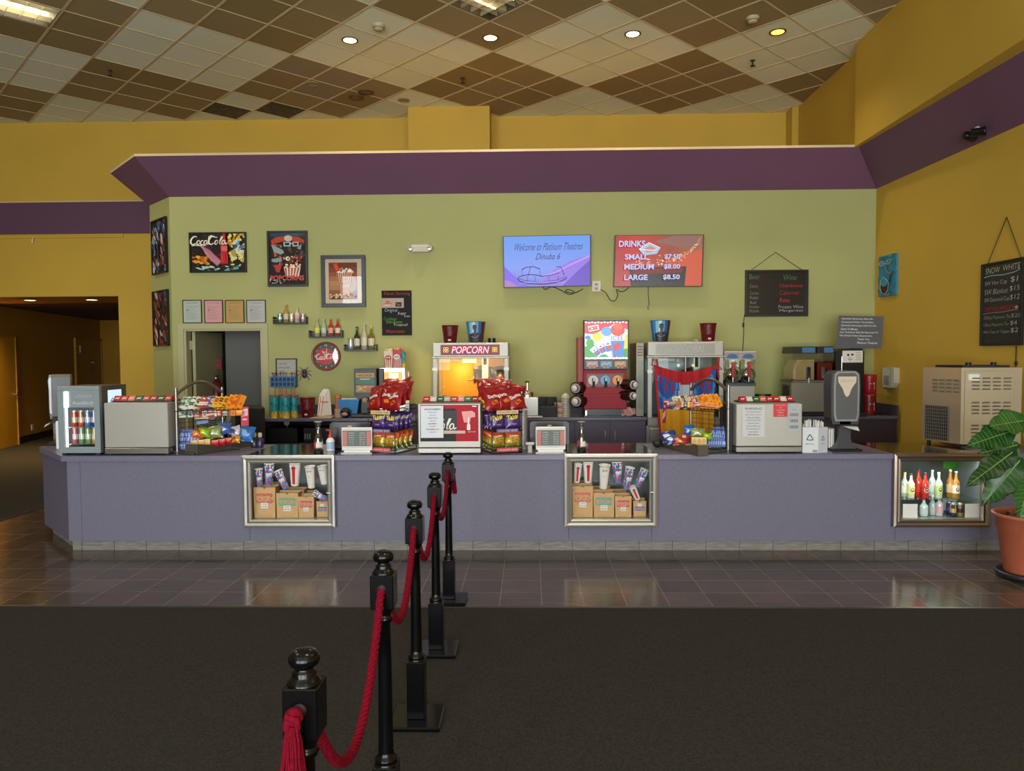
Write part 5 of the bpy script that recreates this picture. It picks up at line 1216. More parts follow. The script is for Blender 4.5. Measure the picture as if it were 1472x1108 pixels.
def art_man(A):
    bl = mat('2f78b0', .4); A.k = 0
    for i in range(8): A.poly([(i*12.5, 108), ((i+1)*12.5, 108), ((i+1)*12.5, 3), (i*12.5, 3)], mat(('2a6aa0', '3f8cc4', '8ac0e0', 'b8dcec', '5a9ccc', '2f6a9c', '5a2030', '6a1c28')[i], .4))
    SK = mat('5a3826', .5); SU = mat('2c3038', .4)
    for i in range(4): A.poly([(18+i*16, 108), (34+i*16, 108), (34+i*16, 62-6*(1.5-abs(i-1.5))), (18+i*16, 66-6*(1.5-abs(i-1.5)))], SU)
    A.rect(44, 42, 54, 58, SK); A.ell(48, 32, 9, 13, SK, 14); A.line([(40, 24), (48, 19), (56, 24)], 5, mat('1c1410', .5)); A.line([(30, 75), (48, 85), (66, 72)], 3, mat('9a9ea4', .4)); A.line([(48, 62), (48, 104)], 3, mat('7a2028', .4))
tub('popcorn_tub', 'dark red souvenir popcorn tub standing alone on the back counter', 442, 571, .2, BT, YB+.15, art_band)
# ---- nested popcorn bags, orange cup, board
p = bk(466, YB+.2); t = thing('paper_bag_stack', 'stack of red and white popcorn bags leaning upright on the back counter', 'stack of bags', p); b = B(); hh = top(466, 556, YB+.2)-BT
for i in range(7):
    x = -.06+i*.018; b.T = Matrix.Translation((x, i*.01, 0)) @ Matrix.Rotation(R(8-i*2), 4, 'Y'); b.box(-.035, .035, 0, .012, .02, hh*(.78+.035*i if i < 5 else .9), mat('d8cfc2', .6))
    b.box(-.02, -.012, -.001, 0, .03, hh*.7, mat('b8402c', .5)); b.box(.012, .02, -.001, 0, .03, hh*.7, mat('b8402c', .5))
b.T = None; b.box(-.08, .09, -.02, .06, 0, .015, mat('b89a78', .6))
A = Art(b, 100, 100, flat(-.04, hh*.3, .1, .12, -.006)); A.text('Popcorn', 50, 50, 90, mat('b83028', .5), align='c', bold=.04)
b.build('bags', t)
t = thing('paper_cup_stack', 'orange paper cups stacked beside the popcorn bags', 'stack of cups', (bk(482)[0], YB+.3, BT)); b = B(); hh = top(482, 568, YB+.3)-BT; b.lathe([(.03, 0), (.045, hh*.9), (.047, hh*.93), (.044, hh*.95), (.046, hh)], n=16, m=mat('c8682a', .5)); b.build('cups', t)
t = thing('paper_cup_stack', 'low stack of pink paper cups behind the popcorn bags', 'stack of cups', (bk(487)[0], YB+.16, BT)); b = B()
for i in range(6): b.lathe([(.05, i*.018), (.058, i*.018+.012), (.056, i*.018+.017)], n=16, m=mat('c09a84', .6))
b.build('cups', t)
b = B(); b.prism([(-.16, 0), (.12, 0), (.14, .012), (-.02, .016)], 0, .2, mat('b8a078', .6)); tag(b.build('paper_sheet', loc=bk(462, YB+.02)), 'tan paper sheet lying under the popcorn bags', 'paper')
# ---- blue bin and round black lid
xc, z0, w, h = FR(485, 574, 516, 600, YB+.12); h = top(500, 574, YB+.12)-BT
t = thing('plastic_bin', 'bright blue tapered plastic bin on the back counter', 'bin', (xc, YB+.12, BT)); b = B(); BL = mat('1a7ab8', .4); d = .2
o_ = [(-w/2, h), (w/2, h), (w*.36, 0), (-w*.36, 0)]
vs = [(x, 0 if z == h else .02, z) for x, z in o_]+[(x, d if z == h else d-.02, z) for x, z in o_]
b.add(vs, [(3, 2, 1, 0), (4, 5, 6, 7), (0, 4, 7, 3), (1, 2, 6, 5), (2, 3, 7, 6)], BL); b.box(-w/2-.008, w/2+.008, -.008, .0, h-.012, h, BL); b.box(-w*.36, w*.4, .05, .15, h*.4, h*1.04, PAPER); b.build('bin', t)
t = thing('dome_lid', 'shiny black ball-shaped object in front of the blue bin', 'ornament', (bk(499)[0], YB+.06, BT)); b = B(); b.sphere((0, 0, .065), .065, mat('1a1416', .2), 20, 12); b.build('ball', t); b = B(); b.sphere((0, -.035, .05), .042, mat('a87a6a', .4), 16, 8, sx=1.1, sz=.7); b.build('face_patch', t)
# ---- nacho / cheese dispenser
xc, z0, w, h = FR(509, 530, 541, 600, YB+.08); h = top(525, 530, YB+.08)-BT; hw = w/2
t = thing('cheese_dispenser', 'black hot-topping dispenser with a green and yellow nacho picture', 'dispenser', (xc, YB+.08, BT)); BK2 = mat('17160f', .4)
b = B(); b.box(-hw*1.3, hw*1.3, -.04, .3, 0, .05, BK2, bev=.015); b.box(-hw*.55, hw*.55, .12, .3, .05, h*.45, BK2); b.prism([(-hw, h*.45), (-hw*.6, h*.38), (hw*.6, h*.38), (hw, h*.45), (hw, h), (-hw, h)], 0, .34, BK2); b.build('housing', t)
b = B(); b.box(hw+.005, hw+.08, .1, .34, h*.42, h, BK2, bev=.01); b.build('side_tank', t)
b = B(); A = Art(b, 100, 160, flat(-hw*.82, h*.5, hw*1.64, h*.45, -.001)); A.rect(0, 0, 100, 160, mat('3a5a3a', .4, emit=.15)); A.rect(0, 14, 100, 44, mat('e0a02c', .4, emit=.35)); A.rect(0, 44, 100, 92, mat('1f7a4a', .4, emit=.3)); A.text('NACHOS', 50, 38, 80, mat('7a3a14', .5), align='c', bold=.04, h=16); A.text('MUNCHO', 50, 62, 52, PAPER, align='c', bold=.05, h=9)
rd = random.Random(6); A.rect(0, 104, 100, 152, mat('c8862c', .4, emit=.3))
for i in range(26): A.ell(rd.uniform(8, 92), rd.uniform(100, 148), 11, 5, mat(rd.choice(['e8b040', 'd8781c', 'f0d070', 'b85a1c']), .4, emit=.3), 7, rd.random()*3)
b.build('lit_picture', t)
b = B(); b.box(-.05, .05, -.03, .05, h*.34, h*.42, BK2, bev=.01); b.cyl((0, -.04, h*.365), .03, .02, mat('d8902a', .4, emit=.2), 12, 'y'); b.box(.03, .06, -.02, .0, h*.1, h*.17, mat('b8c02a', .4)); b.build('push_button', t)
# ---- small warmer with popcorn boxes on top
Yw = YB+.2; xc, z0, w, h = FR(546, 530, 582, 600, Yw); h = top(560, 529, Yw)-BT; hw = w/2
t = thing('popcorn_warmer', 'small lit glass-fronted warmer behind the left chip bags', 'food warmer', (xc, Yw, BT)); SL = mat('c2c0b8', .3, .8)
b = B(); b.box(-hw, hw, 0, .36, 0, .04, SL); b.box(-hw, hw, 0, .36, h-.05, h, SL)
for x in (-hw, hw-.03): b.box(x, x+.03, 0, .03, .04, h-.05, SL); b.box(x, x+.03, .33, .36, .04, h-.05, SL)
b.box(-hw+.03, hw-.03, .345, .355, .04, h-.05, SL); b.build('frame', t)
b = B(); A = Art(b, 100, 30, flat(-hw+.03, h-.16, w-.06, .11, -.0)); A.rect(0, 0, 100, 30, mat('e8b84c', .4, emit=1.0)); A.rect(35, 4, 80, 26, mat('f0e0a0', .4, emit=2.0)); b.build('lit_header', t)
b = B(); b.box(-hw+.03, hw-.03, .004, .008, .04, h-.16, GLASS); b.box(hw-.008, hw-.004, .03, .33, .04, h-.05, GLASS); b.build('glass_pane', t)
for k, (px, pyt, cc_, lab) in enumerate(((559, 500, 'd8c8b0', 'cream popcorn box with red print on top of the small warmer'), (570, 498, 'b82c3c', 'red popcorn box heaped full on top of the small warmer'))):
    Yt = Yw+.08; ht = top(px, pyt, Yt)-BT-h; t2 = thing('popcorn_box', lab, 'popcorn box', (U(px, 520, Y=Yt).x, Yt+.05*k, BT+h)); b = B(); w2 = .11
    b.add([(-w2*.4, -w2*.3, 0), (w2*.4, -w2*.3, 0), (w2*.4, w2*.3, 0), (-w2*.4, w2*.3, 0), (-w2*.52, -w2*.4, ht*.85), (w2*.52, -w2*.4, ht*.85), (w2*.52, w2*.4, ht*.85), (-w2*.52, w2*.4, ht*.85)], [(0, 1, 5, 4), (1, 2, 6, 5), (2, 3, 7, 6), (3, 0, 4, 7), (3, 2, 1, 0), (4, 5, 6, 7)], mat(cc_, .5))
    for i in range(5): x = -.38+.19*i; b.quad((x*w2, -w2*.3-.001, .004), ((x+.07)*w2, -w2*.3-.001, .004), ((x+.08)*w2*1.3, -w2*.4-.001, ht*.5), (x*w2*1.3, -w2*.4-.001, ht*.5), mat('a83a34', .5) if k == 0 else mat('e0c8c0', .5))
    A = Art(b, 100, 100, lambda u, v, l: ((u-.5)*w2*.95, -w2*.37-l-.0012, ht*(.32+.4*v))); A.ell(50, 50, 40, 30, PAPER if k else mat('b83a34', .5)); A.text('POP', 50, 62, 50, INK if k else PAPER, align='c', bold=.04); b.build('box', t2)
    b = B(); rd = random.Random(k)
    for i in range(26): b.sphere((rd.uniform(-.045, .045), rd.uniform(-.03, .03), ht*.85+rd.uniform(-.005, .02)), .012, mat(rd.choice(['e0cfa0', 'd8b878', 'c8504a' if k else 'e8dcc0']), .7), 6, 4)
    o = b.build('popcorn', t2); o['kind'] = 'stuff'
t2 = thing('souvenir_cup', 'teal cup with a straw on top of the small warmer', 'cup', (U(580, 528, Y=Yw+.1).x, Yw+.1, BT+h)); cupme(.07, top(580, 506, Yw+.1)-BT-h, TE, GO, TE2).build('cup', t2); b = B(); b.tube([(0, 0, .1), (0, 0, .24)], .005, mat('a83a20', .4)); b.build('straw', t2)
# ---- popcorn machines
def popper(lab, x0, x1, y_top, Y, zb, lit, depth=.62):
    a = U(x0, 520, Y=Y).x; c_ = U(x1, 520, Y=Y).x; w = c_-a; hw = w/2; H = top((x0+x1)/2, y_top, Y)-zb
    t = thing('popcorn_machine', lab, 'popcorn machine', ((a+c_)/2, Y, zb)); S1 = mat('a39f96', .45, .5); S2 = mat('8f8a80', .35, .8); S3 = mat('a8a59e', .4, .4)
    hd_ = .175; P = .055
    b = B(); b.box(-hw, hw, 0, depth, H-hd_, H, S1, bev=.008); b.box(-hw-.01, hw+.01, -.012, depth+.01, H-hd_-.02, H-hd_, S1, bev=.004); b.build('header', t)
    b = B()
    for x in (-hw, hw-P): b.box(x, x+P, 0, .04, .1, H-hd_-.02, S1, bev=.004); b.box(x, x+P, depth-.04, depth, .1, H-hd_-.02, S1, bev=.004)
    b.box(-hw, hw, 0, depth, 0, .1, S2, bev=.004); b.build('frame', t)
    b = B(); b.box(-hw+P, hw-P, .004, .010, .1, H-hd_-.02, glass('fff4e0' if lit else 'e8eeee', .03))
    for x in (-hw+.002, hw-.006): b.box(x, x+.004, .04, depth-.04, .1, H-hd_-.02, glass('fff4e0' if lit else 'e8eeee', .03))
    b.build('glass_pane', t)
    b = B()
    for s_ in (-1, 1): b.box(s_*(hw-P/2)-P/2-.004, s_*(hw-P/2)+P/2+.004, -.012, 0, H*.63, H*.67, S2)
    b.build('door_clip', t)
    # header sign
    b = B(); A = Art(b, 420, 75, flat(-hw*.79, H-hd_+.02, hw*1.56, hd_-.045, -.001)); A.rect(0, 0, 420, 75, mat('8a3c44', .5) if lit else mat('8f8c84', .4, .3))
    NE = mat('f03a6a', .4, emit=1.1) if lit else mat('a8a59c', .4); NW = mat('ffd8e4', .4, emit=1.6) if lit else mat('b4b0a6', .4); NY = mat('ffd83a', .4, emit=1.4) if lit else mat('b8b08a', .4)
    A.text('POPCORN', 206, 64, 262, NE, bold=.035, shear=.2, align='c', h=54); A.text('POPCORN', 208, 61, 254, NW, bold=-.02, shear=.2, align='c', h=47)
    for cx_ in (38, 385):
        for k in range(4):
            a_ = R(45+90*k); q = [(cx_+13*cos(a_)+8*cos(R(30*j)), 36+13*sin(a_)+8*sin(R(30*j))) for j in range(13)]; A.line(q, 2.6, NY)
    b.build('sign_panel', t)
    # inside: back, floor, kettle
    IN = mat('c8a040', .45) if lit else mat('a9aaa4', .35, .6)  # lit machine: yellow lamp glow is put into the back panel's colour
    b = B(); b.box(-hw+P, hw-P, depth-.05, depth-.04, .1, H-hd_-.02, IN); b.box(-hw+.01, hw-.01, .04, depth-.05, .1, .11, S2); b.build('back_panel', t)
    b = B(); kx = hw*.30; kz = H*.60
    b.lathe([(0, kz-.16), (.12, kz-.16), (.14, kz-.14), (.14, kz+.04), (.15, kz+.05)], (kx, .3, 0), 24, CHROME); b.lathe([(.15, kz+.05), (.02, kz+.10), (0, kz+.10)], (kx, .3, 0), 24, mat('a8a29a', .25, .9))
    b.lathe([(0, kz-.13), (.11, kz-.13), (.13, kz-.1), (.13, kz+.06), (0, kz+.08)], (kx+.22, .34, 0), 20, mat('9a938a', .3, .9))
    b.tube([(kx+.03, .2, kz+.05), (kx+.03, .2, H-hd_-.02)], .025, mat('c8c4bc', .25, .9)); b.box(kx-.01, kx+.07, .15, .2, kz-.14, kz+.28, mat('b8b4ac', .3, .8)); b.box(kx+.01, kx+.05, .14, .15, kz+.1, kz+.25, BLACKM)
    b.tube([(kx-.2, .3, kz-.1), (kx+.35, .3, kz-.1)], .012, CHROME); b.build('kettle', t)
    b = B(); b.box(-hw+P+.03, -hw+P+.3, .1, .3, H-hd_-.07, H-hd_-.03, S2); b.cyl((-.04, .3, H-hd_-.08), .09, .05, mat('e8e4dc', .3) if not lit else mat('ffe8b0', .4, emit=3.0), 16); b.build('lamp_housing', t)
    if not lit: b = B(); b.box(-.005, .005, -.006, .004, .1, H-hd_-.02, S3); b.cyl((-.09, -.02, H*.72), .02, .02, CHROME, 12, 'y'); b.cyl((.09, -.02, H*.72), .02, .02, CHROME, 12, 'y'); b.build('door_latch', t)
    return t, hw, H, depth
tp, hw, HP, dp = popper('lit popcorn machine with glowing pink POPCORN sign in the centre', 622, 731, 492.5, YB-.02, BT, True)
hx = (U(622, 520, Y=YB-.02).x+U(731, 520, Y=YB-.02).x)/2
l = bpy.data.lights.new('popcorn_lamp', 'POINT'); l.energy = 9; l.color = (1, .66, .22); l.shadow_soft_size = .06
o = bpy.data.objects.new('popcorn_lamp', l); COL.objects.link(o); o.location = (hx-.18, YB+.25, BT+HP-.34)
rd = random.Random(11); me = None
b = B(); PC = [mat(c, .75) for c in ('f0dca0', 'e8c878', 'f4e8c0', 'd8a850')]
for i in range(520):
    x = rd.uniform(-hw+.09, hw-.09); y = rd.uniform(.06, dp-.1); hgt = .11+.10*max(0, 1-abs(x+.1)/hw*.8)*(.5+.5*y/dp)
    z = rd.uniform(.8, 1)*hgt; b.sphere((x, y, z), rd.uniform(.012, .018), rd.choice(PC), 6, 4, sx=rd.uniform(.8, 1.3), sz=rd.uniform(.7, 1.1))
b.add([(-hw+.07, .05, .112), (hw-.07, .05, .112), (hw-.07, dp-.06, .17), (-hw+.07, dp-.06, .19), (-hw+.07, .05, .15), (hw-.07, .05, .12)], [(4, 5, 2, 3), (0, 1, 5, 4)], PC[1])
o = b.build('popcorn_heap', None, (hx, YB-.02, BT)); tag(o, 'heap of yellow popcorn inside the lit popcorn machine', 'popcorn', kind='stuff')
b = B(); b.T = Matrix.Rotation(R(35), 4, 'Y'); b.prism([(-.04, 0), (.04, 0), (.055, .1), (-.055, .1)], 0, .08, mat('a8743c', .7)); b.T = None
tag(b.build('popcorn_scoop', loc=(U(638, 575, Y=YB+.1).x, YB+.1, BT+.17)), 'brown paper scoop stuck in the popcorn heap', 'scoop')
YP2 = YB-.05
zb2 = U(985, 612, Y=YP2).z
t2p, hw2, HP2, _ = popper('unlit steel popcorn machine with the costume apron over its front', 931, 1040, 491, YP2, zb2, False)
a = U(931, 520, Y=YP2).x; c_ = U(1040, 520, Y=YP2).x; w = c_-a
t = thing('machine_cart', 'steel cart with doors under the unlit popcorn machine', 'cabinet', ((a+c_)/2, YP2, 0)); b = B(); b.box(-w/2-.02, w/2+.02, 0, .62, .1, zb2, mat('8a857c', .35, .8), bev=.006)
for x in (-w/2, w/2-.05): b.cyl((x+.02, .05, 0), .03, .1, BLACKM, 10); b.cyl((x+.02, .55, 0), .03, .1, BLACKM, 10)
b.build('body', t); b = B(); b.box(-w/2+.02, -.005, -.015, 0, .14, zb2-.03, STEELD, bev=.004); d_ = b.build('cart_door', t); b = B(); b.box(.005, w/2-.02, -.015, 0, .14, zb2-.03, STEELD, bev=.004); b.build('cart_door', t)
# tubs on top
tub('popcorn_tub', 'dark red souvenir tub on the lit popcorn machine', 647, 467.5, .215, BT+HP, YB+.2, art_band, group=None)
tub('popcorn_tub', 'blue souvenir tub with a man in grey suit, on the lit popcorn machine', 684, 462.5, .25, BT+HP, YB+.2, art_man, '24527a')
b = B(); b.cyl((0, 0, 0), .05, .06, BLACK, 20); b.cyl((0, 0, .06), .045, .005, mat('8a8a86', .4), 20); tag(b.build('vent_cap', loc=(U(707, 490, Y=YB+.3).x, YB+.3, BT+HP)), 'short black round cap beside the blue tub on the lit machine', 'cap')
tub('popcorn_tub', 'blue souvenir tub with a man in grey suit, on the unlit popcorn machine', 949, 460.5, .25, zb2+HP2, YP2+.2, art_man, '24527a')
tub('popcorn_tub', 'dark red souvenir tub on the unlit popcorn machine', 1018, 464.5, .21, zb2+HP2, YP2+.2, art_band)
b = B(); b.cyl((0, 0, 0), .05, .035, mat('a8a288', .5), 20); tag(b.build('vent_cap', loc=(U(1001, 489, Y=YP2+.35).x, YP2+.35, zb2+HP2)), 'low cream round cap beside the dark red tub, unlit machine', 'cap')
# tall side cabinet left of the unlit machine
xq0 = U(915, 500, Y=YB+.0).x; xq1 = a-.04; hT = top(922, 493, YB+.05)
t = thing('steel_cabinet', 'narrow dark steel cabinet wedged left of the unlit popcorn machine', 'cabinet', ((xq0+xq1)/2, YB+.02, 0)); b = B(); w3 = xq1-xq0; b.box(-w3/2, w3/2, 0, .6, BT+.01, hT, mat('7a7263', .4, .5)); b.build('body', t)
b = B(); b.box(-w3/2+.02, w3/2-.005, -.006, 0, BT+.1, hT-.22, mat('5e6052', .3, .3)); b.build('door', t); b = B()
for k in range(4): b.box(-w3/2+.015, w3/2-.01, -.004, 0, hT-.05-k*.035, hT-.04-k*.035, mat('3a352c', .6))
b.build('vent_slats', t)
# ---- costume apron hanging on the unlit machine
Ya = YP2-.03
def apx(px, py, dy=0): return U(px, py, Y=Ya-dy)
AB, AR_, AY, AL = mat('1f56a8', .8), mat('b0161f', .8), mat('e0a01c', .8, noise=.06, nscale=8), mat('4a86c8', .8)
t = thing('costume_apron', 'blue, red and yellow costume apron tied across the unlit popcorn machine', 'apron', (0, 0, 0)); b = B()
def apn(u, v):
    xl = 940+ (949-940)*(1-v); xr = 1030 - (1-v)*6
    px = xl+(xr-xl)*u; sag = 10*math.sin(pi*u)*max(0, v-.8)/.2; py = 640-(640-524)*v+sag
    return tuple(apx(px, py, .02+.018*math.sin(u*19+v*2)*(1-v*.6)+.01*math.sin(u*37)))
def apm(u, v):
    if u < .035 or (v > .955): return AR_
    if v < .46+.0*u: return AY
    x = (u-.5)*2
    if v > .93-.14*(1-abs(x)**1.5)*1.3 and abs(x) < .85: return AR_
    if abs(x) < .28-.3*(v-.5) and v > .6: return mat('b8c0c8', .7)
    for s_ in (-1, 1):
        c0 = .62*s_
        if abs(x-c0) < .2 and .66 < v < .86 and (int((x-c0+v*.6*s_+2)*14) % 3 == 0): return AR_
        if ((x-c0)/.3)**2+((v-.74)/.16)**2 > 1 and ((x-c0)/.36)**2+((v-.74)/.2)**2 < 1: return AL
    return AB
b.grid(apn, 48, 40, apm); b.build('cloth', t)
b = B(); b.tube([apx(944, 516, .03), apx(945, 523, .03), apx(947, 540, .035)], .012, AR_, 6); b.tube([apx(944, 528, .03), apx(937, 524, .04), apx(940, 516, .04), apx(946, 520, .03)], .007, AR_, 6)
b.tube([apx(1033, 514, .03), apx(1032, 530, .03), apx(1033, 543, .03)], .014, AR_, 6); b.tube([apx(1030, 522, .03), apx(1038, 531, .04), apx(1026, 530, .05)], .007, AR_, 6); b.build('ties', t)
# ---- frozen drink machine
Yi = YB+.02; xc, z0, w, h = FR(839, 531, 901, 588, Yi); hw = w/2; zbI = U(870, 588, Y=Yi).z; zI = lambda py: top(870, py, Yi)-BT
t = thing('frozen_drink_machine', 'tall red frozen drink machine with a bright slush picture on top', 'drink machine', (xc, Yi, BT)); RDm = mat('960d1a', .5, spec=.3)
b = B(); b.box(-hw, hw, 0, .55, zI(588), zI(568), RDm, bev=.006); b.box(-hw, hw, .02, .55, zI(568), zI(531), RDm, bev=.004); b.prism([(-hw, zI(570)), (hw, zI(570)), (hw, zI(566)), (-hw, zI(566))], -.02, .02, RDm)
b.box(-hw-.06, hw-.02, .12, .55, zI(570), zI(484), mat('9a2a24', .45)); b.build('body', t)
b = B(); b.box(-hw+.02, hw-.02, .05, .5, 0, zI(588)-.0, BLACK)
b.box(-hw+.02, -hw+.04, .0, .05, .02, zI(590), CHROME); b.box(hw-.06, hw-.04, .0, .05, .02, zI(590), CHROME); b.box(-hw, hw, -.03, .05, 0, .02, BLACK, bev=.004); b.build('drip_stand', t)
b = B(); hx0, hx1 = -hw+.0, hw+.02; b.box(hx0, hx1, -.03, .12, zI(531), zI(459.5), BLACK, bev=.006); b.build('sign_box', t)
b = B(); A = Art(b, 280, 270, flat(hx0+.012, zI(516), hx1-hx0-.024, zI(462)-zI(516), -.031)); E_1 = .85
em = lambda c: mat(c, .3, emit=E_1)
A.rect(0, 0, 280, 270, em('e8f0ee')); A.poly([(0, 0), (280, 0), (280, 60), (190, 20), (120, 60), (60, 90), (0, 85)], em('e02a2a')); A.poly([(0, 180), (60, 165), (110, 220), (160, 255), (0, 258)], em('3aa83a')); A.poly([(235, 120), (280, 90), (280, 220), (240, 215)], em('e8d83a')); A.poly([(240, 200), (280, 195), (280, 258), (200, 258)], em('2f9a4a'))
A.ell(35, 155, 26, 30, em('3ab03a')); A.ell(80, 110, 30, 30, em('f0e020')); A.ell(142, 72, 34, 34, em('6ab0e8')); A.ell(215, 62, 46, 44, em('e0442c')); A.ell(215, 38, 30, 24, em('e86a4a')); A.ell(20, 115, 18, 14, em('4a8ad8'))
for (x, y, s_, r_, c_) in ((72, 215, 52, -42, '3a78c8'), (110, 190, 58, -30, '3a78c8'), (155, 175, 66, -15, '3a80d0')):
    ca, sa = cos(R(r_)), sin(R(r_)); pp = lambda u, v: (x+u*ca-v*sa, y+u*sa+v*ca)
    A.poly([pp(-s_*.45, -s_*.7), pp(s_*.45, -s_*.7), pp(s_*.34, s_*.8), pp(-s_*.34, s_*.8)], em('e8eef4')); A.poly([pp(-s_*.4, -s_*.4), pp(s_*.4, -s_*.4), pp(s_*.34, s_*.6), pp(-s_*.34, s_*.6)], em(c_)); A.poly([pp(-s_*.2, s_*.0), pp(s_*.25, -s_*.05), pp(s_*.2, s_*.35), pp(-s_*.25, s_*.3)], em('d83a3a'))
    A.text('ICE', *pp(-s_*.36, -s_*.02), s_*.72, em('ffffff'), bold=.05, rot=R(r_))
A.poly([(165, 100), (262, 100), (246, 262), (180, 262)], em('dfe8f2')); A.poly([(169, 140), (258, 140), (247, 258), (181, 258)], em('3a88d8')); A.poly([(185, 165), (225, 150), (235, 190), (190, 215)], em('d8343a')); A.rect(200, 92, 230, 104, em('e04040')); A.rect(188, 235, 200, 258, em('d8343a')); A.text('ICEE', 212, 134, 76, em('f8fbff'), bold=.06, align='c', h=30); A.text('ICEE', 212, 134, 76, em('3a4a7a'), bold=.0, align='c', h=30)
A.poly([(20, 35), (88, 22), (94, 60), (28, 74)], em('f0f0f0')); A.text('ICEE', 30, 66, 58, em('c82a3a'), bold=.06, rot=-.18); 
for i in range(14): A.ell(8+i*20, 6+4*(i % 2), 8, 6, em('f4f8fa'), 8); A.ell(8+i*20, 262+3*(i % 2), 9, 7, em('f4f8fa'), 8)
b.build('lit_picture', t)
b = B()
for i, c_ in enumerate(('d8b0a8', '7ab8e0', 'e8a848')):
    A = Art(b, 75, 40, flat(hx0+.035+i*.175*(hx1-hx0)/.56, zI(529), .14*(hx1-hx0)/.56, zI(519)-zI(529), -.031)); A.rect(0, 0, 75, 32, mat(c_, .4, emit=.4)); A.line([(8, 22), (25, 10), (40, 20), (62, 8)], 5, PAPER); A.line([(12, 26), (60, 26)], 4, mat('c84a3a', .5)); A.rect(15, 35, 32, 40, mat('c8b090', .5)); A.rect(40, 35, 58, 40, mat('c8b090', .5))
b.build('flavour_cards', t)
b = B(); A = Art(b, 250, 90, flat(-hw+.04, zI(556), w-.08, zI(537)-zI(556), .019)); A.rect(0, 0, 250, 90, mat('8a3038', .4))
for i in range(24): A.ell(5+10.5*i, 4+82*(i % 2), 7, 6, BLACK, 8)
b.build('valve_plate', t)
for i, c_ in enumerate(('c9c4bc', '3a9ac8', 'e0921c')):
    cx_ = -hw+.04+(w-.08)*(.17+.33*i); cz = zI(546.5)
    b = B(); b.cyl((cx_, -.012, cz), .062, .028, mat(c_, .35), 24, 'y'); b.build('valve_disc', t)
    b = B(); b.tube([(cx_, -.01, cz+.02), (cx_+.004, -.06, cz-.02), (cx_+.004, -.06, cz-.09)], .014, BLACK, 8); b.tube([(cx_+.004, -.07, cz+.03), (cx_+.004, -.075, cz-.01)], .01, PAPER, 8); b.build('dispensing_tap', t)
# cup dispensers either side
def cup_tube(lab, px, py, Y, r, rz):
    p = U(px, py, Y=Y); t = thing('cup_dispenser', lab, 'cup dispenser', p, rz); b = B()
    b.lathe([(0, .4), (r, .4), (r, .0), (r*1.05, -.01), (r*.82, -.014), (r*.80, .02)], n=24, m=BLACK, axis='y'); b.build('tube', t)
    b = B(); b.lathe([(r*.78, .02), (r*.78, -.03), (r*.72, -.035), (r*.58, -.02), (r*.56, .02)], n=24, m=mat('c0b6b0', .5), axis='y'); b.lathe([(r*.58, -.034), (r*.58, -.05), (r*.5, -.055)], n=24, m=mat('7a5a78', .5), axis='y'); b.lathe([(0, -.06), (r*.5, -.06), (r*.52, -.05)], n=24, m=mat('d8d2c8', .5), axis='y'); b.build('cup_stack', t)
cup_tube('black tube of paper cups, upper one left of the red frozen drink machine', 828, 558, YB-.05, .075, R(-28))
cup_tube('black tube of paper cups, lower one left of the red frozen drink machine', 829, 577, YB-.08, .078, R(-28))
cup_tube('black tube of paper cups, upper one right of the red frozen drink machine', 910, 553, YB-.1, .068, R(28))
cup_tube('black tube of paper cups, lower one right of the red frozen drink machine', 909, 569, YB-.12, .062, R(28))
# tall stack of clear lids, topping dispenser, black organiser
t = thing('cup_lid_stack', 'tall translucent sleeve of dome lids left of the cup tubes', 'stack of lids', bk(813, YB+.12)); hS = top(813, 565, YB+.12)-BT; b = B()
b.lathe([(.06, 0), (.06, hS*.8), (.045, hS*.93), (.015, hS), (0, hS)], n=16, m=mat('c0b8a8', .3))
for k in range(8): b.lathe([(.0615, hS*.1*k+.01), (.0635, hS*.1*k+.02), (.0615, hS*.1*k+.03)], n=16, m=mat('a39a8a', .3))
b.build('lids', t)
for i, (px, Y) in enumerate(((801, YB+.2), (805, YB+.1))):
    b = B()
    for k in range(5): b.lathe([(.03, k*.035), (.04, k*.035+.03), (.04, k*.035+.035)], n=12, m=mat('c08878' if k % 2 else 'd0b8a8', .5))
    tag(b.build('paper_cup_stack', loc=bk(px, Y)), 'short stack of pink portion cups, %s one beside the black organiser' % ('rear', 'front')[i], 'stack of cups')
xc, z0, w, h = FR(774, 572, 801, 594, YB+.1); t = thing('condiment_organizer', 'black plastic condiment organizer on the back counter', 'organizer', (xc, YB+.08, BT)); h = top(787, 572, YB+.1)-BT; b = B(); hw = w/2
b.box(-hw, hw, 0, .3, 0, h*.55, BLACKM, bev=.006)
for k in range(3): x = -hw+(w-.012)*k/2; b.box(x, x+.012, .05, .3, h*.55, h, BLACKM)
b.box(-hw, hw, .29, .3, h*.55, h, BLACKM); b.build('trays', t)
xc, z0, w, h = FR(752, 571, 773, 612, YB-.02); hB = top(762, 571, YB)-BT; t = thing('butter_dispenser', 'steel butter topping dispenser with pump right of the lit popcorn machine', 'dispenser', (xc-.04, YB+.0, BT)); hw = w/2+.05; b = B(); b.box(-hw, hw, 0, .3, 0.02, hB, mat('a9a69c', .35, .7), bev=.008); b.box(-hw, hw+.05, -.06, .3, 0, .02, STEEL, bev=.004); b.build('body', t)
b = B(); b.lathe([(.085, 0), (.085, .05), (.07, .07), (.02, .085), (0, .085)], (-.0, .15, hB), 20, CHROME); b.build('lid', t); b = B(); b.tube([(0, .15, hB+.08), (0, .15, hB+.18)], .012, CHROME); b.cyl((0, .15, hB+.18), .026, .018, BLACK, 14); b.build('pump', t)
t = thing('popcorn_carton_pile', 'flattened red striped cartons under the right cup tubes', 'pile of cartons', bk(909, YB+.05)); b = B(); rd = random.Random(4)
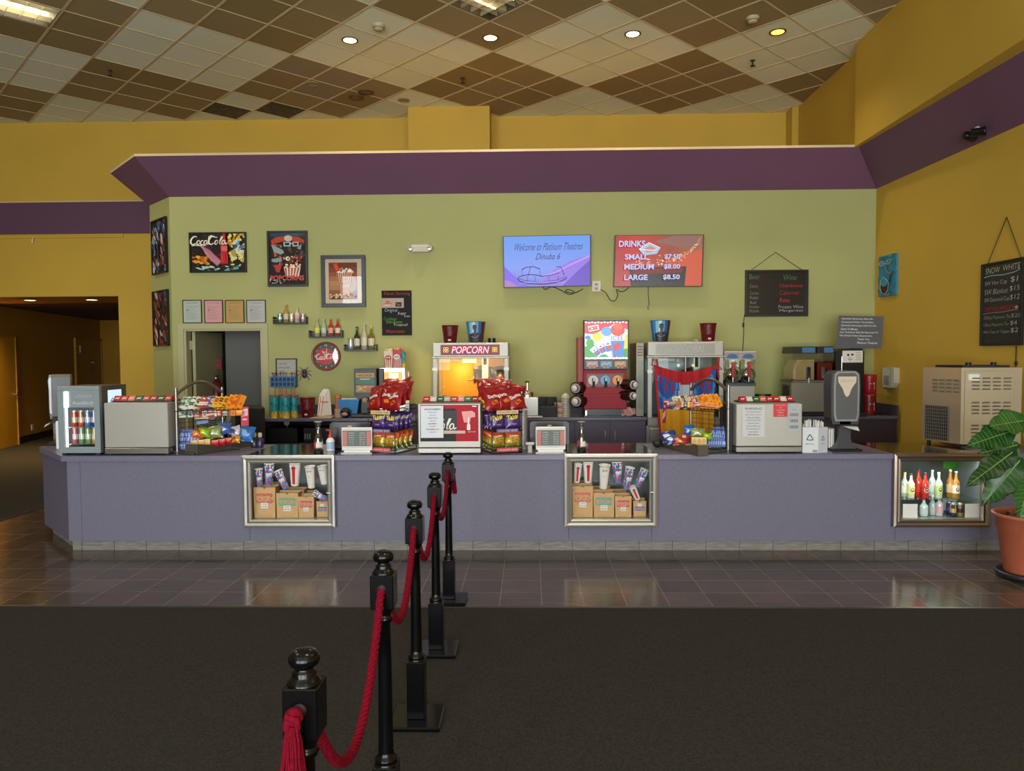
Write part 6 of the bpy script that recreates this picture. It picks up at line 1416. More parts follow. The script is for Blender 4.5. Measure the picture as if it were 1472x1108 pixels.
for k in range(9):
    b.T = Matrix.Translation((rd.uniform(-.07, .07), k*.02, 0)) @ Matrix.Rotation(R(rd.uniform(-40, 40)), 4, 'Y'); b.box(-.05, .05, 0, .008, 0.02, .12-.006*k, mat('c8a8a0' if k % 2 else 'b87a74', .6))
b.T = None; b.build('cartons', t)
# ---- small slush machine on a white box
xc, z0, w, h = FR(1044, 550, 1085, 600, YB+.1); hS = top(1064, 550, YB+.1); t = thing('slush_cabinet', 'white metal base unit under the small slush machine', 'appliance', (xc, YB+.1, 0)); hw = w/2; b = B(); WM = mat('b9b7ad', .45)
b.box(-hw, hw, 0, .5, .1, hS-.04, WM, bev=.006); b.box(-hw, hw, 0, .5, 0, .1, BLACKM); b.box(-hw-.01, hw+.01, -.01, .5, hS-.04, hS, mat('5a5c60', .4)); b.build('cabinet', t)
b = B(); b.box(-hw+.05, hw-.05, -.004, 0, .3, hS-.5, mat('1c1b1a', .5)); b.build('dark_panel', t)
for i, px in enumerate((1052, 1075)):
    p = U(px, 550, Y=YB+.05); t2 = thing('slush_bowl', ('left', 'right')[i]+' clear slush bowl with red tap and blue printed header', 'drink machine', (p.x, YB+.05, hS+.0)); hh = top(px, 505, YB+.05)-hS
    b = B(); b.box(-.085, .085, 0, .22, .10, hh-.1, glass('e4e8e4', .4)); b.lathe([(.085, .02), (.085, .0), (0, 0)], (0, -.02, .10), 20, glass('d8dcd8', .5), 'y'); b.build('bowl', t2)
    b = B(); b.lathe([(.09, 0), (.09, .012), (.075, .012), (.075, 0)], (0, -.03, .10), 20, mat('6a6862', .4), 'y'); b.box(-.085, .085, 0, .22, 0, .03, BLACKM); b.cyl((0, .02, .05), .03, .2, BLACKM, 12, 'y'); b.build('faceplate', t2)
    b = B(); b.box(-.018, .018, -.06, -.03, .07, .22, mat('b01820', .35), bev=.006); b.cyl((0, -.06, .24), .024, .03, mat('b01820', .35), 12, 'y'); b.tube([(0, -.045, .07), (0, -.045, .01)], .008, CHROME); b.build('tap', t2)
    b = B(); b.box(-.1, .1, -.01, .22, hh-.1, hh, mat('c9c8c0', .4), bev=.008); A = Art(b, 100, 45, flat(-.095, hh-.095, .19, .085, -.011)); A.rect(0, 0, 100, 45, mat('d0c8c4', .4, emit=.2)); A.poly([(10, 38), (25, 15), (50, 10), (75, 14), (90, 36), (60, 42)], mat('4a88c8', .4, emit=.2)); A.poly([(5, 6), (25, 4), (20, 12)], mat('c86a4a', .4)); A.poly([(78, 5), (95, 8), (88, 16)], mat('c86a4a', .4)); b.build('header', t2)
t2 = thing('juice_pitcher_lid', 'black round appliance behind the right drink dispenser', 'appliance', (U(1097, 570, Y=YB+.2).x, YB+.25, 0)); b = B(); b.cyl((0, 0, .0), .11, top(1097, 566, YB+.3)-.02, BLACKM, 20); b.cyl((0, 0, top(1097, 566, YB+.3)-.02), .115, .02, BLACK, 20); b.build('drum', t2)
# ---- twin juice dispenser
Yj = YB+.02; xc, z0, w, h = FR(1138, 549, 1198, 590, Yj); hw = w/2; zj = lambda py: top(1165, py, Yj)-BT
t = thing('juice_dispenser', 'twin-tank juice dispenser, one tank cream and one dark red', 'drink dispenser', (xc, Yj, BT))
b = B(); b.box(-hw, hw, .03, .42, .05, zj(549), mat('8a8676', .35, .6), bev=.006); b.box(-hw-.01, hw+.01, -.02, .3, 0, .05, BLACK, bev=.008); b.box(-hw, hw, -.02, .42, zj(549), zj(549)+.02, mat('6a665c', .4, .5)); b.build('body', t)
b = B(); b.box(-hw-.002, -hw, .08, .35, .12, zj(553), mat('55534a', .5))
for k in range(6): b.box(-hw-.006, -hw-.002, .09+.04*k, .105+.04*k, .13, zj(555), BLACKM)
b.build('vent', t)
for i, (c_, x0, x1) in enumerate((('d0b88c', 1140, 1172), ('7a1018', 1175, 1198))):
    a = U(x0, 530, Y=Yj).x-xc; c2_ = U(x1, 530, Y=Yj).x-xc; z1 = zj(549)+.02; z2 = zj(508); z3 = zj(498)
    b = B(); b.box(a, c2_, .02, .36, z1, z2, glass('dcdcd0', .3)); tk = b.build('tank', t)
    b = B(); lv = zj(517) if i == 0 else zj(521); b.prism([(a+.006, z1+.02), (a+.05, z1+.006), (c2_-.006, z1+.006), (c2_-.006, lv), (a+.06, lv), (a+.006, z1+.12)] if i == 0 else [(a+.006, z1+.006), (c2_-.006, z1+.006), (c2_-.006, lv), (a+.006, lv)], .026, .35, mat(c_, .25)); b.build('juice', tk)
    b = B(); b.prism([(a-.01, z2), (c2_+.01, z2), (c2_, z3), (a+.0, z3)], .0, .38, BLACK); A = Art(b, 10, 5, flat(a+(c2_-a)*.4, z2+.01, (c2_-a)*.58, (z3-z2)*.75, -.001)); A.rect(0, 0, 10, 5, mat('3a6a9c', .4)); b.build('lid', t)
    mx = (a+c2_)/2+.05*(1-i)
    b = B(); b.box(mx-.02, mx+.02, -.03, .02, z1+.02, z1+.15, BLACK, bev=.006); b.tube([(mx, -.02, z1+.04), (mx, -.02, z1-.03)], .012, mat('b8b0a8', .3)); b.cyl((mx, -.03, z1+.15), .02, .04, BLACK, 10, 'y'); b.build('tap', t)
# ---- coffee machine, sign, red containers
Yc = YB+.05; xc, z0, w, h = FR(1201, 501, 1242, 590, Yc); zc = lambda py: top(1222, py, Yc)-BT; hw = w/2
t = thing('coffee_machine', 'black drink machine with a white face sticker under the grey sign', 'drink machine', (xc, Yc, BT)); b = B(); b.prism([(-hw, 0), (hw, 0), (hw, zc(505)), (hw-.03, zc(501)), (-hw+.03, zc(501)), (-hw, zc(505))], .0, .4, BLACK); b.build('body', t)
b = B(); b.box(-hw, hw, -.1, 0, 0, .04, BLACKM, bev=.006); b.tube([(-hw+.07, -.012, zc(535)), (-hw+.07, -.012, zc(512))], .006, CHROME); b.build('drip_tray', t)
b = B(); A = Art(b, 140, 85, flat(-hw+.08, zc(521), w-.1, zc(504)-zc(521), -.002)); A.rect(0, 0, 140, 85, PAPER); A.ell(40, 30, 8, 9, INK); A.ell(68, 28, 9, 8, mat('3a3028', .5)); A.line([(40, 58), (52, 68), (66, 60)], 5, INK); A.line([(45, 50), (60, 52)], 4, mat('7a3a2a', .5)); A.rect(90, 12, 130, 16, mat('a88a84', .5))
for k in range(4): A.rect(92, 26+k*12, 126, 30+k*12, mat('c88a84', .5))
b.build('sticker', t)
Ys = Yc+.05
c4 = [U(x, y, Y=Ys) for x, y in ((1201.5, 500), (1267, 501), (1270.5, 454.5), (1206, 453.5))]; mid = sum(c4, Vector())/4
t = thing('policy_sign', 'grey alcohol policy sign with white printing standing on the coffee machine', 'sign', mid); b = B(); P4 = [v-mid for v in c4]
b.prism([(v.x, v.z) for v in P4], 0, .006, mat('55565a', .5)); 
def bil(u, v, l): q = (P4[0]*(1-u)+P4[1]*u)*(1-v)+(P4[3]*(1-u)+P4[2]*u)*v; return (q.x, -l, q.z)
A = Art(b, 330, 230, bil); A.k = 1; LT_ = mat('cfcfcc', .5)
for i, (tx, x_, ww) in enumerate((('Alcoholic Beverages Must Be', 22, 228), ('Consumed Within The Building.', 22, 240), ('Alcoholic Beverages Shall Not Be', 22, 258), ('Given To Minors.', 22, 128), ('Any Violations Shall Be Reported To', 16, 282), ('The Dinuba Police Department.', 16, 240), ('Thank You,', 150, 88), ('Platinum Theatres', 150, 146))): A.text(tx, x_, 30+i*24, ww, LT_, bold=.02, h=15)
b.build('panel', t)
b = B(); b.box(-.08, .08, .012, .1, c4[0].z-mid.z-.01, c4[0].z-mid.z+.02, BLACKM); b.build('foot', t)
for i, (y0, y1, zb_) in enumerate(((565, 592, 0), (538, 564.5, 1))):
    Yr = YB+.2; a_ = U(1239, 570, Y=Yr); b_ = U(1259, 570, Y=Yr); w = b_.x-a_.x
    zb_ = BT if i == 0 else BT+hprev+.004; h = top(1249, y0, Yr)-zb_ if i else top(1249, 565, Yr)-BT
    hprev = h
    t = thing('insulated_container', ('lower', 'upper')[i]+' red round container stacked beside the coffee machine', 'container', ((a_.x+b_.x)/2, Yr, zb_)); b = B(); b.lathe([(0, 0), (w*.46, 0), (w*.48, .01), (w*.5, h*.86), (w*.5, h*.9)], n=24, m=mat('9a1420', .35) if i else mat('7a1620', .35)); b.build('drum', t)
    b = B(); b.lathe([(w*.52, h*.88), (w*.52, h), (w*.4, h+.002), (0, h+.002)], n=24, m=mat('a81824', .3)); b.build('lid', t)
    b = B(); A = Art(b, 50, 60, lambda u, v, l: (w*.5*cos(R(-115)+u*R(50))*1.01, w*.5*sin(R(-115)+u*R(50))*1.01-l, h*(.2+.4*v))); A.rect(0, 0, 50, 60, mat('b8757a', .5)); A.rect(6, 10, 44, 16, PAPER); b.build('label', t)
b = B(); pts = [U(1262, 592, Y=YB+.2)]
pts = [(U(x, 590, Y=YB+.1).x, YB+.1+dy, BT+.01) for x, dy in ((1262, 0), (1267, .1), (1273, .05), (1279, .14), (1284, .04), (1277, -.02), (1270, .03), (1266, .12), (1272, .18), (1281, .1), (1288, .02))]
b.tube(pts, .008, BLACKM, 6); tag(b.build('black_cable', loc=(0, 0, 0)), 'tangled black cable lying on the right corner counter', 'cable')
# ---- fan, chair, extinguisher behind the left rack
Yf = 8.3; p = U(309, 595, Y=Yf); t = thing('pedestal_fan', 'round grey pedestal fan behind the left candy rack', 'fan', (p.x, Yf, 0)); rF = (U(334, 595, Y=Yf).x-U(285, 595, Y=Yf).x)/2
b = B()
for k in range(7): rr = rF*(k+1)/7; b.tube([(rr*cos(2*pi*i/28), -.06-.02*(1-(rr/rF)**2), p.z+rr*sin(2*pi*i/28)) for i in range(28)], .007 if k < 6 else .018, mat('b0b0aa', .5, .2), 6, closed=True)
for k in range(24): a_ = 2*pi*k/24; b.tube([(.05*cos(a_), -.085, p.z+.05*sin(a_)), (rF*cos(a_), -.06, p.z+rF*sin(a_))], .0025, mat('9a9a96', .4, .5), 5)
b.build('guard', t)
for k in range(4):
    a_ = pi/2*k+.3; b = B(); q = [(rF*.85*cos(a_+d), -.03+.03*s_, p.z+rF*.85*sin(a_+d)) for d, s_ in ((-.35, -1), (.35, 1))]
    b.poly([(.03*cos(a_), -.03, p.z+.03*sin(a_)), q[0], q[1]], mat('77787a', .5)); b.build('blade', t)
b = B(); b.cyl((0, -.09, p.z), .06, .05, mat('c8c8c4', .3), 20, 'y'); b.cyl((0, -.02, p.z), .09, .18, mat('4a4a4c', .5), 20, 'y'); b.build('motor', t); b = B(); b.tube([(0, .06, .03), (0, .06, p.z)], .02, mat('4a4a4c', .5)); b.cyl((0, .06, 0), .22, .03, mat('3a3a3c', .5), 28); b.build('stand', t)
Yc2 = 9.15; a_ = U(336, 600, Y=Yc2); b_ = U(379, 600, Y=Yc2); zt4 = U(358, 582, Y=Yc2).z; w = b_.x-a_.x
t = thing('office_chair', 'black padded chair standing in front of the doorway', 'chair', ((a_.x+b_.x)/2, Yc2, 0)); b = B(); b.box(-w/2, w/2, 0, .09, .62, zt4, BLACKM, bev=.05); b.build('backrest', t); b = B(); b.box(-w/2, w/2, -.45, 0, .44, .53, BLACKM, bev=.04); b.build('seat', t); b = B(); b.tube([(0, -.2, .05), (0, -.2, .45)], .03, BLACKM); b.box(-.03, .03, .02, .06, .48, .66, BLACKM)
for k in range(5): a5 = 2*pi*k/5; b.tube([(0, -.2, .08), (.28*cos(a5), -.2+.28*sin(a5), .05)], .018, BLACKM); b.sphere((.28*cos(a5), -.2+.28*sin(a5), .03), .03, BLACKM, 8, 6)
b.build('base', t)
Ye = 10.88; 
xc, z0, w, h = FR(303, 515, 318, 531, Ye); t = thing('extinguisher_sign', 'red fire extinguisher sign in the room behind the doorway', 'sign', (xc, Ye-.004, z0)); b = B(); b.box(-w/2, w/2, 0, .004, 0, h, mat('8a1a28', .5)); A = Art(b, 100, 100, flat(-w/2, 0, w, h)); A.k = 1; A.poly([(30, 60), (70, 60), (50, 85)], PAPER); A.rect(42, 20, 58, 60, PAPER); b.build('panel', t)
p = U(311, 565, Y=Ye-.1); zt5 = U(311, 540, Y=Ye-.1).z; t = thing('fire_extinguisher', 'red fire extinguisher on the grey wall behind the doorway', 'fire extinguisher', (p.x, Ye-.1, p.z)); hE = zt5-p.z; b = B(); b.lathe([(0, -.2), (.07, -.2), (.075, -.18), (.075, hE*.6), (.03, hE*.75), (.02, hE*.8)], n=20, m=mat('6a1a26', .3)); b.build('cylinder', t); b = B(); b.tube([(0, 0, hE*.8), (0, 0, hE*.9)], .014, CHROME); b.tube([(-.06, 0, hE*.95), (.05, 0, hE)], .01, BLACKM); b.tube([(.02, 0, hE*.85), (.09, 0, hE*.7), (.1, 0, .0)], .01, BLACKM); b.build('valve', t)
b = B(); b.cyl((0, 0, 0), .02, .1, mat('e8e4d8', .5), 10); b.cyl((0, 0, .1), .012, .02, mat('d8a020', .5), 10)
for i, (px, c_, lab) in enumerate(((366, 'c8a02a', 'yellow-capped small bottle at the end of the left counter gap'), (374, 'c8c4b8', 'white-capped purple bottle at the end of the left counter gap'))):
    p = U(px, 642, Y=7.3); t = thing('small_bottle', lab, 'bottle', (p.x, 7.3, CT)); h = U(px, 622, Y=7.3).z-CT; b = B(); b.lathe([(0, 0), (.03, 0), (.032, .01), (.032, h*.55), (.014, h*.72)], n=14, m=mat(('2c2a2a', '3a2a5a')[i], .3)); b.build('bottle', t); b = B(); b.lathe([(.016, h*.7), (.022, h*.8), (.018, h), (0, h)], n=12, m=mat(c_, .4)); b.build('cap', t)
# =================================================================== ON THE WALLS
def frame_box(b, w, h, fw, d, m):
    b.box(0, w, -d, 0, 0, fw, m, bev=.002); b.box(0, w, -d, 0, h-fw, h, m, bev=.002); b.box(0, fw, -d, 0, fw, h-fw, m, bev=.002); b.box(w-fw, w, -d, 0, fw, h-fw, m, bev=.002)
GLZ = glass('ffffff', .12)
def picture(name, lab, cat, rect, W_, H_, art, fw=.025, d=.03, fm=None, group=None, glaze=True, Y=None, corners=None):
    """framed flat work hung on the back wall; rect in photo pixels"""
    x0, y0, x1, y1 = rect; Y = Y or YW-.002; xc, z0, w, h = FR(x0, y0, x1, y1, Y)
    t = thing(name, lab, cat, (xc-w/2, Y, z0), 0, group)
    b = B(); frame_box(b, w, h, fw, d, fm or mat('15120f', .35)); b.box(fw*.5, w-fw*.5, -.006, 0, fw*.5, h-fw*.5, mat('1a1816', .6)); b.build('frame', t)
    b = B(); A = Art(b, W_, H_, flat(fw, fw, w-2*fw, h-2*fw, -.007), .0003); A.k = 1; art(A); b.build('print', t)
    if glaze: b = B(); b.quad((fw, -d*.7, fw), (w-fw, -d*.7, fw), (w-fw, -d*.7, h-fw), (fw, -d*.7, h-fw), GLZ); b.build('glass_pane', t)
    return t
g_ = lambda c, r=.55: mat(c, r, spec=.25)
def blotches(A, cols, n, seed, x0=0, y0=0, x1=None, y1=None, s=30, asp=.5, ang=None):
    rd = random.Random(seed); x1 = x1 or A.W; y1 = y1 or A.H
    for i in range(n):
        cx_, cy_ = rd.uniform(x0, x1), rd.uniform(y0, y1); r1 = rd.uniform(.4, 1)*s; r2 = r1*asp; a = rd.uniform(0, 3) if ang is None else ang+rd.uniform(-.3, .3)
        pts = [(min(max(cx_+r1*cos(t_)*cos(a)-r2*sin(t_)*sin(a)*rd.uniform(.7, 1.2), 0), A.W), min(max(cy_+r1*cos(t_)*sin(a)+r2*sin(t_)*cos(a)*rd.uniform(.7, 1.2), 0), A.H)) for t_ in [2*pi*k/9 for k in range(9)]]
        A.poly(pts, g_(rd.choice(cols)))
def art_cola(A):     # 400 x 285
    A.rect(0, 0, 400, 285, g_('1c1714')); blotches(A, ['3a2a1c', '2c3020', '4a3420', '241a18'], 40, 1, s=26)
    blotches(A, ['d8b02a', 'e0c040', 'c88a20', 'f0d860', '2a1c10'], 26, 2, 280, 0, 400, 110, s=26); blotches(A, ['3a7aa0', '5aa0b8', 'c8d0c0', '2a5a80'], 18, 3, 310, 60, 390, 170, s=30, ang=-.9)
    blotches(A, ['c8b860', 'e0d080', 'a89a40', 'd8d0a8'], 26, 4, 300, 130, 395, 245, s=26); blotches(A, ['d88a20', 'e8a830', 'b86414', 'c8441c'], 22, 5, 20, 175, 160, 225, s=26, ang=.3)
    blotches(A, ['3a8a80', '6ab0a8', 'a8c8b8', '5a6a70'], 24, 6, 40, 250, 395, 282, s=24, asp=.3, ang=0)
    bot = lambda ox, oy, s_, a, m: A.poly([(ox+s_*(x*cos(a)-y*sin(a)), oy+s_*(x*sin(a)+y*cos(a))) for x, y in ((-.09, -1), (.09, -1), (.1, -.6), (.22, -.25), (.2, .1), (.24, .5), (.22, .95), (-.22, .95), (-.24, .5), (-.2, .1), (-.22, -.25), (-.1, -.6))], m)
    bot(150, 160, 108, -.75, g_('a8556a')); bot(150, 160, 96, -.75, g_('c88a98')); 
    for k in range(5): A.line([(95+k*6, 95-k*4), (195+k*8, 230-k*8)], 3, g_('7a2a44'))
    bot(255, 120, 122, 0, g_('8a1018')); bot(255, 122, 112, 0, g_('c01c24')); 
    for k in range(9): A.line([(236+k*5, 96+4*(k % 2)), (238+k*5, 135)], 2.5, g_('e08a90'))
    A.line([(240, 150), (240, 225)], 4, g_('e04048')); A.line([(266, 150), (268, 220)], 5, g_('6a0c14'))
    script_cola(A, 8, 84, 31, g_('e8e0d0'))
picture('framed_poster', 'black-framed colourful painting of cola bottles with script lettering', 'picture', (273, 334, 355, 392), 400, 285, art_cola, .022)
def art_night(A):    # 300 x 430 ; a plain popcorn-and-glasses stand-in
    A.rect(0, 0, 300, 430, g_('1a1518')); 
    for i in range(6): A.rect(0, i*9, 300-i*30, i*9+9, g_(('1f4a66', '24465c', '1f3a4c', '1c3040', '1a2630', '1a1e24')[i]))
    A.poly([(10, 60), (60, 32), (150, 22), (240, 32), (292, 60), (285, 85), (150, 60), (20, 92)], g_('b84028')); A.poly([(20, 90), (100, 100), (110, 160), (40, 200)], g_('c85a2c')); blotches(A, ['4a3a30', '2c2420', '5a4a3a', '3a2a24'], 46, 8, 60, 100, 280, 230, s=28)
    A.poly([(15, 95), (110, 140), (125, 165), (95, 180), (40, 160)], g_('8aa0a0')); A.poly([(230, 130), (270, 90), (262, 140)], g_('8aa0a0'))
    A.rect(120, 75, 178, 112, g_('a8c8cc')); A.rect(130, 82, 168, 104, g_('18303a')); A.rect(195, 75, 245, 112, g_('c8c0b0')); A.rect(203, 82, 236, 104, g_('3a2a20')); A.line([(178, 88), (195, 88)], 8, g_('a8c8cc')); A.ell(160, 45, 34, 26, g_('c8b8a0'), 14)
    blotches(A, ['a83a28', 'c85a3a', '8a2a20', 'd8a080'], 34, 9, 60, 200, 280, 270, s=18); A.ell(155, 215, 18, 18, g_('e0dccc'), 12); A.ell(158, 215, 7, 9, g_('181414'), 8)
    A.poly([(30, 270), (105, 262), (100, 290), (85, 330), (60, 330), (45, 290)], g_('a83a28')); A.poly([(22, 218), (100, 208), (108, 235), (60, 248), (20, 240)], g_('7a9a98'))
    A.poly([(120, 285), (262, 285), (245, 372), (140, 372)], g_('d8c8b8'))
    for k in range(5): A.poly([(128+k*28, 285), (142+k*28, 285), (148+k*20, 372), (140+k*20, 372)], g_('b03a2c'))
    blotches(A, ['d8c8a0', 'e8dcc0', 'c8a878'], 26, 10, 115, 262, 265, 292, s=12, asp=.8); A.text('POPCORNS', 8, 400, 284, g_('b84a48'), bold=.04, h=44); blotches(A, ['c8c0b0', 'e0dcd0', '8a8278'], 20, 11, 5, 385, 140, 425, s=9)
picture('framed_poster', 'tall black-framed dark poster with popcorn and 3D glasses', 'picture', (385, 332, 443, 412), 300, 430, art_night, .03)
def art_pop(A):      # 330 x 385
    A.rect(0, 0, 330, 385, g_('c8b8a0', .7)); A.rect(32, 30, 286, 350, g_('6a2c1c')); 
    for i in range(8): A.rect(36, 34+i*39, 282, 34+(i+1)*39+.5, g_(('6a3020', '7a3c28', '8f5034', 'a86a48', 'b08058', 'a87a54', '8a5a3c', '6a3a28')[i]))
    A.ell(240, 220, 36, 70, g_('a89078'), 18); A.poly([(100, 110), (250, 110), (212, 318), (140, 318)], g_('d8c0a0'))
    for k in range(8): A.poly([(102+k*20, 110), (112+k*20, 110), (147+k*9, 318), (142+k*9, 318)], g_('a8301c'))
    blotches(A, ['e0dccc', 'd0c8b0', 'c0b090', 'f0ecdc'], 40, 12, 100, 82, 248, 118, s=13, asp=.8); A.poly([(72, 42), (110, 34), (140, 100), (100, 115)], g_('b82c1c')); A.poly([(82, 52), (104, 46), (122, 92), (104, 100)], g_('d84a30'))
    A.text('POP', 176, 210, 66, g_('1c120e'), bold=.05, align='c', h=30); A.text('CORN', 176, 246, 84, g_('1c120e'), bold=.05, align='c', h=30); A.text('POP', 176, 209, 63, g_('e8d8b8'), bold=.01, align='c', h=26); A.text('CORN', 176, 245, 80, g_('e8d8b8'), bold=.01, align='c', h=26)
    blotches(A, ['c8a070', 'a8603c', 'd8b890', 'e0d0b0'], 44, 13, 40, 305, 278, 342, s=11, asp=.8)
picture('framed_poster', 'framed cream-matted picture of a red striped popcorn cup', 'picture', (462.5, 367, 526, 441.5), 330, 385, art_pop, .05, .04)
def art_doc(c, head):
    def f(A):
        A.rect(0, 0, 100, 125, g_(c, .7)); A.text(head, 50, 16, 66, g_('3a3a38'), align='c', h=5); A.ell(22, 54, 5, 5, g_('7a7670'), 10)
        for k in range(9): A.rect(14, 32+k*9, 86-(k*13) % 30, 33.2+k*9, g_('6a6862'))
    return f
for (r_, c_, hd_, lab) in (((263, 431, 290.5, 464.5), 'aeb8b0', 'HEALTH PERMIT', 'grey-green framed certificate, leftmost above the doorway'), ((294, 431, 321, 464.5), 'd09a9c', 'LICENSE', 'pink framed certificate above the doorway'), ((324, 431, 351.5, 464.5), 'b8965a', 'CERTIFICATE', 'gold-coloured framed certificate above the doorway'), ((354.5, 431, 382.5, 464.5), 'b4b6b2', 'Certification', 'white framed certificate, rightmost above the doorway')):
    picture('framed_certificate', lab, 'certificate', r_, 100, 125, art_doc(c_, hd_), .011, .015)
# ---- bulletin board with blue basket, spider
def art_notice(A): A.rect(0, 0, 100, 110, g_('a8a89c', .7)); A.text('NOTICE:', 12, 24, 40, INK, h=7); A.text('EMPLOYEES', 12, 42, 56, INK, h=7); A.text('ONLY', 12, 60, 30, INK, h=7)
picture('framed_notice', 'small framed notice hanging above the blue wall basket', 'picture', (397, 515, 427.5, 556), 100, 125, art_notice, .015, .02)
xc, z0, w, h = FR(391.5, 541, 427, 556, YW-.03); t = thing('wall_basket', 'blue plastic wall basket filled with pens and ornaments', 'basket', (xc-w/2, YW-.035, z0)); BB = mat('2f6a9c', .45)
b = B(); b.box(0, w, -.08, 0, 0, .012, BB); b.box(0, w, -.006, 0, 0, h, BB)
for x in (0, w-.006): b.box(x, x+.006, -.08, 0, 0, h, BB)
for k in range(7): x = (w-.014)*k/6; b.box(x, x+.014, -.086, -.08, 0, h, BB)
for k in range(3): z = (h-.014)*k/2; b.box(0, w, -.088, -.08, z, z+.014, BB)
b.box(.01, w-.01, -.079, -.077, .01, h-.01, mat('16304a', .6)); b.build('basket', t)
rd = random.Random(2)
for k in range(9):
    c_ = ('7a2a5a', '3a5a3a', 'c87a3a', '2a4a7a', 'b83a2a', '3a7a6a', 'd8a83a', '5a2a5a', 'c84a3a')[k]; b = B(); x = .02+(w-.04)*k/8; b.tube([(0, 0, -.08), (rd.uniform(-.01, .01), 0, .02+rd.uniform(0, .03))], .006, mat(c_, .5), 6); b.sphere((0, 0, .045), .013, mat(c_, .5), 8, 6)
    tag(b.build('ornament_pick', loc=(xc-w/2+x, YW-.075, z0+h)), 'coloured pick in the blue wall basket, %s from the left' % ORD[k], 'ornament', 'picks in the blue wall basket')
p = U(437.5, 538, Y=YW-.02); t = thing('spider_decoration', 'purple toy spider stuck on the green wall', 'toy', p); PS = mat('3a1a4a', .5); b = B(); b.sphere((0, 0, -.01), .042, PS, 14, 10, sx=.8, sy=.5); b.sphere((0, 0, .045), .026, PS, 12, 8, sy=.5); b.build('body', t)
for k in range(8):
    s_ = 1 if k < 4 else -1; a_ = R(-50+35*(k % 4)); b = B(); b.tube([(s_*.02, 0, .01), (s_*.06*cos(a_), -.015, .01+.06*sin(a_)+.02), (s_*.1*cos(a_), .0, .005+.11*sin(a_))], .004, PS, 6); b.build('leg', t)
# ---- wall clock
pc = U(469.5, 512, Y=YW); rC = (U(490, 512, Y=YW).x-U(449, 512, Y=YW).x)/2; t = thing('wall_clock', 'round red and green cola wall clock', 'clock', (pc.x, YW-.002, pc.z))
b = B(); b.lathe([(rC*.88, -.045), (rC*.93, -.052), (rC, -.045), (rC, 0), (0, 0)], (0, 0, 0), 40, mat('8a1820', .3), 'y'); b.build('rim', t)
b = B(); A = Art(b, 200, 200, flat(-rC, -rC, 2*rC, 2*rC, -.02), .0004); A.ell(100, 100, 88, 88, g_('24503a', .3), 40); A.ell(92, 100, 66, 60, g_('b8202c', .3), 32); A.ell(96, 112, 62, 44, g_('c02838', .3), 28)
for k in range(12):
    a_ = R(30*k); x, y = 100+76*sin(a_), 100-76*cos(a_); 
    if k % 3 == 0: A.text(('12', '3', '6', '9')[k//3], x, y+7, None, g_('d8d4c4'), h=15, align='c', bold=.03)
    else: A.ell(x, y, 3.5, 3.5, g_('d8d4c4'), 8)
script_cola(A, 30, 118, 17, g_('ece4d4')); A.text('DRINK', 92, 76, 40, g_('e8d8c8'), align='c'); b.build('dial', t)
b = B(); A = Art(b, 200, 200, flat(-rC, -rC, 2*rC, 2*rC, -.032)); A.line([(100, 100), (75, 62)], 6, PAPER); A.line([(100, 100), (108, 48)], 4, PAPER); A.ell(100, 100, 5, 5, PAPER, 10); b.build('hands', t)
b = B(); b.lathe([(0, -.046), (rC*.89, -.044)], (0, 0, 0), 40, GLASS, 'y'); b.build('glass_cover', t)
# ---- NOW SERVING chalkboard
def chalk(A, lines):
    for (tx, x, y, w_, c_, h_) in lines: A.text(tx, x, y, w_, g_(c_, .8), h=h_, shear=.08, bold=-.012 if len(tx) > 2 else 0)
xc, z0, w, h = FR(549, 417.5, 592, 482, YW-.002); t = thing('menu_board', 'small frameless black chalkboard reading Now Serving', 'chalkboard', (xc-w/2, YW-.002, z0)); b = B(); b.box(0, w, -.008, 0, 0, h, mat('171312', .6, spec=.2)); b.build('board', t)
b = B(); A = Art(b, 240, 360, flat(0, 0, w, h, -.009), .0003); chalk(A, (('Now Serving', 22, 44, 205, 'b0402c', 32), ('Original', 22, 178, 100, '9ac0c8', 34), ('Sugar', 128, 198, 68, 'c8d0d4', 26), ('free', 178, 214, 46, 'c8d0d4', 18), ('Caribbean', 14, 238, 104, '4aa04a', 24), ('Elderflower', 36, 262, 130, '6ab03a', 22), ('Tropical', 90, 290, 112, 'd0d0b0', 26), ('Watermelon', 30, 340, 152, 'c04a38', 26))); b.build('chalk_lettering', t)
b = B(); A = Art(b, 180, 80, flat(0, h*.615, w*.74, h*.215, -.011), .0003); A.rect(0, 0, 180, 80, mat('a8948c', .6)); A.ell(50, 30, 16, 9, g_('c8502c'), 12); A.poly([(25, 40), (85, 38), (80, 66), (22, 68)], g_('b86a50')); A.text('ENERGY', 24, 64, 56, PAPER, bold=.03); A.rect(112, 34, 162, 70, g_('2a1a16')); A.line([(120, 44), (140, 60), (152, 50)], 4, g_('a88a7a')); b.build('pasted_card', t)
# ---- emergency light
xc, z0, w, h = FR(592, 352, 618, 363, YW); t = thing('emergency_light', 'white twin-head emergency light on the green wall', 'emergency light', (xc, YW-.002, z0)); WL = mat('c9c5b4', .5); b = B(); b.box(-w/2, w/2, -.06, 0, 0, h, WL, bev=.01); b.box(-w*.32, w*.32, -.064, -.06, h*.15, h*.7, mat('bdb8a6', .5)); b.build('housing', t)
for s_ in (-1, 1): b = B(); b.lathe([(0, -.1), (.03, -.1), (.036, -.085), (.034, -.03), (0, -.02)], (s_*w*.52, 0, h*.45), 20, WL, 'y'); b.lathe([(0, -.103), (.026, -.101)], (s_*w*.52, 0, h*.45), 16, mat('8f8b80', .2, .4), 'y'); b.build('lamp_head', t)
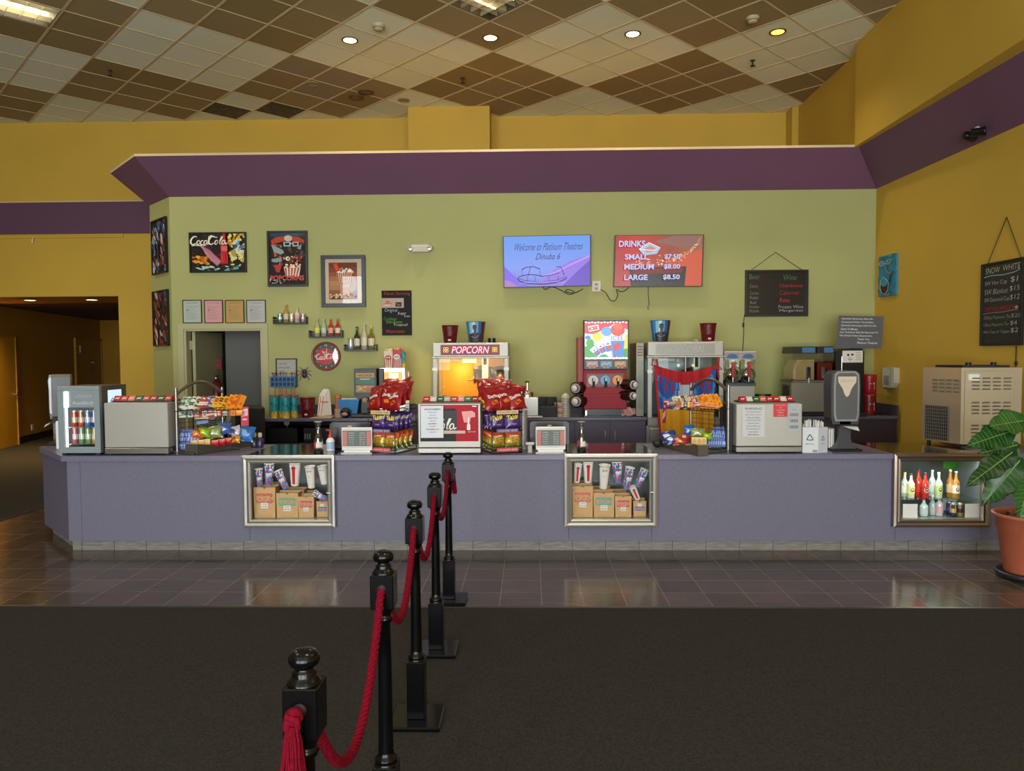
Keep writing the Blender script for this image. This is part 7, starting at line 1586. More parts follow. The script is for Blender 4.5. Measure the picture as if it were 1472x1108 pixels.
# ---- display shelves with bottles
def disp_shelf(lab, x0, y0, x1, y1):
    Y = YW-.002; xc, z0, w, h = FR(x0, y0, x1, y1, Y); t = thing('wall_shelf', lab, 'shelf', (xc-w/2, Y, z0)); K = mat('1c1612', .4); b = B(); b.box(0, w, -.11, 0, 0, .018, K); b.box(0, w, -.008, 0, .018, h*.95, K)
    for x in (0, w-.012): b.prism([(x, .018), (x+.012, .018), (x+.012, h), (x, h)], -.11, -.008, K)
    b.build('shelf_box', t); b = B(); b.tube([(0, -.108, h*.6), (w, -.108, h*.6)], .004, mat('8a8478', .4, .6), 6); b.tube([(0, -.108, h*.35), (w, -.108, h*.35)], .003, mat('8a8478', .4, .6), 6); b.build('rail', t)
    return z0+.018
def on_shelf(z, px, ytop): return U(px, 470, Y=YW-.06).x, YW-.062, z
z = disp_shelf('small black wall shelf with cans and bottles, left and highest', 396, 455.5, 443, 466)
def hsh(px, y, z): return U(px, y, Y=YW-.06).z-z
can('drink_can', 'green and white can, leftmost on the highest wall shelf', on_shelf(z, 403, 0), hsh(403, 450, z), .03, '2f8a5a', 'c8d0c8')
bottle('drink_bottle', 'amber bottle with clear neck on the highest wall shelf', 'bottle', on_shelf(z, 411.5, 0), hsh(411, 437, z), .033, 'a8803a', 'c8c0a8', '9aa090')
can('drink_can', 'cream can in the middle of the highest wall shelf', on_shelf(z, 419.5, 0), hsh(419, 450.5, z), .03, 'c8b890', 'd8d0b8')
bottle('drink_bottle', 'pale pink-topped bottle on the highest wall shelf', 'bottle', on_shelf(z, 427.5, 0), hsh(427, 443, z), .032, 'c8c0b8', 'c8a0a0', 'b0a8a0')
can('drink_can', 'pink and white can, rightmost on the highest wall shelf', on_shelf(z, 436, 0), hsh(436, 450, z), .03, 'b08a98', 'd0c0c4')
z = disp_shelf('small black wall shelf with four bottles, the middle one', 447, 475, 494, 485.5)
for px, l_, lb, cp, ac, lab in ((456, 'a8a874', 'd0d060', 'a8a888', None, 'pale yellow bottle, first on the middle wall shelf'), (465.5, '9ab09a', 'b8c8b8', 'a8b0a0', None, 'pale green bottle, second on the middle wall shelf'), (475.5, 'b02a1c', 'd8a090', '8a7a70', None, 'red bottle, third on the middle wall shelf'), (485.5, 'a8241c', 'e0c8c0', '8a7a70', None, 'red bottle, last on the middle wall shelf')):
    bottle('drink_bottle', lab, 'bottle', on_shelf(z, px, 0), hsh(px, 458, z), .034, l_, lb, cp, grp='bottles on the middle wall shelf')
z = disp_shelf('small black wall shelf with wine bottles, right and lowest', 497, 495, 543, 504.5)
can('drink_can', 'pale blue-grey can beside the wine bottles on the lowest wall shelf', on_shelf(z, 504, 0), hsh(504, 486, z), .034, 'a8acb0', 'c0c4c8')
for px, yt, l_, lb, cp, lab in ((513, 469.5, '2a2c14', 'c8c4b4', '2c2c30', 'dark green wine bottle on the lowest wall shelf'), (523.5, 466, 'b8b098', 'cfc8b8', 'c0a090', 'clear pale wine bottle in the middle of the lowest wall shelf'), (533.5, 469, '6a6a18', 'cfc8b0', 'd0b83a', 'olive wine bottle with yellow cap on the lowest wall shelf')):
    bottle('wine_bottle', lab, 'bottle', on_shelf(z, px, 0), hsh(px, yt, z), .04, l_, lb, cp)
# ---- televisions
def tv(lab, corners, art, bgm):
    Y = YW-.07; c4 = [U(x, y, Y=Y) for x, y in corners]; mid = sum(c4, Vector())/4; P4 = [v-mid for v in c4]     # bl br tr tl
    t = thing('television', lab, 'television', mid); b = B(); b.prism([(v.x, v.z) for v in P4], 0, .045, BLACK); b.box(-.15, .15, .045, .068, -.12, .12, BLACKM); b.build('casing', t)
    q = [v*.978 for v in P4]; 
    def bil(u, v, l): r_ = (q[0]*(1-u)+q[1]*u)*(1-v)+(q[3]*(1-u)+q[2]*u)*v; return (r_.x, -.001-l, r_.z)
    b = B(); A = Art(b, 560, 325, bil, .0004); A.rect(0, 0, 560, 325, bgm); art(A); b.build('screen', t); return t
em = lambda c, s=.9: mat(c, .35, emit=s)
def sky_(A):
    A.poly([(0, 190), (60, 250), (130, 300), (160, 325), (0, 325)], em('6a4ad8')); A.poly([(200, 325), (330, 220), (440, 160), (560, 130), (560, 200), (480, 325)], em('8a6ae0', .8)); A.poly([(200, 270), (330, 235), (430, 185), (560, 128), (560, 140), (420, 200), (330, 245)], em('b088e8')); A.poly([(380, 325), (470, 240), (560, 160), (560, 325)], em('6038c0', .8)); A.poly([(0, 280), (40, 290), (90, 325), (0, 325)], em('a06ab0', .8))
    D = mat('10103a', .5)
    A.text('Welcome to Platinum Theatres', 60, 92, 445, D, shear=.35, h=46, bold=-.008); A.text('Dinuba 6', 205, 152, 155, D, shear=.35, h=40, bold=-.005)
    st = lambda p, w_=3: A.line(p, w_, D)
    st([(90+160*i/12, 262+14*sin(pi*i/12)*-1+ (0)) for i in range(13)], 5); st([(85, 270), (100, 290), (150, 306), (260, 312), (350, 302), (400, 282), (408, 268)], 6); st([(90, 268), (130, 286), (230, 296), (330, 290), (400, 268)], 3)
    st([(115, 215), (140, 200), (190, 196), (232, 212)], 7); st([(115, 215), (118, 255)], 2); st([(232, 212), (235, 262)], 2); st([(172, 198), (155, 260)], 3); st([(340, 200), (370, 202), (385, 240), (392, 258)], 4); st([(235, 262), (300, 255), (360, 240)], 4)
    for k in range(22): A.rect(100+k*14, 300-8*sin(pi*k/21)+2, 105+k*14, 305-8*sin(pi*k/21)+2, em('a8a0f0'))
    for k in range(9): A.rect(122+k*12, 203-9*sin(pi*k/8), 127+k*12, 207-9*sin(pi*k/8), em('8aa0f0'))
    for x in (150, 200, 290, 350): st([(x, 262), (x+3, 292)], 2)
tv('left television with blue screen welcoming to the theatres', [(724, 413.5), (849.5, 410.5), (849.5, 337), (722.5, 339.5)], sky_, screen_mat('m_screen_blue', [(0, '5a50d8'), (.35, '6f8cf0'), (1, '5f9af4')], .9, 'Z'))
def drk(A):
    O = em('d86a40', .8); A.poly([(330, 150), (560, 90), (560, 325), (300, 325)], em('d85a3c', .7)); A.poly([(90, 205), (460, 200), (452, 325), (104, 325)], mat('3a3a3c', .3, emit=.35)); A.poly([(110, 215), (440, 210), (430, 240), (120, 250)], em('8a2a1c', .6)); A.poly([(250, 40), (380, 0), (540, 0), (560, 60), (420, 80)], em('a8746a', .5))
    W_ = em('c0b8e0', .95); 
    rd = random.Random(5); 
    for i in range(90): t_ = rd.random(); x = 110+t_*330+rd.uniform(-14, 14); y = 180-40*t_+rd.uniform(-30, 34); A.ell(x, y, rd.uniform(3, 9), rd.uniform(2, 5), em(rd.choice(['e8c090', 'c88a50', 'f0e0d0', 'b85a30', '8a3a20']), .8), 7)
    for i in range(36): t_ = rd.random(); x = 430+110*t_; y = 150-115*t_+rd.uniform(-14, 14); A.ell(x, y, rd.uniform(2, 6), 3, em(rd.choice(['f0c8a0', 'e8a870', 'f8e8d8']), .8), 6)
    A.poly([(145, 90), (210, 48), (285, 82), (262, 122), (180, 132)], em('a8c0e0', .8)); A.poly([(180, 90), (220, 68), (255, 88), (235, 108), (195, 112)], em('c88a70', .8)); A.line([(150, 92), (210, 50), (284, 84), (240, 100), (150, 92)], 5, em('e0e8f4'))
    for (tx, x, y, w_, h_) in (('DRINKS', 18, 76, 168, 40), ('SMALL', 58, 158, 150, 36), ('$7.50', 312, 158, 100, 34), ('MEDIUM', 56, 222, 190, 36), ('$8.00', 310, 222, 104, 34), ('LARGE', 58, 290, 150, 36), ('$8.50', 306, 290, 108, 36)):
        A.text(tx, x, y, w_, em('4a3a7a', .5), bold=.07, h=h_); A.text(tx, x, y, w_, W_, bold=.03, h=h_)
tv('right television with orange screen listing drink prices', [(882, 412), (1009.5, 411.5), (1012, 337), (884, 338)], drk, screen_mat('m_screen_red', [(0, 'b81c14'), (.25, 'd82a1a'), (.6, 'a84a34'), (1, 'b06a4a')], .8, 'X', .3))
xc, z0, w, h = FR(851, 404, 863.5, 419, YW); t = thing('wall_outlet', 'white double outlet between the two televisions', 'outlet', (xc, YW-.002, z0)); b = B(); b.box(-w/2, w/2, -.012, 0, 0, h, WL, bev=.003); b.build('plate', t); b = B()
for zz in (.28, .68): b.box(-w*.18, w*.18, -.016, -.012, h*zz-.016, h*zz+.016, mat('8a8676', .5))
b.build('sockets', t)
def cable(lab, pts, r=.006, Y=None, name='wall_cable', cat='cable', col='1c1a12'):
    Y = Y or YW-.012; P = [U(x, y, Y=Y) for x, y in pts]; Q = []
    for i in range(len(P)-1):
        p0 = P[max(i-1, 0)]; p1 = P[i]; p2 = P[i+1]; p3 = P[min(i+2, len(P)-1)]
        for k in range(4): s_ = k/4; Q.append(.5*((2*p1)+(p2-p0)*s_+(2*p0-5*p1+4*p2-p3)*s_*s_+(3*p1-p0-3*p2+p3)*s_**3))
    Q.append(P[-1]); b = B(); b.tube(Q, r, mat(col, .5), 6); return tag(b.build(name), lab, cat)
cable('black cable looped under the left television', [(779, 411), (784, 416), (793, 412), (806, 417), (818, 423), (826, 420), (817, 416), (813, 419), (826, 421), (838, 415)])
cable('black cable drooping from the outlet to the right television', [(863, 416), (871, 421), (877, 431), (884, 432), (888, 424), (886, 416), (892, 419), (898, 418), (904, 413)])
cable('thin cord hanging straight below the right television', [(932, 412), (932, 425), (933, 437), (931, 442), (933, 445)], .004)
cable('cord running down from the wine chalkboard to the slush machine', [(1070.5, 452), (1069, 462), (1069, 480), (1067.5, 505)], .005)
p = U(1068.8, 467, Y=YW-.02); b = B(); b.box(-.012, .012, 0, .012, -.03, .03, BLACKM, bev=.004); tag(b.build('cord_switch', loc=p), 'small inline switch on the cord below the wine chalkboard', 'switch')
# ---- wine chalkboard
def art_wine(A):
    A.rect(0, 0, 500, 370, mat('241f1e', .16, spec=.5)); chalk(A, (('Beer', 20, 62, 90, '5a8a6a', 44), ('Wine', 305, 72, 112, '4a8a5a', 48), ('Coors', 24, 135, 70, '8a8a86', 28), ('Corona', 24, 195, 76, '8a8a86', 28), ('Modelo', 24, 235, 74, '8a8a86', 26), ('Bud', 28, 275, 50, '8a8a86', 26), ('Heineken', 22, 312, 82, '8a8a86', 24), ('Michelob', 22, 348, 80, '8a8a86', 24),
       ('Chardonnay', 276, 142, 198, 'c03a3c', 38), ('Cabernet', 276, 198, 165, 'a83234', 34), ('Rose', 278, 262, 84, 'c83a44', 36), ('Frozen Wine', 268, 316, 208, 'b0aca8', 28), ('Margaritas', 276, 350, 198, 'c0bcb8', 26)))
t = picture('wine_chalkboard', 'black-framed hanging chalkboard listing wines in red and green', 'chalkboard', (1070.5, 388, 1161, 455), 500, 370, art_wine, .025, .03, glaze=False)
a_, b_2, c_ = [U(x, y, Y=YW-.02) for x, y in ((1079, 389), (1115, 362.5), (1153, 388))]; b = B(); b.T = Matrix.Translation(-t.location); b.tube([a_, b_2, c_], .005, mat('5a5230', .6), 6); b.T = None; b.build('hanging_string', t)
xl = t.location.x; 
# ---- right wall: canvas, soap dispenser, menu board, floodlight
wd = Vector((-0.03577, 1, 0)).normalized(); wn = Vector((-wd.y, wd.x, 0)); wn = -wn if wn.x > 0 else wn
wo = Vector((XC, YW, 0))
def onright(px, py, off=0.0):
    d = ray(px, py); o = Vector((0, 0, CAMH)); w0 = wo+wn*off; t_ = (w0-o).dot(wn)/d.dot(wn); return o+d*t_
RZR = math.atan2(-wd.y, -wd.x)     # local +x runs towards the camera along the wall, -y faces the room
def rightbox(px0, py0, px1, py1, pyb0=None, pyb1=None):
    a = onright(px0, (py0+(pyb0 or py1))/2); c = onright(px1, (py0+py1)/2); zt_ = onright(px0, py0).z; zb = onright(px0, pyb0 or py1).z
    return a, (c-a).to_2d().length, zb, zt_-zb
a, w, zb, h = rightbox(1266, 370, 1291, 427, 427)
t = thing('canvas_painting', 'blue unframed canvas of an abstract glass and scrolls on the yellow wall', 'painting', (a.x, a.y, zb), RZR); b = B(); b.box(0, w, -.03, 0, 0, h, mat('2a7a9c', .7, noise=.15, nscale=8)); b.build('canvas', t)
b = B(); A = Art(b, 150, 350, flat(0, 0, w, h, -.031), .0004); blotches(A, ['2f88a8', '3a98b4', '24708c', '2a80a0'], 30, 21, s=26)
sp = lambda cx_, cy_, r_, n_, s_: [(cx_+s_*r_*(1-i/22)*cos(i*n_), cy_+r_*(1-i/22)*sin(i*n_)) for i in range(20)]
A.line(sp(35, 60, 28, .5, 1), 5, g_('b8ccd0')); A.line(sp(95, 55, 28, .5, -1), 5, g_('b0b8a8')); A.line([(66, 80), (72, 120), (90, 150), (115, 165), (125, 150)], 6, g_('b87a4a')); A.line([(140, 150), (120, 170), (110, 205), (108, 240)], 9, g_('2c1c18'))
A.ell(62, 270, 34, 62, g_('4a2018'), 20); A.ell(62, 235, 30, 32, g_('3a90a8'), 16); A.line([(30, 210), (50, 185), (80, 210), (100, 240), (96, 300), (70, 335), (40, 320), (26, 270), (30, 210)], 4, g_('c8d4d4')); A.line([(118, 310), (124, 335)], 7, g_('182a3a')); b.build('painted_scene', t)
a, w, zb, h = rightbox(1276, 528, 1293, 556, 556)
t = thing('soap_dispenser', 'white soap dispenser mounted on the yellow wall at right', 'dispenser', (a.x, a.y, zb), RZR); b = B(); b.prism([(w*.08, 0), (w*.8, .0), (w, h*.25), (w, h*.95), (w*.9, h), (0, h), (0, h*.3)], -.07, 0, WL); b.build('cover', t); b = B(); b.box(w*.15, w*.6, -.073, -.07, h*.12, h*.6, mat('9a988c', .4)); b.box(w*.3, w*.6, -.09, -.03, -.02, 0, mat('5a5850', .5)); b.build('push_bar', t)
a0 = onright(1412.5, 440); zt_ = onright(1412.5, 380.5).z; zb = onright(1411.5, 497).z; W9 = .62; h = zt_-zb
t = thing('menu_chalkboard', 'tall hanging chalkboard with cup and popcorn tin prices on the yellow wall', 'chalkboard', (a0.x, a0.y, zb), RZR); fw = .022; b = B(); b.T = Matrix.Translation((0, -.002, 0)); frame_box(b, W9, h, fw, .025, mat('12100e', .4)); b.T = None; b.box(.01, W9-.01, -.01, -.002, .01, h-.01, mat('211f1d', .35)); b.build('frame', t)
b = B(); A = Art(b, 260, 620, flat(fw, fw, W9-2*fw, h-2*fw, -.011), .0004)
chalk(A, (('SNOW', 14, 66, 96, 'c8c0a8', 44), ('WHITE', 130, 62, 112, 'c8c0a8', 44), ('SW Hot Cup', 10, 168, 150, 'b0b4b4', 40), ('$1', 185, 160, 44, 'b0b4b4', 46), ('SW Blanket', 10, 232, 158, 'b0b4b4', 40), ('$15', 180, 226, 62, 'b0b4b4', 40), ('SW Diamond Cup', 10, 300, 168, 'b0b4b4', 40), ('$12', 184, 294, 60, 'b0b4b4', 42), ('CAPTAIN AMERICA', 8, 368, 206, 'b8342c', 36), ('230oz Popcorn Tin', 8, 436, 182, '9aa0a0', 34), ('$20', 196, 430, 56, '9aa0a0', 34), ('130oz Popcorn Tin', 8, 492, 170, '9aa0a0', 32), ('$4', 190, 486, 42, '9aa0a0', 36), ('44oz Cup w/ Topper', 8, 548, 180, '9aa0a0', 32), ('$2', 194, 544, 48, '9aa0a0', 40)))
A.line([(8, 92), (60, 84), (140, 92), (210, 84), (245, 70), (240, 50)], 7, g_('8aa8b8', .8)); A.line([(4, 385), (60, 378), (150, 378), (240, 366)], 4, g_('8a9898', .8)); A.ell(230, 350, 12, 13, g_('b0827a', .8), 10); b.build('chalk_lettering', t)
b = B(); b.tube([(.09, -.012, h), (W9*.56, -.006, h+.42), (W9-.05, -.012, h)], .005, mat('5a5230', .6), 6); b.build('hanging_string', t)
p1_ = onright(1461, 497, .01); p2_ = onright(1460, 530, .01); b = B(); b.tube([p1_, p2_], .005, BLACKM, 6); b.sphere(tuple(onright(1460.5, 522, .012)), .015, BLACKM, 8, 6, sz=1.6); tag(b.build('wall_cable'), 'cord hanging below the tall chalkboard behind the ice machine', 'cable')
# floodlight on the purple cove at right
_l0 = Vector((XR(8), 8, ZB)); _e1 = Vector((-E_, 0, ZT-ZB)); _n = _e1.cross(wd).normalized(); _dr = ray(1408, 187); _o = Vector((0, 0, CAMH))
pf = _o+_dr*((_l0-_o).dot(_n)/_dr.dot(_n)); t = thing('security_spotlight', 'small black twin spotlight fixed on the purple cove at upper right', 'spotlight', pf); b = B(); b.cyl((.0, 0, -.03), .045, .06, mat('b0a8a0', .4), 16); b.tube([(0, 0, 0), (-.03, 0, -.03)], .014, mat('8a8480', .4)); b.build('mount', t)
for s_ in (-1, 1): b = B(); b.T = Matrix.Translation((-.06, s_*.07, -.04)) @ Matrix.Rotation(R(35*s_), 4, 'Z'); b.lathe([(0, -.07), (.04, -.06), (.045, .06), (.05, .07), (.035, .06), (0, .05)], (0, 0, 0), 16, BLACK, 'x'); b.T = None; b.build('lamp_head', t)
# ---- pictures on the chamfered wall
cd = Vector((-1, 1, 0)).normalized(); cn = Vector((-1, -1, 0)).normalized(); co = Vector((XG0, YW, 0))
def oncham(px, py, off=0): d = ray(px, py); o = Vector((0, 0, CAMH)); w0 = co+cn*off; t_ = (w0-o).dot(cn)/d.dot(cn); return o+d*t_
RZC = math.atan2(-cd.y, -cd.x)
for (x0, yt, x1, yb, pal, sd, lab) in ((217.5, 318, 238.5, 391, ['4a6a8a', '8aa8b8', '3a2a5a', 'a87a6a', 'c8c0b8', '5a3a3a', '2a4a6a'], 31, 'upper narrow abstract painting in blues on the angled green wall'), (219.5, 423, 241, 497, ['6a4a3a', 'a86a4a', '3a2a2a', 'c8b0a0', '5a5a6a', '8a3a2a', '2a2424'], 32, 'lower narrow abstract painting in browns on the angled green wall')):
    a = oncham(x0, (yt+yb)/2, .03); c = oncham(x1, (yt+yb)/2, .03); w = (c-a).to_2d().length; zb = oncham(x1, yb, .03).z; zt_ = oncham(x1, yt-8, .03).z; h = zt_-zb
    a = a-cn*.028
    t = thing('framed_painting', lab, 'painting', (a.x, a.y, zb), RZC); b = B(); frame_box(b, w, h, .018, .035, mat('15120f', .4)); b.box(.01, w-.01, -.006, 0, .01, h-.01, mat('1a1816', .6)); b.build('frame', t)
    b = B(); A = Art(b, 140, 260, flat(.018, .018, w-.036, h-.036, -.007), .0003); A.rect(0, 0, 140, 260, g_('2c2430')); blotches(A, pal, 90, sd, s=26, asp=.35, ang=1.2); b.build('painted_canvas', t)
# =================================================================== ROPE POSTS
PB = mat('060607', .22, spec=.28, coat=.04); ROPE = mat('66071a', .95, spec=.1, noise=.25, nscale=120)
PT = [(437, 933), (551, 791), (596, 719), (625, 679), (644, 650)]
PH_ = 1.095
pos = []
for px, py in PT: p = U(px, py, Z=PH_); pos.append(Vector((p.x, p.y, 0)))
print('posts', pos)
labs = ['nearest black rope post, at the lower left of the floor', 'second nearest black rope post', 'middle black rope post of the five', 'black rope post standing at the edge of the carpet', 'farthest black rope post, standing on the tiles by the counter']
def make_post():
    t = thing('rope_post', labs[0], 'rope post', (0, 0, 0), 0, 'black rope posts in a line')
    b = B(); b.box(-.125, .125, -.125, .125, .006, .03, PB, bev=.006); b.box(-.12, .12, -.12, .12, 0, .006, BLACKM); b.build('base_plate', t)
    b = B(); b.box(-.043, .043, -.043, .043, .03, .31, PB, bev=.003); b.build('lower_block', t)
    b = B(); b.lathe([(.043, .31), (.036, .318), (.04, .325), (.04, .332), (.03, .338), (.0275, .36), (.026, .5), (.0245, .7), (.021, .83), (.028, .836), (.032, .846), (.028, .856), (.023, .862), (.03, .87), (.034, .88), (.036, .89)], n=28, m=PB); b.build('turned_shaft', t)
    b = B(); b.box(-.042, .042, -.042, .042, .89, 1.015, PB, bev=.003); b.lathe([(.017, -.0425), (.017, -.044), (0, -.044)], (0, 0, .965), 16, mat('1c0408', .6), 'y'); b.build('upper_block', t)
    b = B(); b.lathe([(.041, 1.015), (.041, 1.02), (.036, 1.024), (.032, 1.03), (.027, 1.034), (.03, 1.04), (.024, 1.046), (.02, 1.052), (.024, 1.056), (.034, 1.06), (.038, 1.07), (.037, 1.08), (.03, 1.09), (.016, 1.096), (0, 1.097)], n=28, m=PB); b.build('finial', t)
    return t
proto = make_post(); proto.location = pos[0]
for i in range(1, 5): dup(proto, pos[i], label=labs[i])
def rope(p0, p1, sag, lab):
    b = B(); N = 120; P = [p0.lerp(p1, i/N)-Vector((0, 0, sag*4*(i/N)*(1-i/N))) for i in range(N+1)]
    d = (p1-p0); d.z = 0; d.normalize(); sd = Vector((-d.y, d.x, 0)); L = 0
    strands = [[], [], []]
    for i, p in enumerate(P):
        if i: L += (P[i]-P[i-1]).length
        tg = (P[min(i+1, N)]-P[max(i-1, 0)]).normalized(); nb = tg.cross(sd).normalized()
        for k in range(3):
            a = 2*pi*k/3+L/.055*2*pi; strands[k].append(p+(sd*cos(a)+nb*sin(a))*.0084)
    for s_ in strands: b.tube(s_, .008, ROPE, 7)
    return tag(b.build('barrier_rope'), lab, 'rope', 'red barrier ropes between the posts')
RL = ['red rope hanging between the two nearest posts', 'red rope hanging between the second and middle posts', 'red rope hanging between the middle and fourth posts', 'red rope hanging between the two farthest posts']
for i in range(4):
    a, c = pos[i], pos[i+1]; d = (c-a).normalized(); A0 = a+d*.046+Vector((0, 0, .93)); A1 = c-d*.046+Vector((0, 0, .965))
    rope(A0, A1, (.34, .25, .24, .22)[i], RL[i])
def tassel(loc, lab, s=1.0, sd=1):
    rd = random.Random(sd); t = thing('rope_tassel', lab, 'tassel', loc); b = B()
    b.sphere((0, 0, 0), .022*s, ROPE, 14, 10); b.tube([(.0, .005, .0), (-.012, -.012, -.004), (-.016, -.01, -.022), (0, .0, -.03)], .0095*s, ROPE, 8); b.tube([(-.014, -.016, .008), (.012, -.02, .004), (.012, -.01, -.02)], .008*s, ROPE, 8); b.build('knot', t)
    b = B()
    for k in range(90):
        a = rd.uniform(0, 2*pi); r0 = rd.uniform(0, .014)*s; r1 = (.012+rd.uniform(.2, 1)*.027)*s; l_ = .17*s*rd.uniform(.9, 1.05)
        pts = [(r0*cos(a), r0*sin(a)-.008, -.015)]+[((r0+(r1-r0)*u**.7)*cos(a+.25*math.sin(4*u+k))-.006*u, (r0+(r1-r0)*u**.7)*sin(a+.25*math.sin(4*u+k))*.7-.008, -.015-l_*u) for u in (.25, .5, .75, 1)]
        b.tube(pts, .0028*s, ROPE, 5)
    b.build('fringe', t); return t
q = U(425, 1030, Y=pos[0].y-.055); tassel((q.x, pos[0].y-.068, U(425, 1028, Y=pos[0].y-.06).z), 'red tassel knotted on the front of the nearest post', 1.0, 1)
d = (pos[4]-pos[3]).normalized(); tassel((pos[4].x+.03, pos[4].y+.068, .955), 'red tassel hanging behind the farthest post', .9, 2)
# =================================================================== POTTED PLANT
sc = U(1449, 828, Z=.02); rimL = U(1437, 742, Y=sc.y)
pc_ = Vector((rimL.x+.225, sc.y+.02, 0))
print('pot', pc_)
t = thing('potted_plant', 'large leafy plant in a terracotta-coloured pot at the right edge', 'potted plant', pc_); TC = mat('a4563a', .55, noise=.06, nscale=6)
b = B(); b.lathe([(0, .045), (.145, .045), (.15, .06), (.205, .40), (.21, .405), (.215, .48), (.235, .49), (.24, .515), (.228, .52), (.2, .5), (.19, .44)], n=40, m=TC); b.build('pot', t)
b = B(); b.lathe([(.17, 0), (.2, .01), (.215, .05), (.2, .06), (.19, .03), (0, .03)], n=36, m=mat('16181a', .5)); b.build('saucer', t)
b = B(); b.lathe([(.205, .47), (.12, .485), (0, .49)], n=30, m=mat('2a1d16', .95, noise=.4, nscale=40)); rd = random.Random(4)
for i in range(50): a = rd.uniform(0, 6.28); r_ = rd.uniform(0, .18); b.sphere((r_*cos(a), r_*sin(a), .487), rd.uniform(.006, .014), mat('3a2a20', .95), 5, 4)
b.build('soil', t)
LF = [mat('1f4a1c', .35, noise=.25, nscale=9), mat('2a5a24', .35, noise=.25, nscale=9), mat('17391a', .35, noise=.2, nscale=9)]; VN = mat('7a9a58', .5); ST = mat('4a7a34', .5)
def leaf(base, tip, width, droop, mi_, roll=0.0):
    base = Vector(base); tip = Vector(tip); ax = tip-base; L = ax.length; ax.normalize(); up = Vector((0, 0, 1)); side = ax.cross(up).normalized(); nrm = side.cross(ax).normalized()
    side, nrm = side*cos(roll)+nrm*sin(roll), nrm*cos(roll)-side*sin(roll)
    b = B(); NU, NV = 10, 16
    def fn(u, v):
        s_ = (u-.5)*2; wv = (math.sin(pi*min(1, v*1.02)**.72))**.8*width*(1-.12*math.sin(v*22)*abs(s_)**2); c = base+ax*(L*(v-.06*abs(s_)*(1-v)))+side*(s_*wv/2)+nrm*(-droop*L*v*v+.10*width*abs(s_)+.012*math.sin(v*20)*abs(s_)); return tuple(c)
    b.grid(fn, NU, NV, lambda u, v: LF[mi_])
    def fn2(u, v): p = Vector(fn(u, v)); return tuple(p-nrm*.0025)
    mid = [Vector(fn(.5, i/12))+nrm*.003 for i in range(13)]; b.tube(mid, [.005*(1-.7*i/12) for i in range(13)], VN, 5)
    for i in range(2, 11):
        for s_ in (0, 1): v = i/12.5; b.tube([Vector(fn(.5, v))+nrm*.002, Vector(fn(.5+(s_-.5)*.5, v+.05))+nrm*.002, Vector(fn(.5+(s_-.5)*.86, min(1, v+.09)))+nrm*.002], .0013, VN, 4)
    return b
def lp(px, py, dy): p = U(px, py, Y=pc_.y+dy); return p-pc_
heart = [(1478, 660, .0)]
leaves = [((1452, 620), (1392, 640), .20, .10, 0, -.05, -.15), ((1470, 605), (1420, 612), .2, .04, 1, .05, -.25), ((1455, 650), (1388, 700), .17, .05, 2, -.12, -.2), ((1462, 640), (1404, 652), .10, .02, 0, .0, -.12), ((1466, 662), (1410, 728), .20, .10, 0, -.2, -.1), ((1472, 672), (1428, 722), .18, .08, 2, -.12, .1),
          ((1480, 680), (1468, 752), .2, .1, 1, -.22, -.15), ((1475, 602), (1500, 585), .16, .1, 1, .05, 0), ((1490, 640), (1540, 640), .2, .2, 0, 0, .05), ((1488, 668), (1550, 720), .2, .15, 2, -.1, 0), ((1482, 620), (1440, 588), .12, .05, 2, .15, 0), ((1490, 610), (1530, 560), .18, .1, 1, .1, .15)]
for i, (b0, t0, w_, dr, mi_, dyb, dyt) in enumerate(leaves):
    base = lp(b0[0], b0[1], dyb*.5); tip = lp(t0[0], t0[1], dyt)
    lf = leaf(base, tip, w_, dr, mi_, (1.15, 1.0, .95, .8, 1.0, 1.2, 1.1, .5, .8, .9, .9, .3)[i]).build('leaf', t)
    root = Vector((rd.uniform(-.05, .05), rd.uniform(-.05, .05), .48)); b = B(); m1_ = root.lerp(base, .5)+Vector((0, 0, .08)); b.tube([root, root.lerp(m1_, .5)+Vector((0, 0, .02)), m1_, base], .007, ST, 6); b.build('stem', t)
# =================================================================== CEILING FITTINGS
wl = {0: ('ffe6a8', 7.0), 1: ('ffd890', 7.0), 2: ('fff0c0', 6.0), 3: ('ffc060', 2.0)}
for i, ((px, py), lab) in enumerate((((503, 57.5), 'recessed round ceiling light, leftmost in the row of four'), ((705, 54), 'recessed round ceiling light below the central grid light'), ((909.5, 48.5), 'recessed round ceiling light, third from the left in the row'), ((1118, 45.5), 'amber recessed round ceiling light, rightmost in the row'))):
    p = U(px, py, Z=ZC); t = thing('ceiling_light', lab, 'ceiling light', (p.x, p.y, ZC)); b = B(); b.lathe([(.075, -.004), (.092, -.012), (.1, -.008), (.1, 0)], n=32, m=mat('5a4a30', .4, .4)); b.build('trim_ring', t)
    b = B(); b.lathe([(0, -.007), (.078, -.007)], n=28, m=mat(wl[i][0], .5, emit=wl[i][1])); b.build('lens', t)
    spot('downlight', (p.x, p.y, ZC-.03), LAMP_W*(1 if i < 3 else .6), (1, .83, .58), 125, 1.0, .08)
for (x, y) in ((-3.5, 3.0), (0.5, 2.0), (3.2, 3.0), (-6.5, 6.0), (-3.5, -1.5), (1.5, -2.0), (-7.5, 9.5)):
    t = thing('ceiling_light', 'recessed round ceiling light outside the photo, above the lobby', 'ceiling light', (x, y, ZC), 0, 'lobby downlights out of view'); b = B(); b.lathe([(.075, -.004), (.1, -.01), (.1, 0)], n=20, m=mat('5a4a30', .4, .4)); b.build('trim_ring', t); b = B(); b.lathe([(0, -.007), (.078, -.007)], n=20, m=mat('ffe6a8', .5, emit=7.0)); b.build('lens', t)
    spot('downlight', (x, y, ZC-.03), LAMP_W, (1, .84, .60), 125, 1.0, .08)
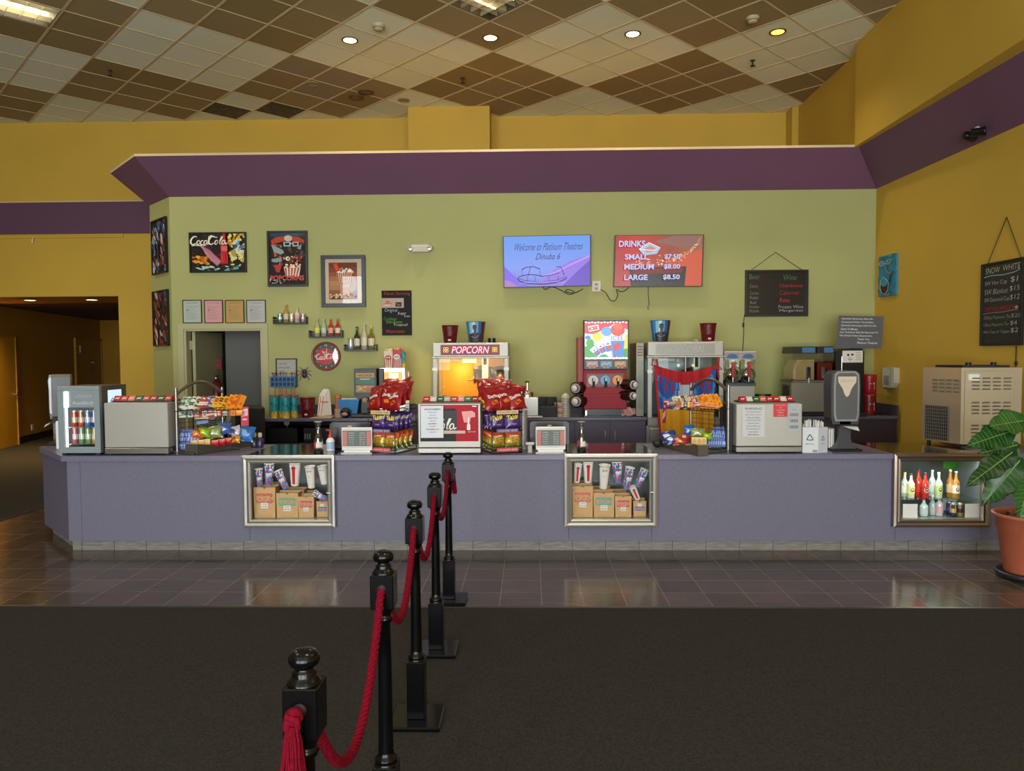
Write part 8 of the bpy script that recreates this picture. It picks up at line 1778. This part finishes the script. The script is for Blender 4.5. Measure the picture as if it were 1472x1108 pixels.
def troffer(lab, i0, i1, j, power, lit_col):
    c0 = node((i0+i1)/2, j+.5); L = (i1-i0)*G-.02; Wd = G-.02; rz = math.atan2(ci.y, ci.x); t = thing('troffer_light', lab, 'ceiling light', (c0.x, c0.y, ZC), rz)
    b = B(); BK3 = mat('3a3226', .5); WTi = mat('b8ae98', .4); hx, hy = L/2, Wd/2
    b.box(-hx, hx, -hy, -hy+.012, -.004, .1, BK3); b.box(-hx, hx, hy-.012, hy, -.004, .1, BK3); b.box(-hx, -hx+.012, -hy, hy, -.004, .1, BK3); b.box(hx-.012, hx, -hy, hy, -.004, .1, BK3); b.box(-hx, hx, -hy, hy, .1, .105, WTi); b.build('housing', t)
    b = B(); n1 = int(round(L/.145)); n2 = 4
    LVm = mat('c8bfa6', .25, .6)
    for k in range(1, n1): x = -hx+2*hx*k/n1; b.box(x-.002, x+.002, -hy+.012, hy-.012, .0, .06, LVm)
    for k in range(1, n2): y = -hy+2*hy*k/n2; b.box(-hx+.012, hx-.012, y-.002, y+.002, .0, .06, LVm)
    b.build('louvre_grid', t)
    for y in (-.15, .15):
        b = B(); b.tube([(-hx+.04, y, .078), (hx-.04, y, .078)], .014, mat(lit_col, .4, emit=power), 10); b.build('fluorescent_tube', t)
    return t
troffer('square louvred ceiling light at the top centre', troff[0][0], troff[0][0]+1, troff[0][1], 6, 'ffedb8')
troffer('long louvred ceiling light in the top left corner', TL[0]-1, TL[0]+1, TL[1], 26, 'fff6d0')
c0 = node(TL[0], TL[1]+.5); area('troffer_glow', (c0.x, c0.y, ZC-.02), (0, 0, math.atan2(ci.y, ci.x)), 1.15, .55, 28, (1, .88, .62))
c0 = node(troff[0][0]+.5, troff[0][1]+.5); area('troffer_glow', (c0.x, c0.y, ZC-.02), (0, 0, math.atan2(ci.y, ci.x)), .55, .55, 12, (1, .84, .55))
for px, py, lab in ((544, 36, 'round smoke detector on a white tile, left of centre'), (1082, 25, 'round smoke detector on a brown tile, at the upper right')):
    p = U(px, py, Z=ZC); t = thing('smoke_detector', lab, 'smoke detector', (p.x, p.y, ZC)); b = B(); b.lathe([(0, -.06), (.05, -.058), (.06, -.04), (.062, -.02), (.075, -.015), (.075, 0)], n=24, m=mat('b8ac8c', .5)); b.build('housing', t); b = B(); b.lathe([(.061, -.045), (.064, -.04), (.062, -.034)], n=24, m=mat('6a5f48', .6)); b.build('vent_ring', t)
for px, py, lab in ((158, 101, 'sprinkler head at the left of the ceiling'), (665, 112, 'sprinkler head near the middle of the ceiling'), (1082, 86.5, 'sprinkler head below the right smoke detector')):
    p = U(px, py, Z=ZC); t = thing('sprinkler_head', lab, 'sprinkler', (p.x, p.y, ZC)); b = B(); b.lathe([(.03, 0), (.035, -.006), (.012, -.012), (.012, -.04), (.006, -.07)], n=16, m=mat('3a2e1c', .4, .5)); b.lathe([(0, -.07), (.032, -.072), (.034, -.078), (0, -.08)], n=16, m=mat('2c2216', .4, .5)); b.build('sprinkler', t)
for px, py, r_, lab in ((512, 140, .115, 'nearer of two brown round ceiling speakers'), (526, 132.5, .115, 'farther of two brown round ceiling speakers'), (450, 120, .09, 'flat grey ceiling disc left of the speakers'), (580, 143.5, .09, 'small tan ceiling disc by the yellow pillar')):
    p = U(px, py, Z=ZC); t = thing('ceiling_speaker', lab, 'speaker', (p.x, p.y, ZC)); b = B(); b.lathe([(r_*.8, -.004), (r_*.86, -.014), (r_, -.01), (r_, 0)], n=28, m=mat('4a3a20' if r_ > .1 else '8a7a50', .5)); b.lathe([(0, -.005), (r_*.81, -.005)], n=28, m=mat('7a6040' if r_ > .1 else '9a8c70', .6)); b.build('grille', t)
# hall lights set in the opening soffit
for px, py, lab in ((43, 431, 'round light under the hall opening, at left'), (132, 430.5, 'round light under the hall opening, at right')):
    p = U(px, py, Z=OPZ); t = thing('ceiling_light', lab, 'ceiling light', (p.x, p.y, OPZ)); b = B(); b.lathe([(.1, 0), (.11, -.012), (.085, -.01)], n=24, m=mat('b89a5a', .4)); b.build('trim_ring', t); b = B(); b.lathe([(0, -.008), (.086, -.008)], n=24, m=mat('ffe2a0', .5, emit=7)); b.build('lens', t)
    spot('hall_downlight', (p.x, p.y, OPZ-.03), HALL_W*.75, (1, .64, .25), 130, 1.0, .08)
spot('hall_downlight', (-9.9, 13.3, OPZ-.05), HALL_W*2.6, (1, .66, .24), 140, 1.0, .1)
t = thing('ceiling_light', 'hall downlight beyond the left edge of the photo', 'ceiling light', (-9.9, 13.3, OPZ)); b = B(); b.lathe([(0, -.008), (.086, -.008)], n=24, m=mat('ffe2a0', .5, emit=7)); b.build('lens', t)
p = U(48, 344, Y=YU-.03); b = B(); b.tube([(0, 0, .03), (0, -.03, .0), (0, -.03, -.04)], .008, WHITE, 6); b.sphere((0, -.03, -.05), .015, WHITE, 8, 6); tag(b.build('wall_hook', loc=p), 'small white hook on the header above the hall opening', 'hook')
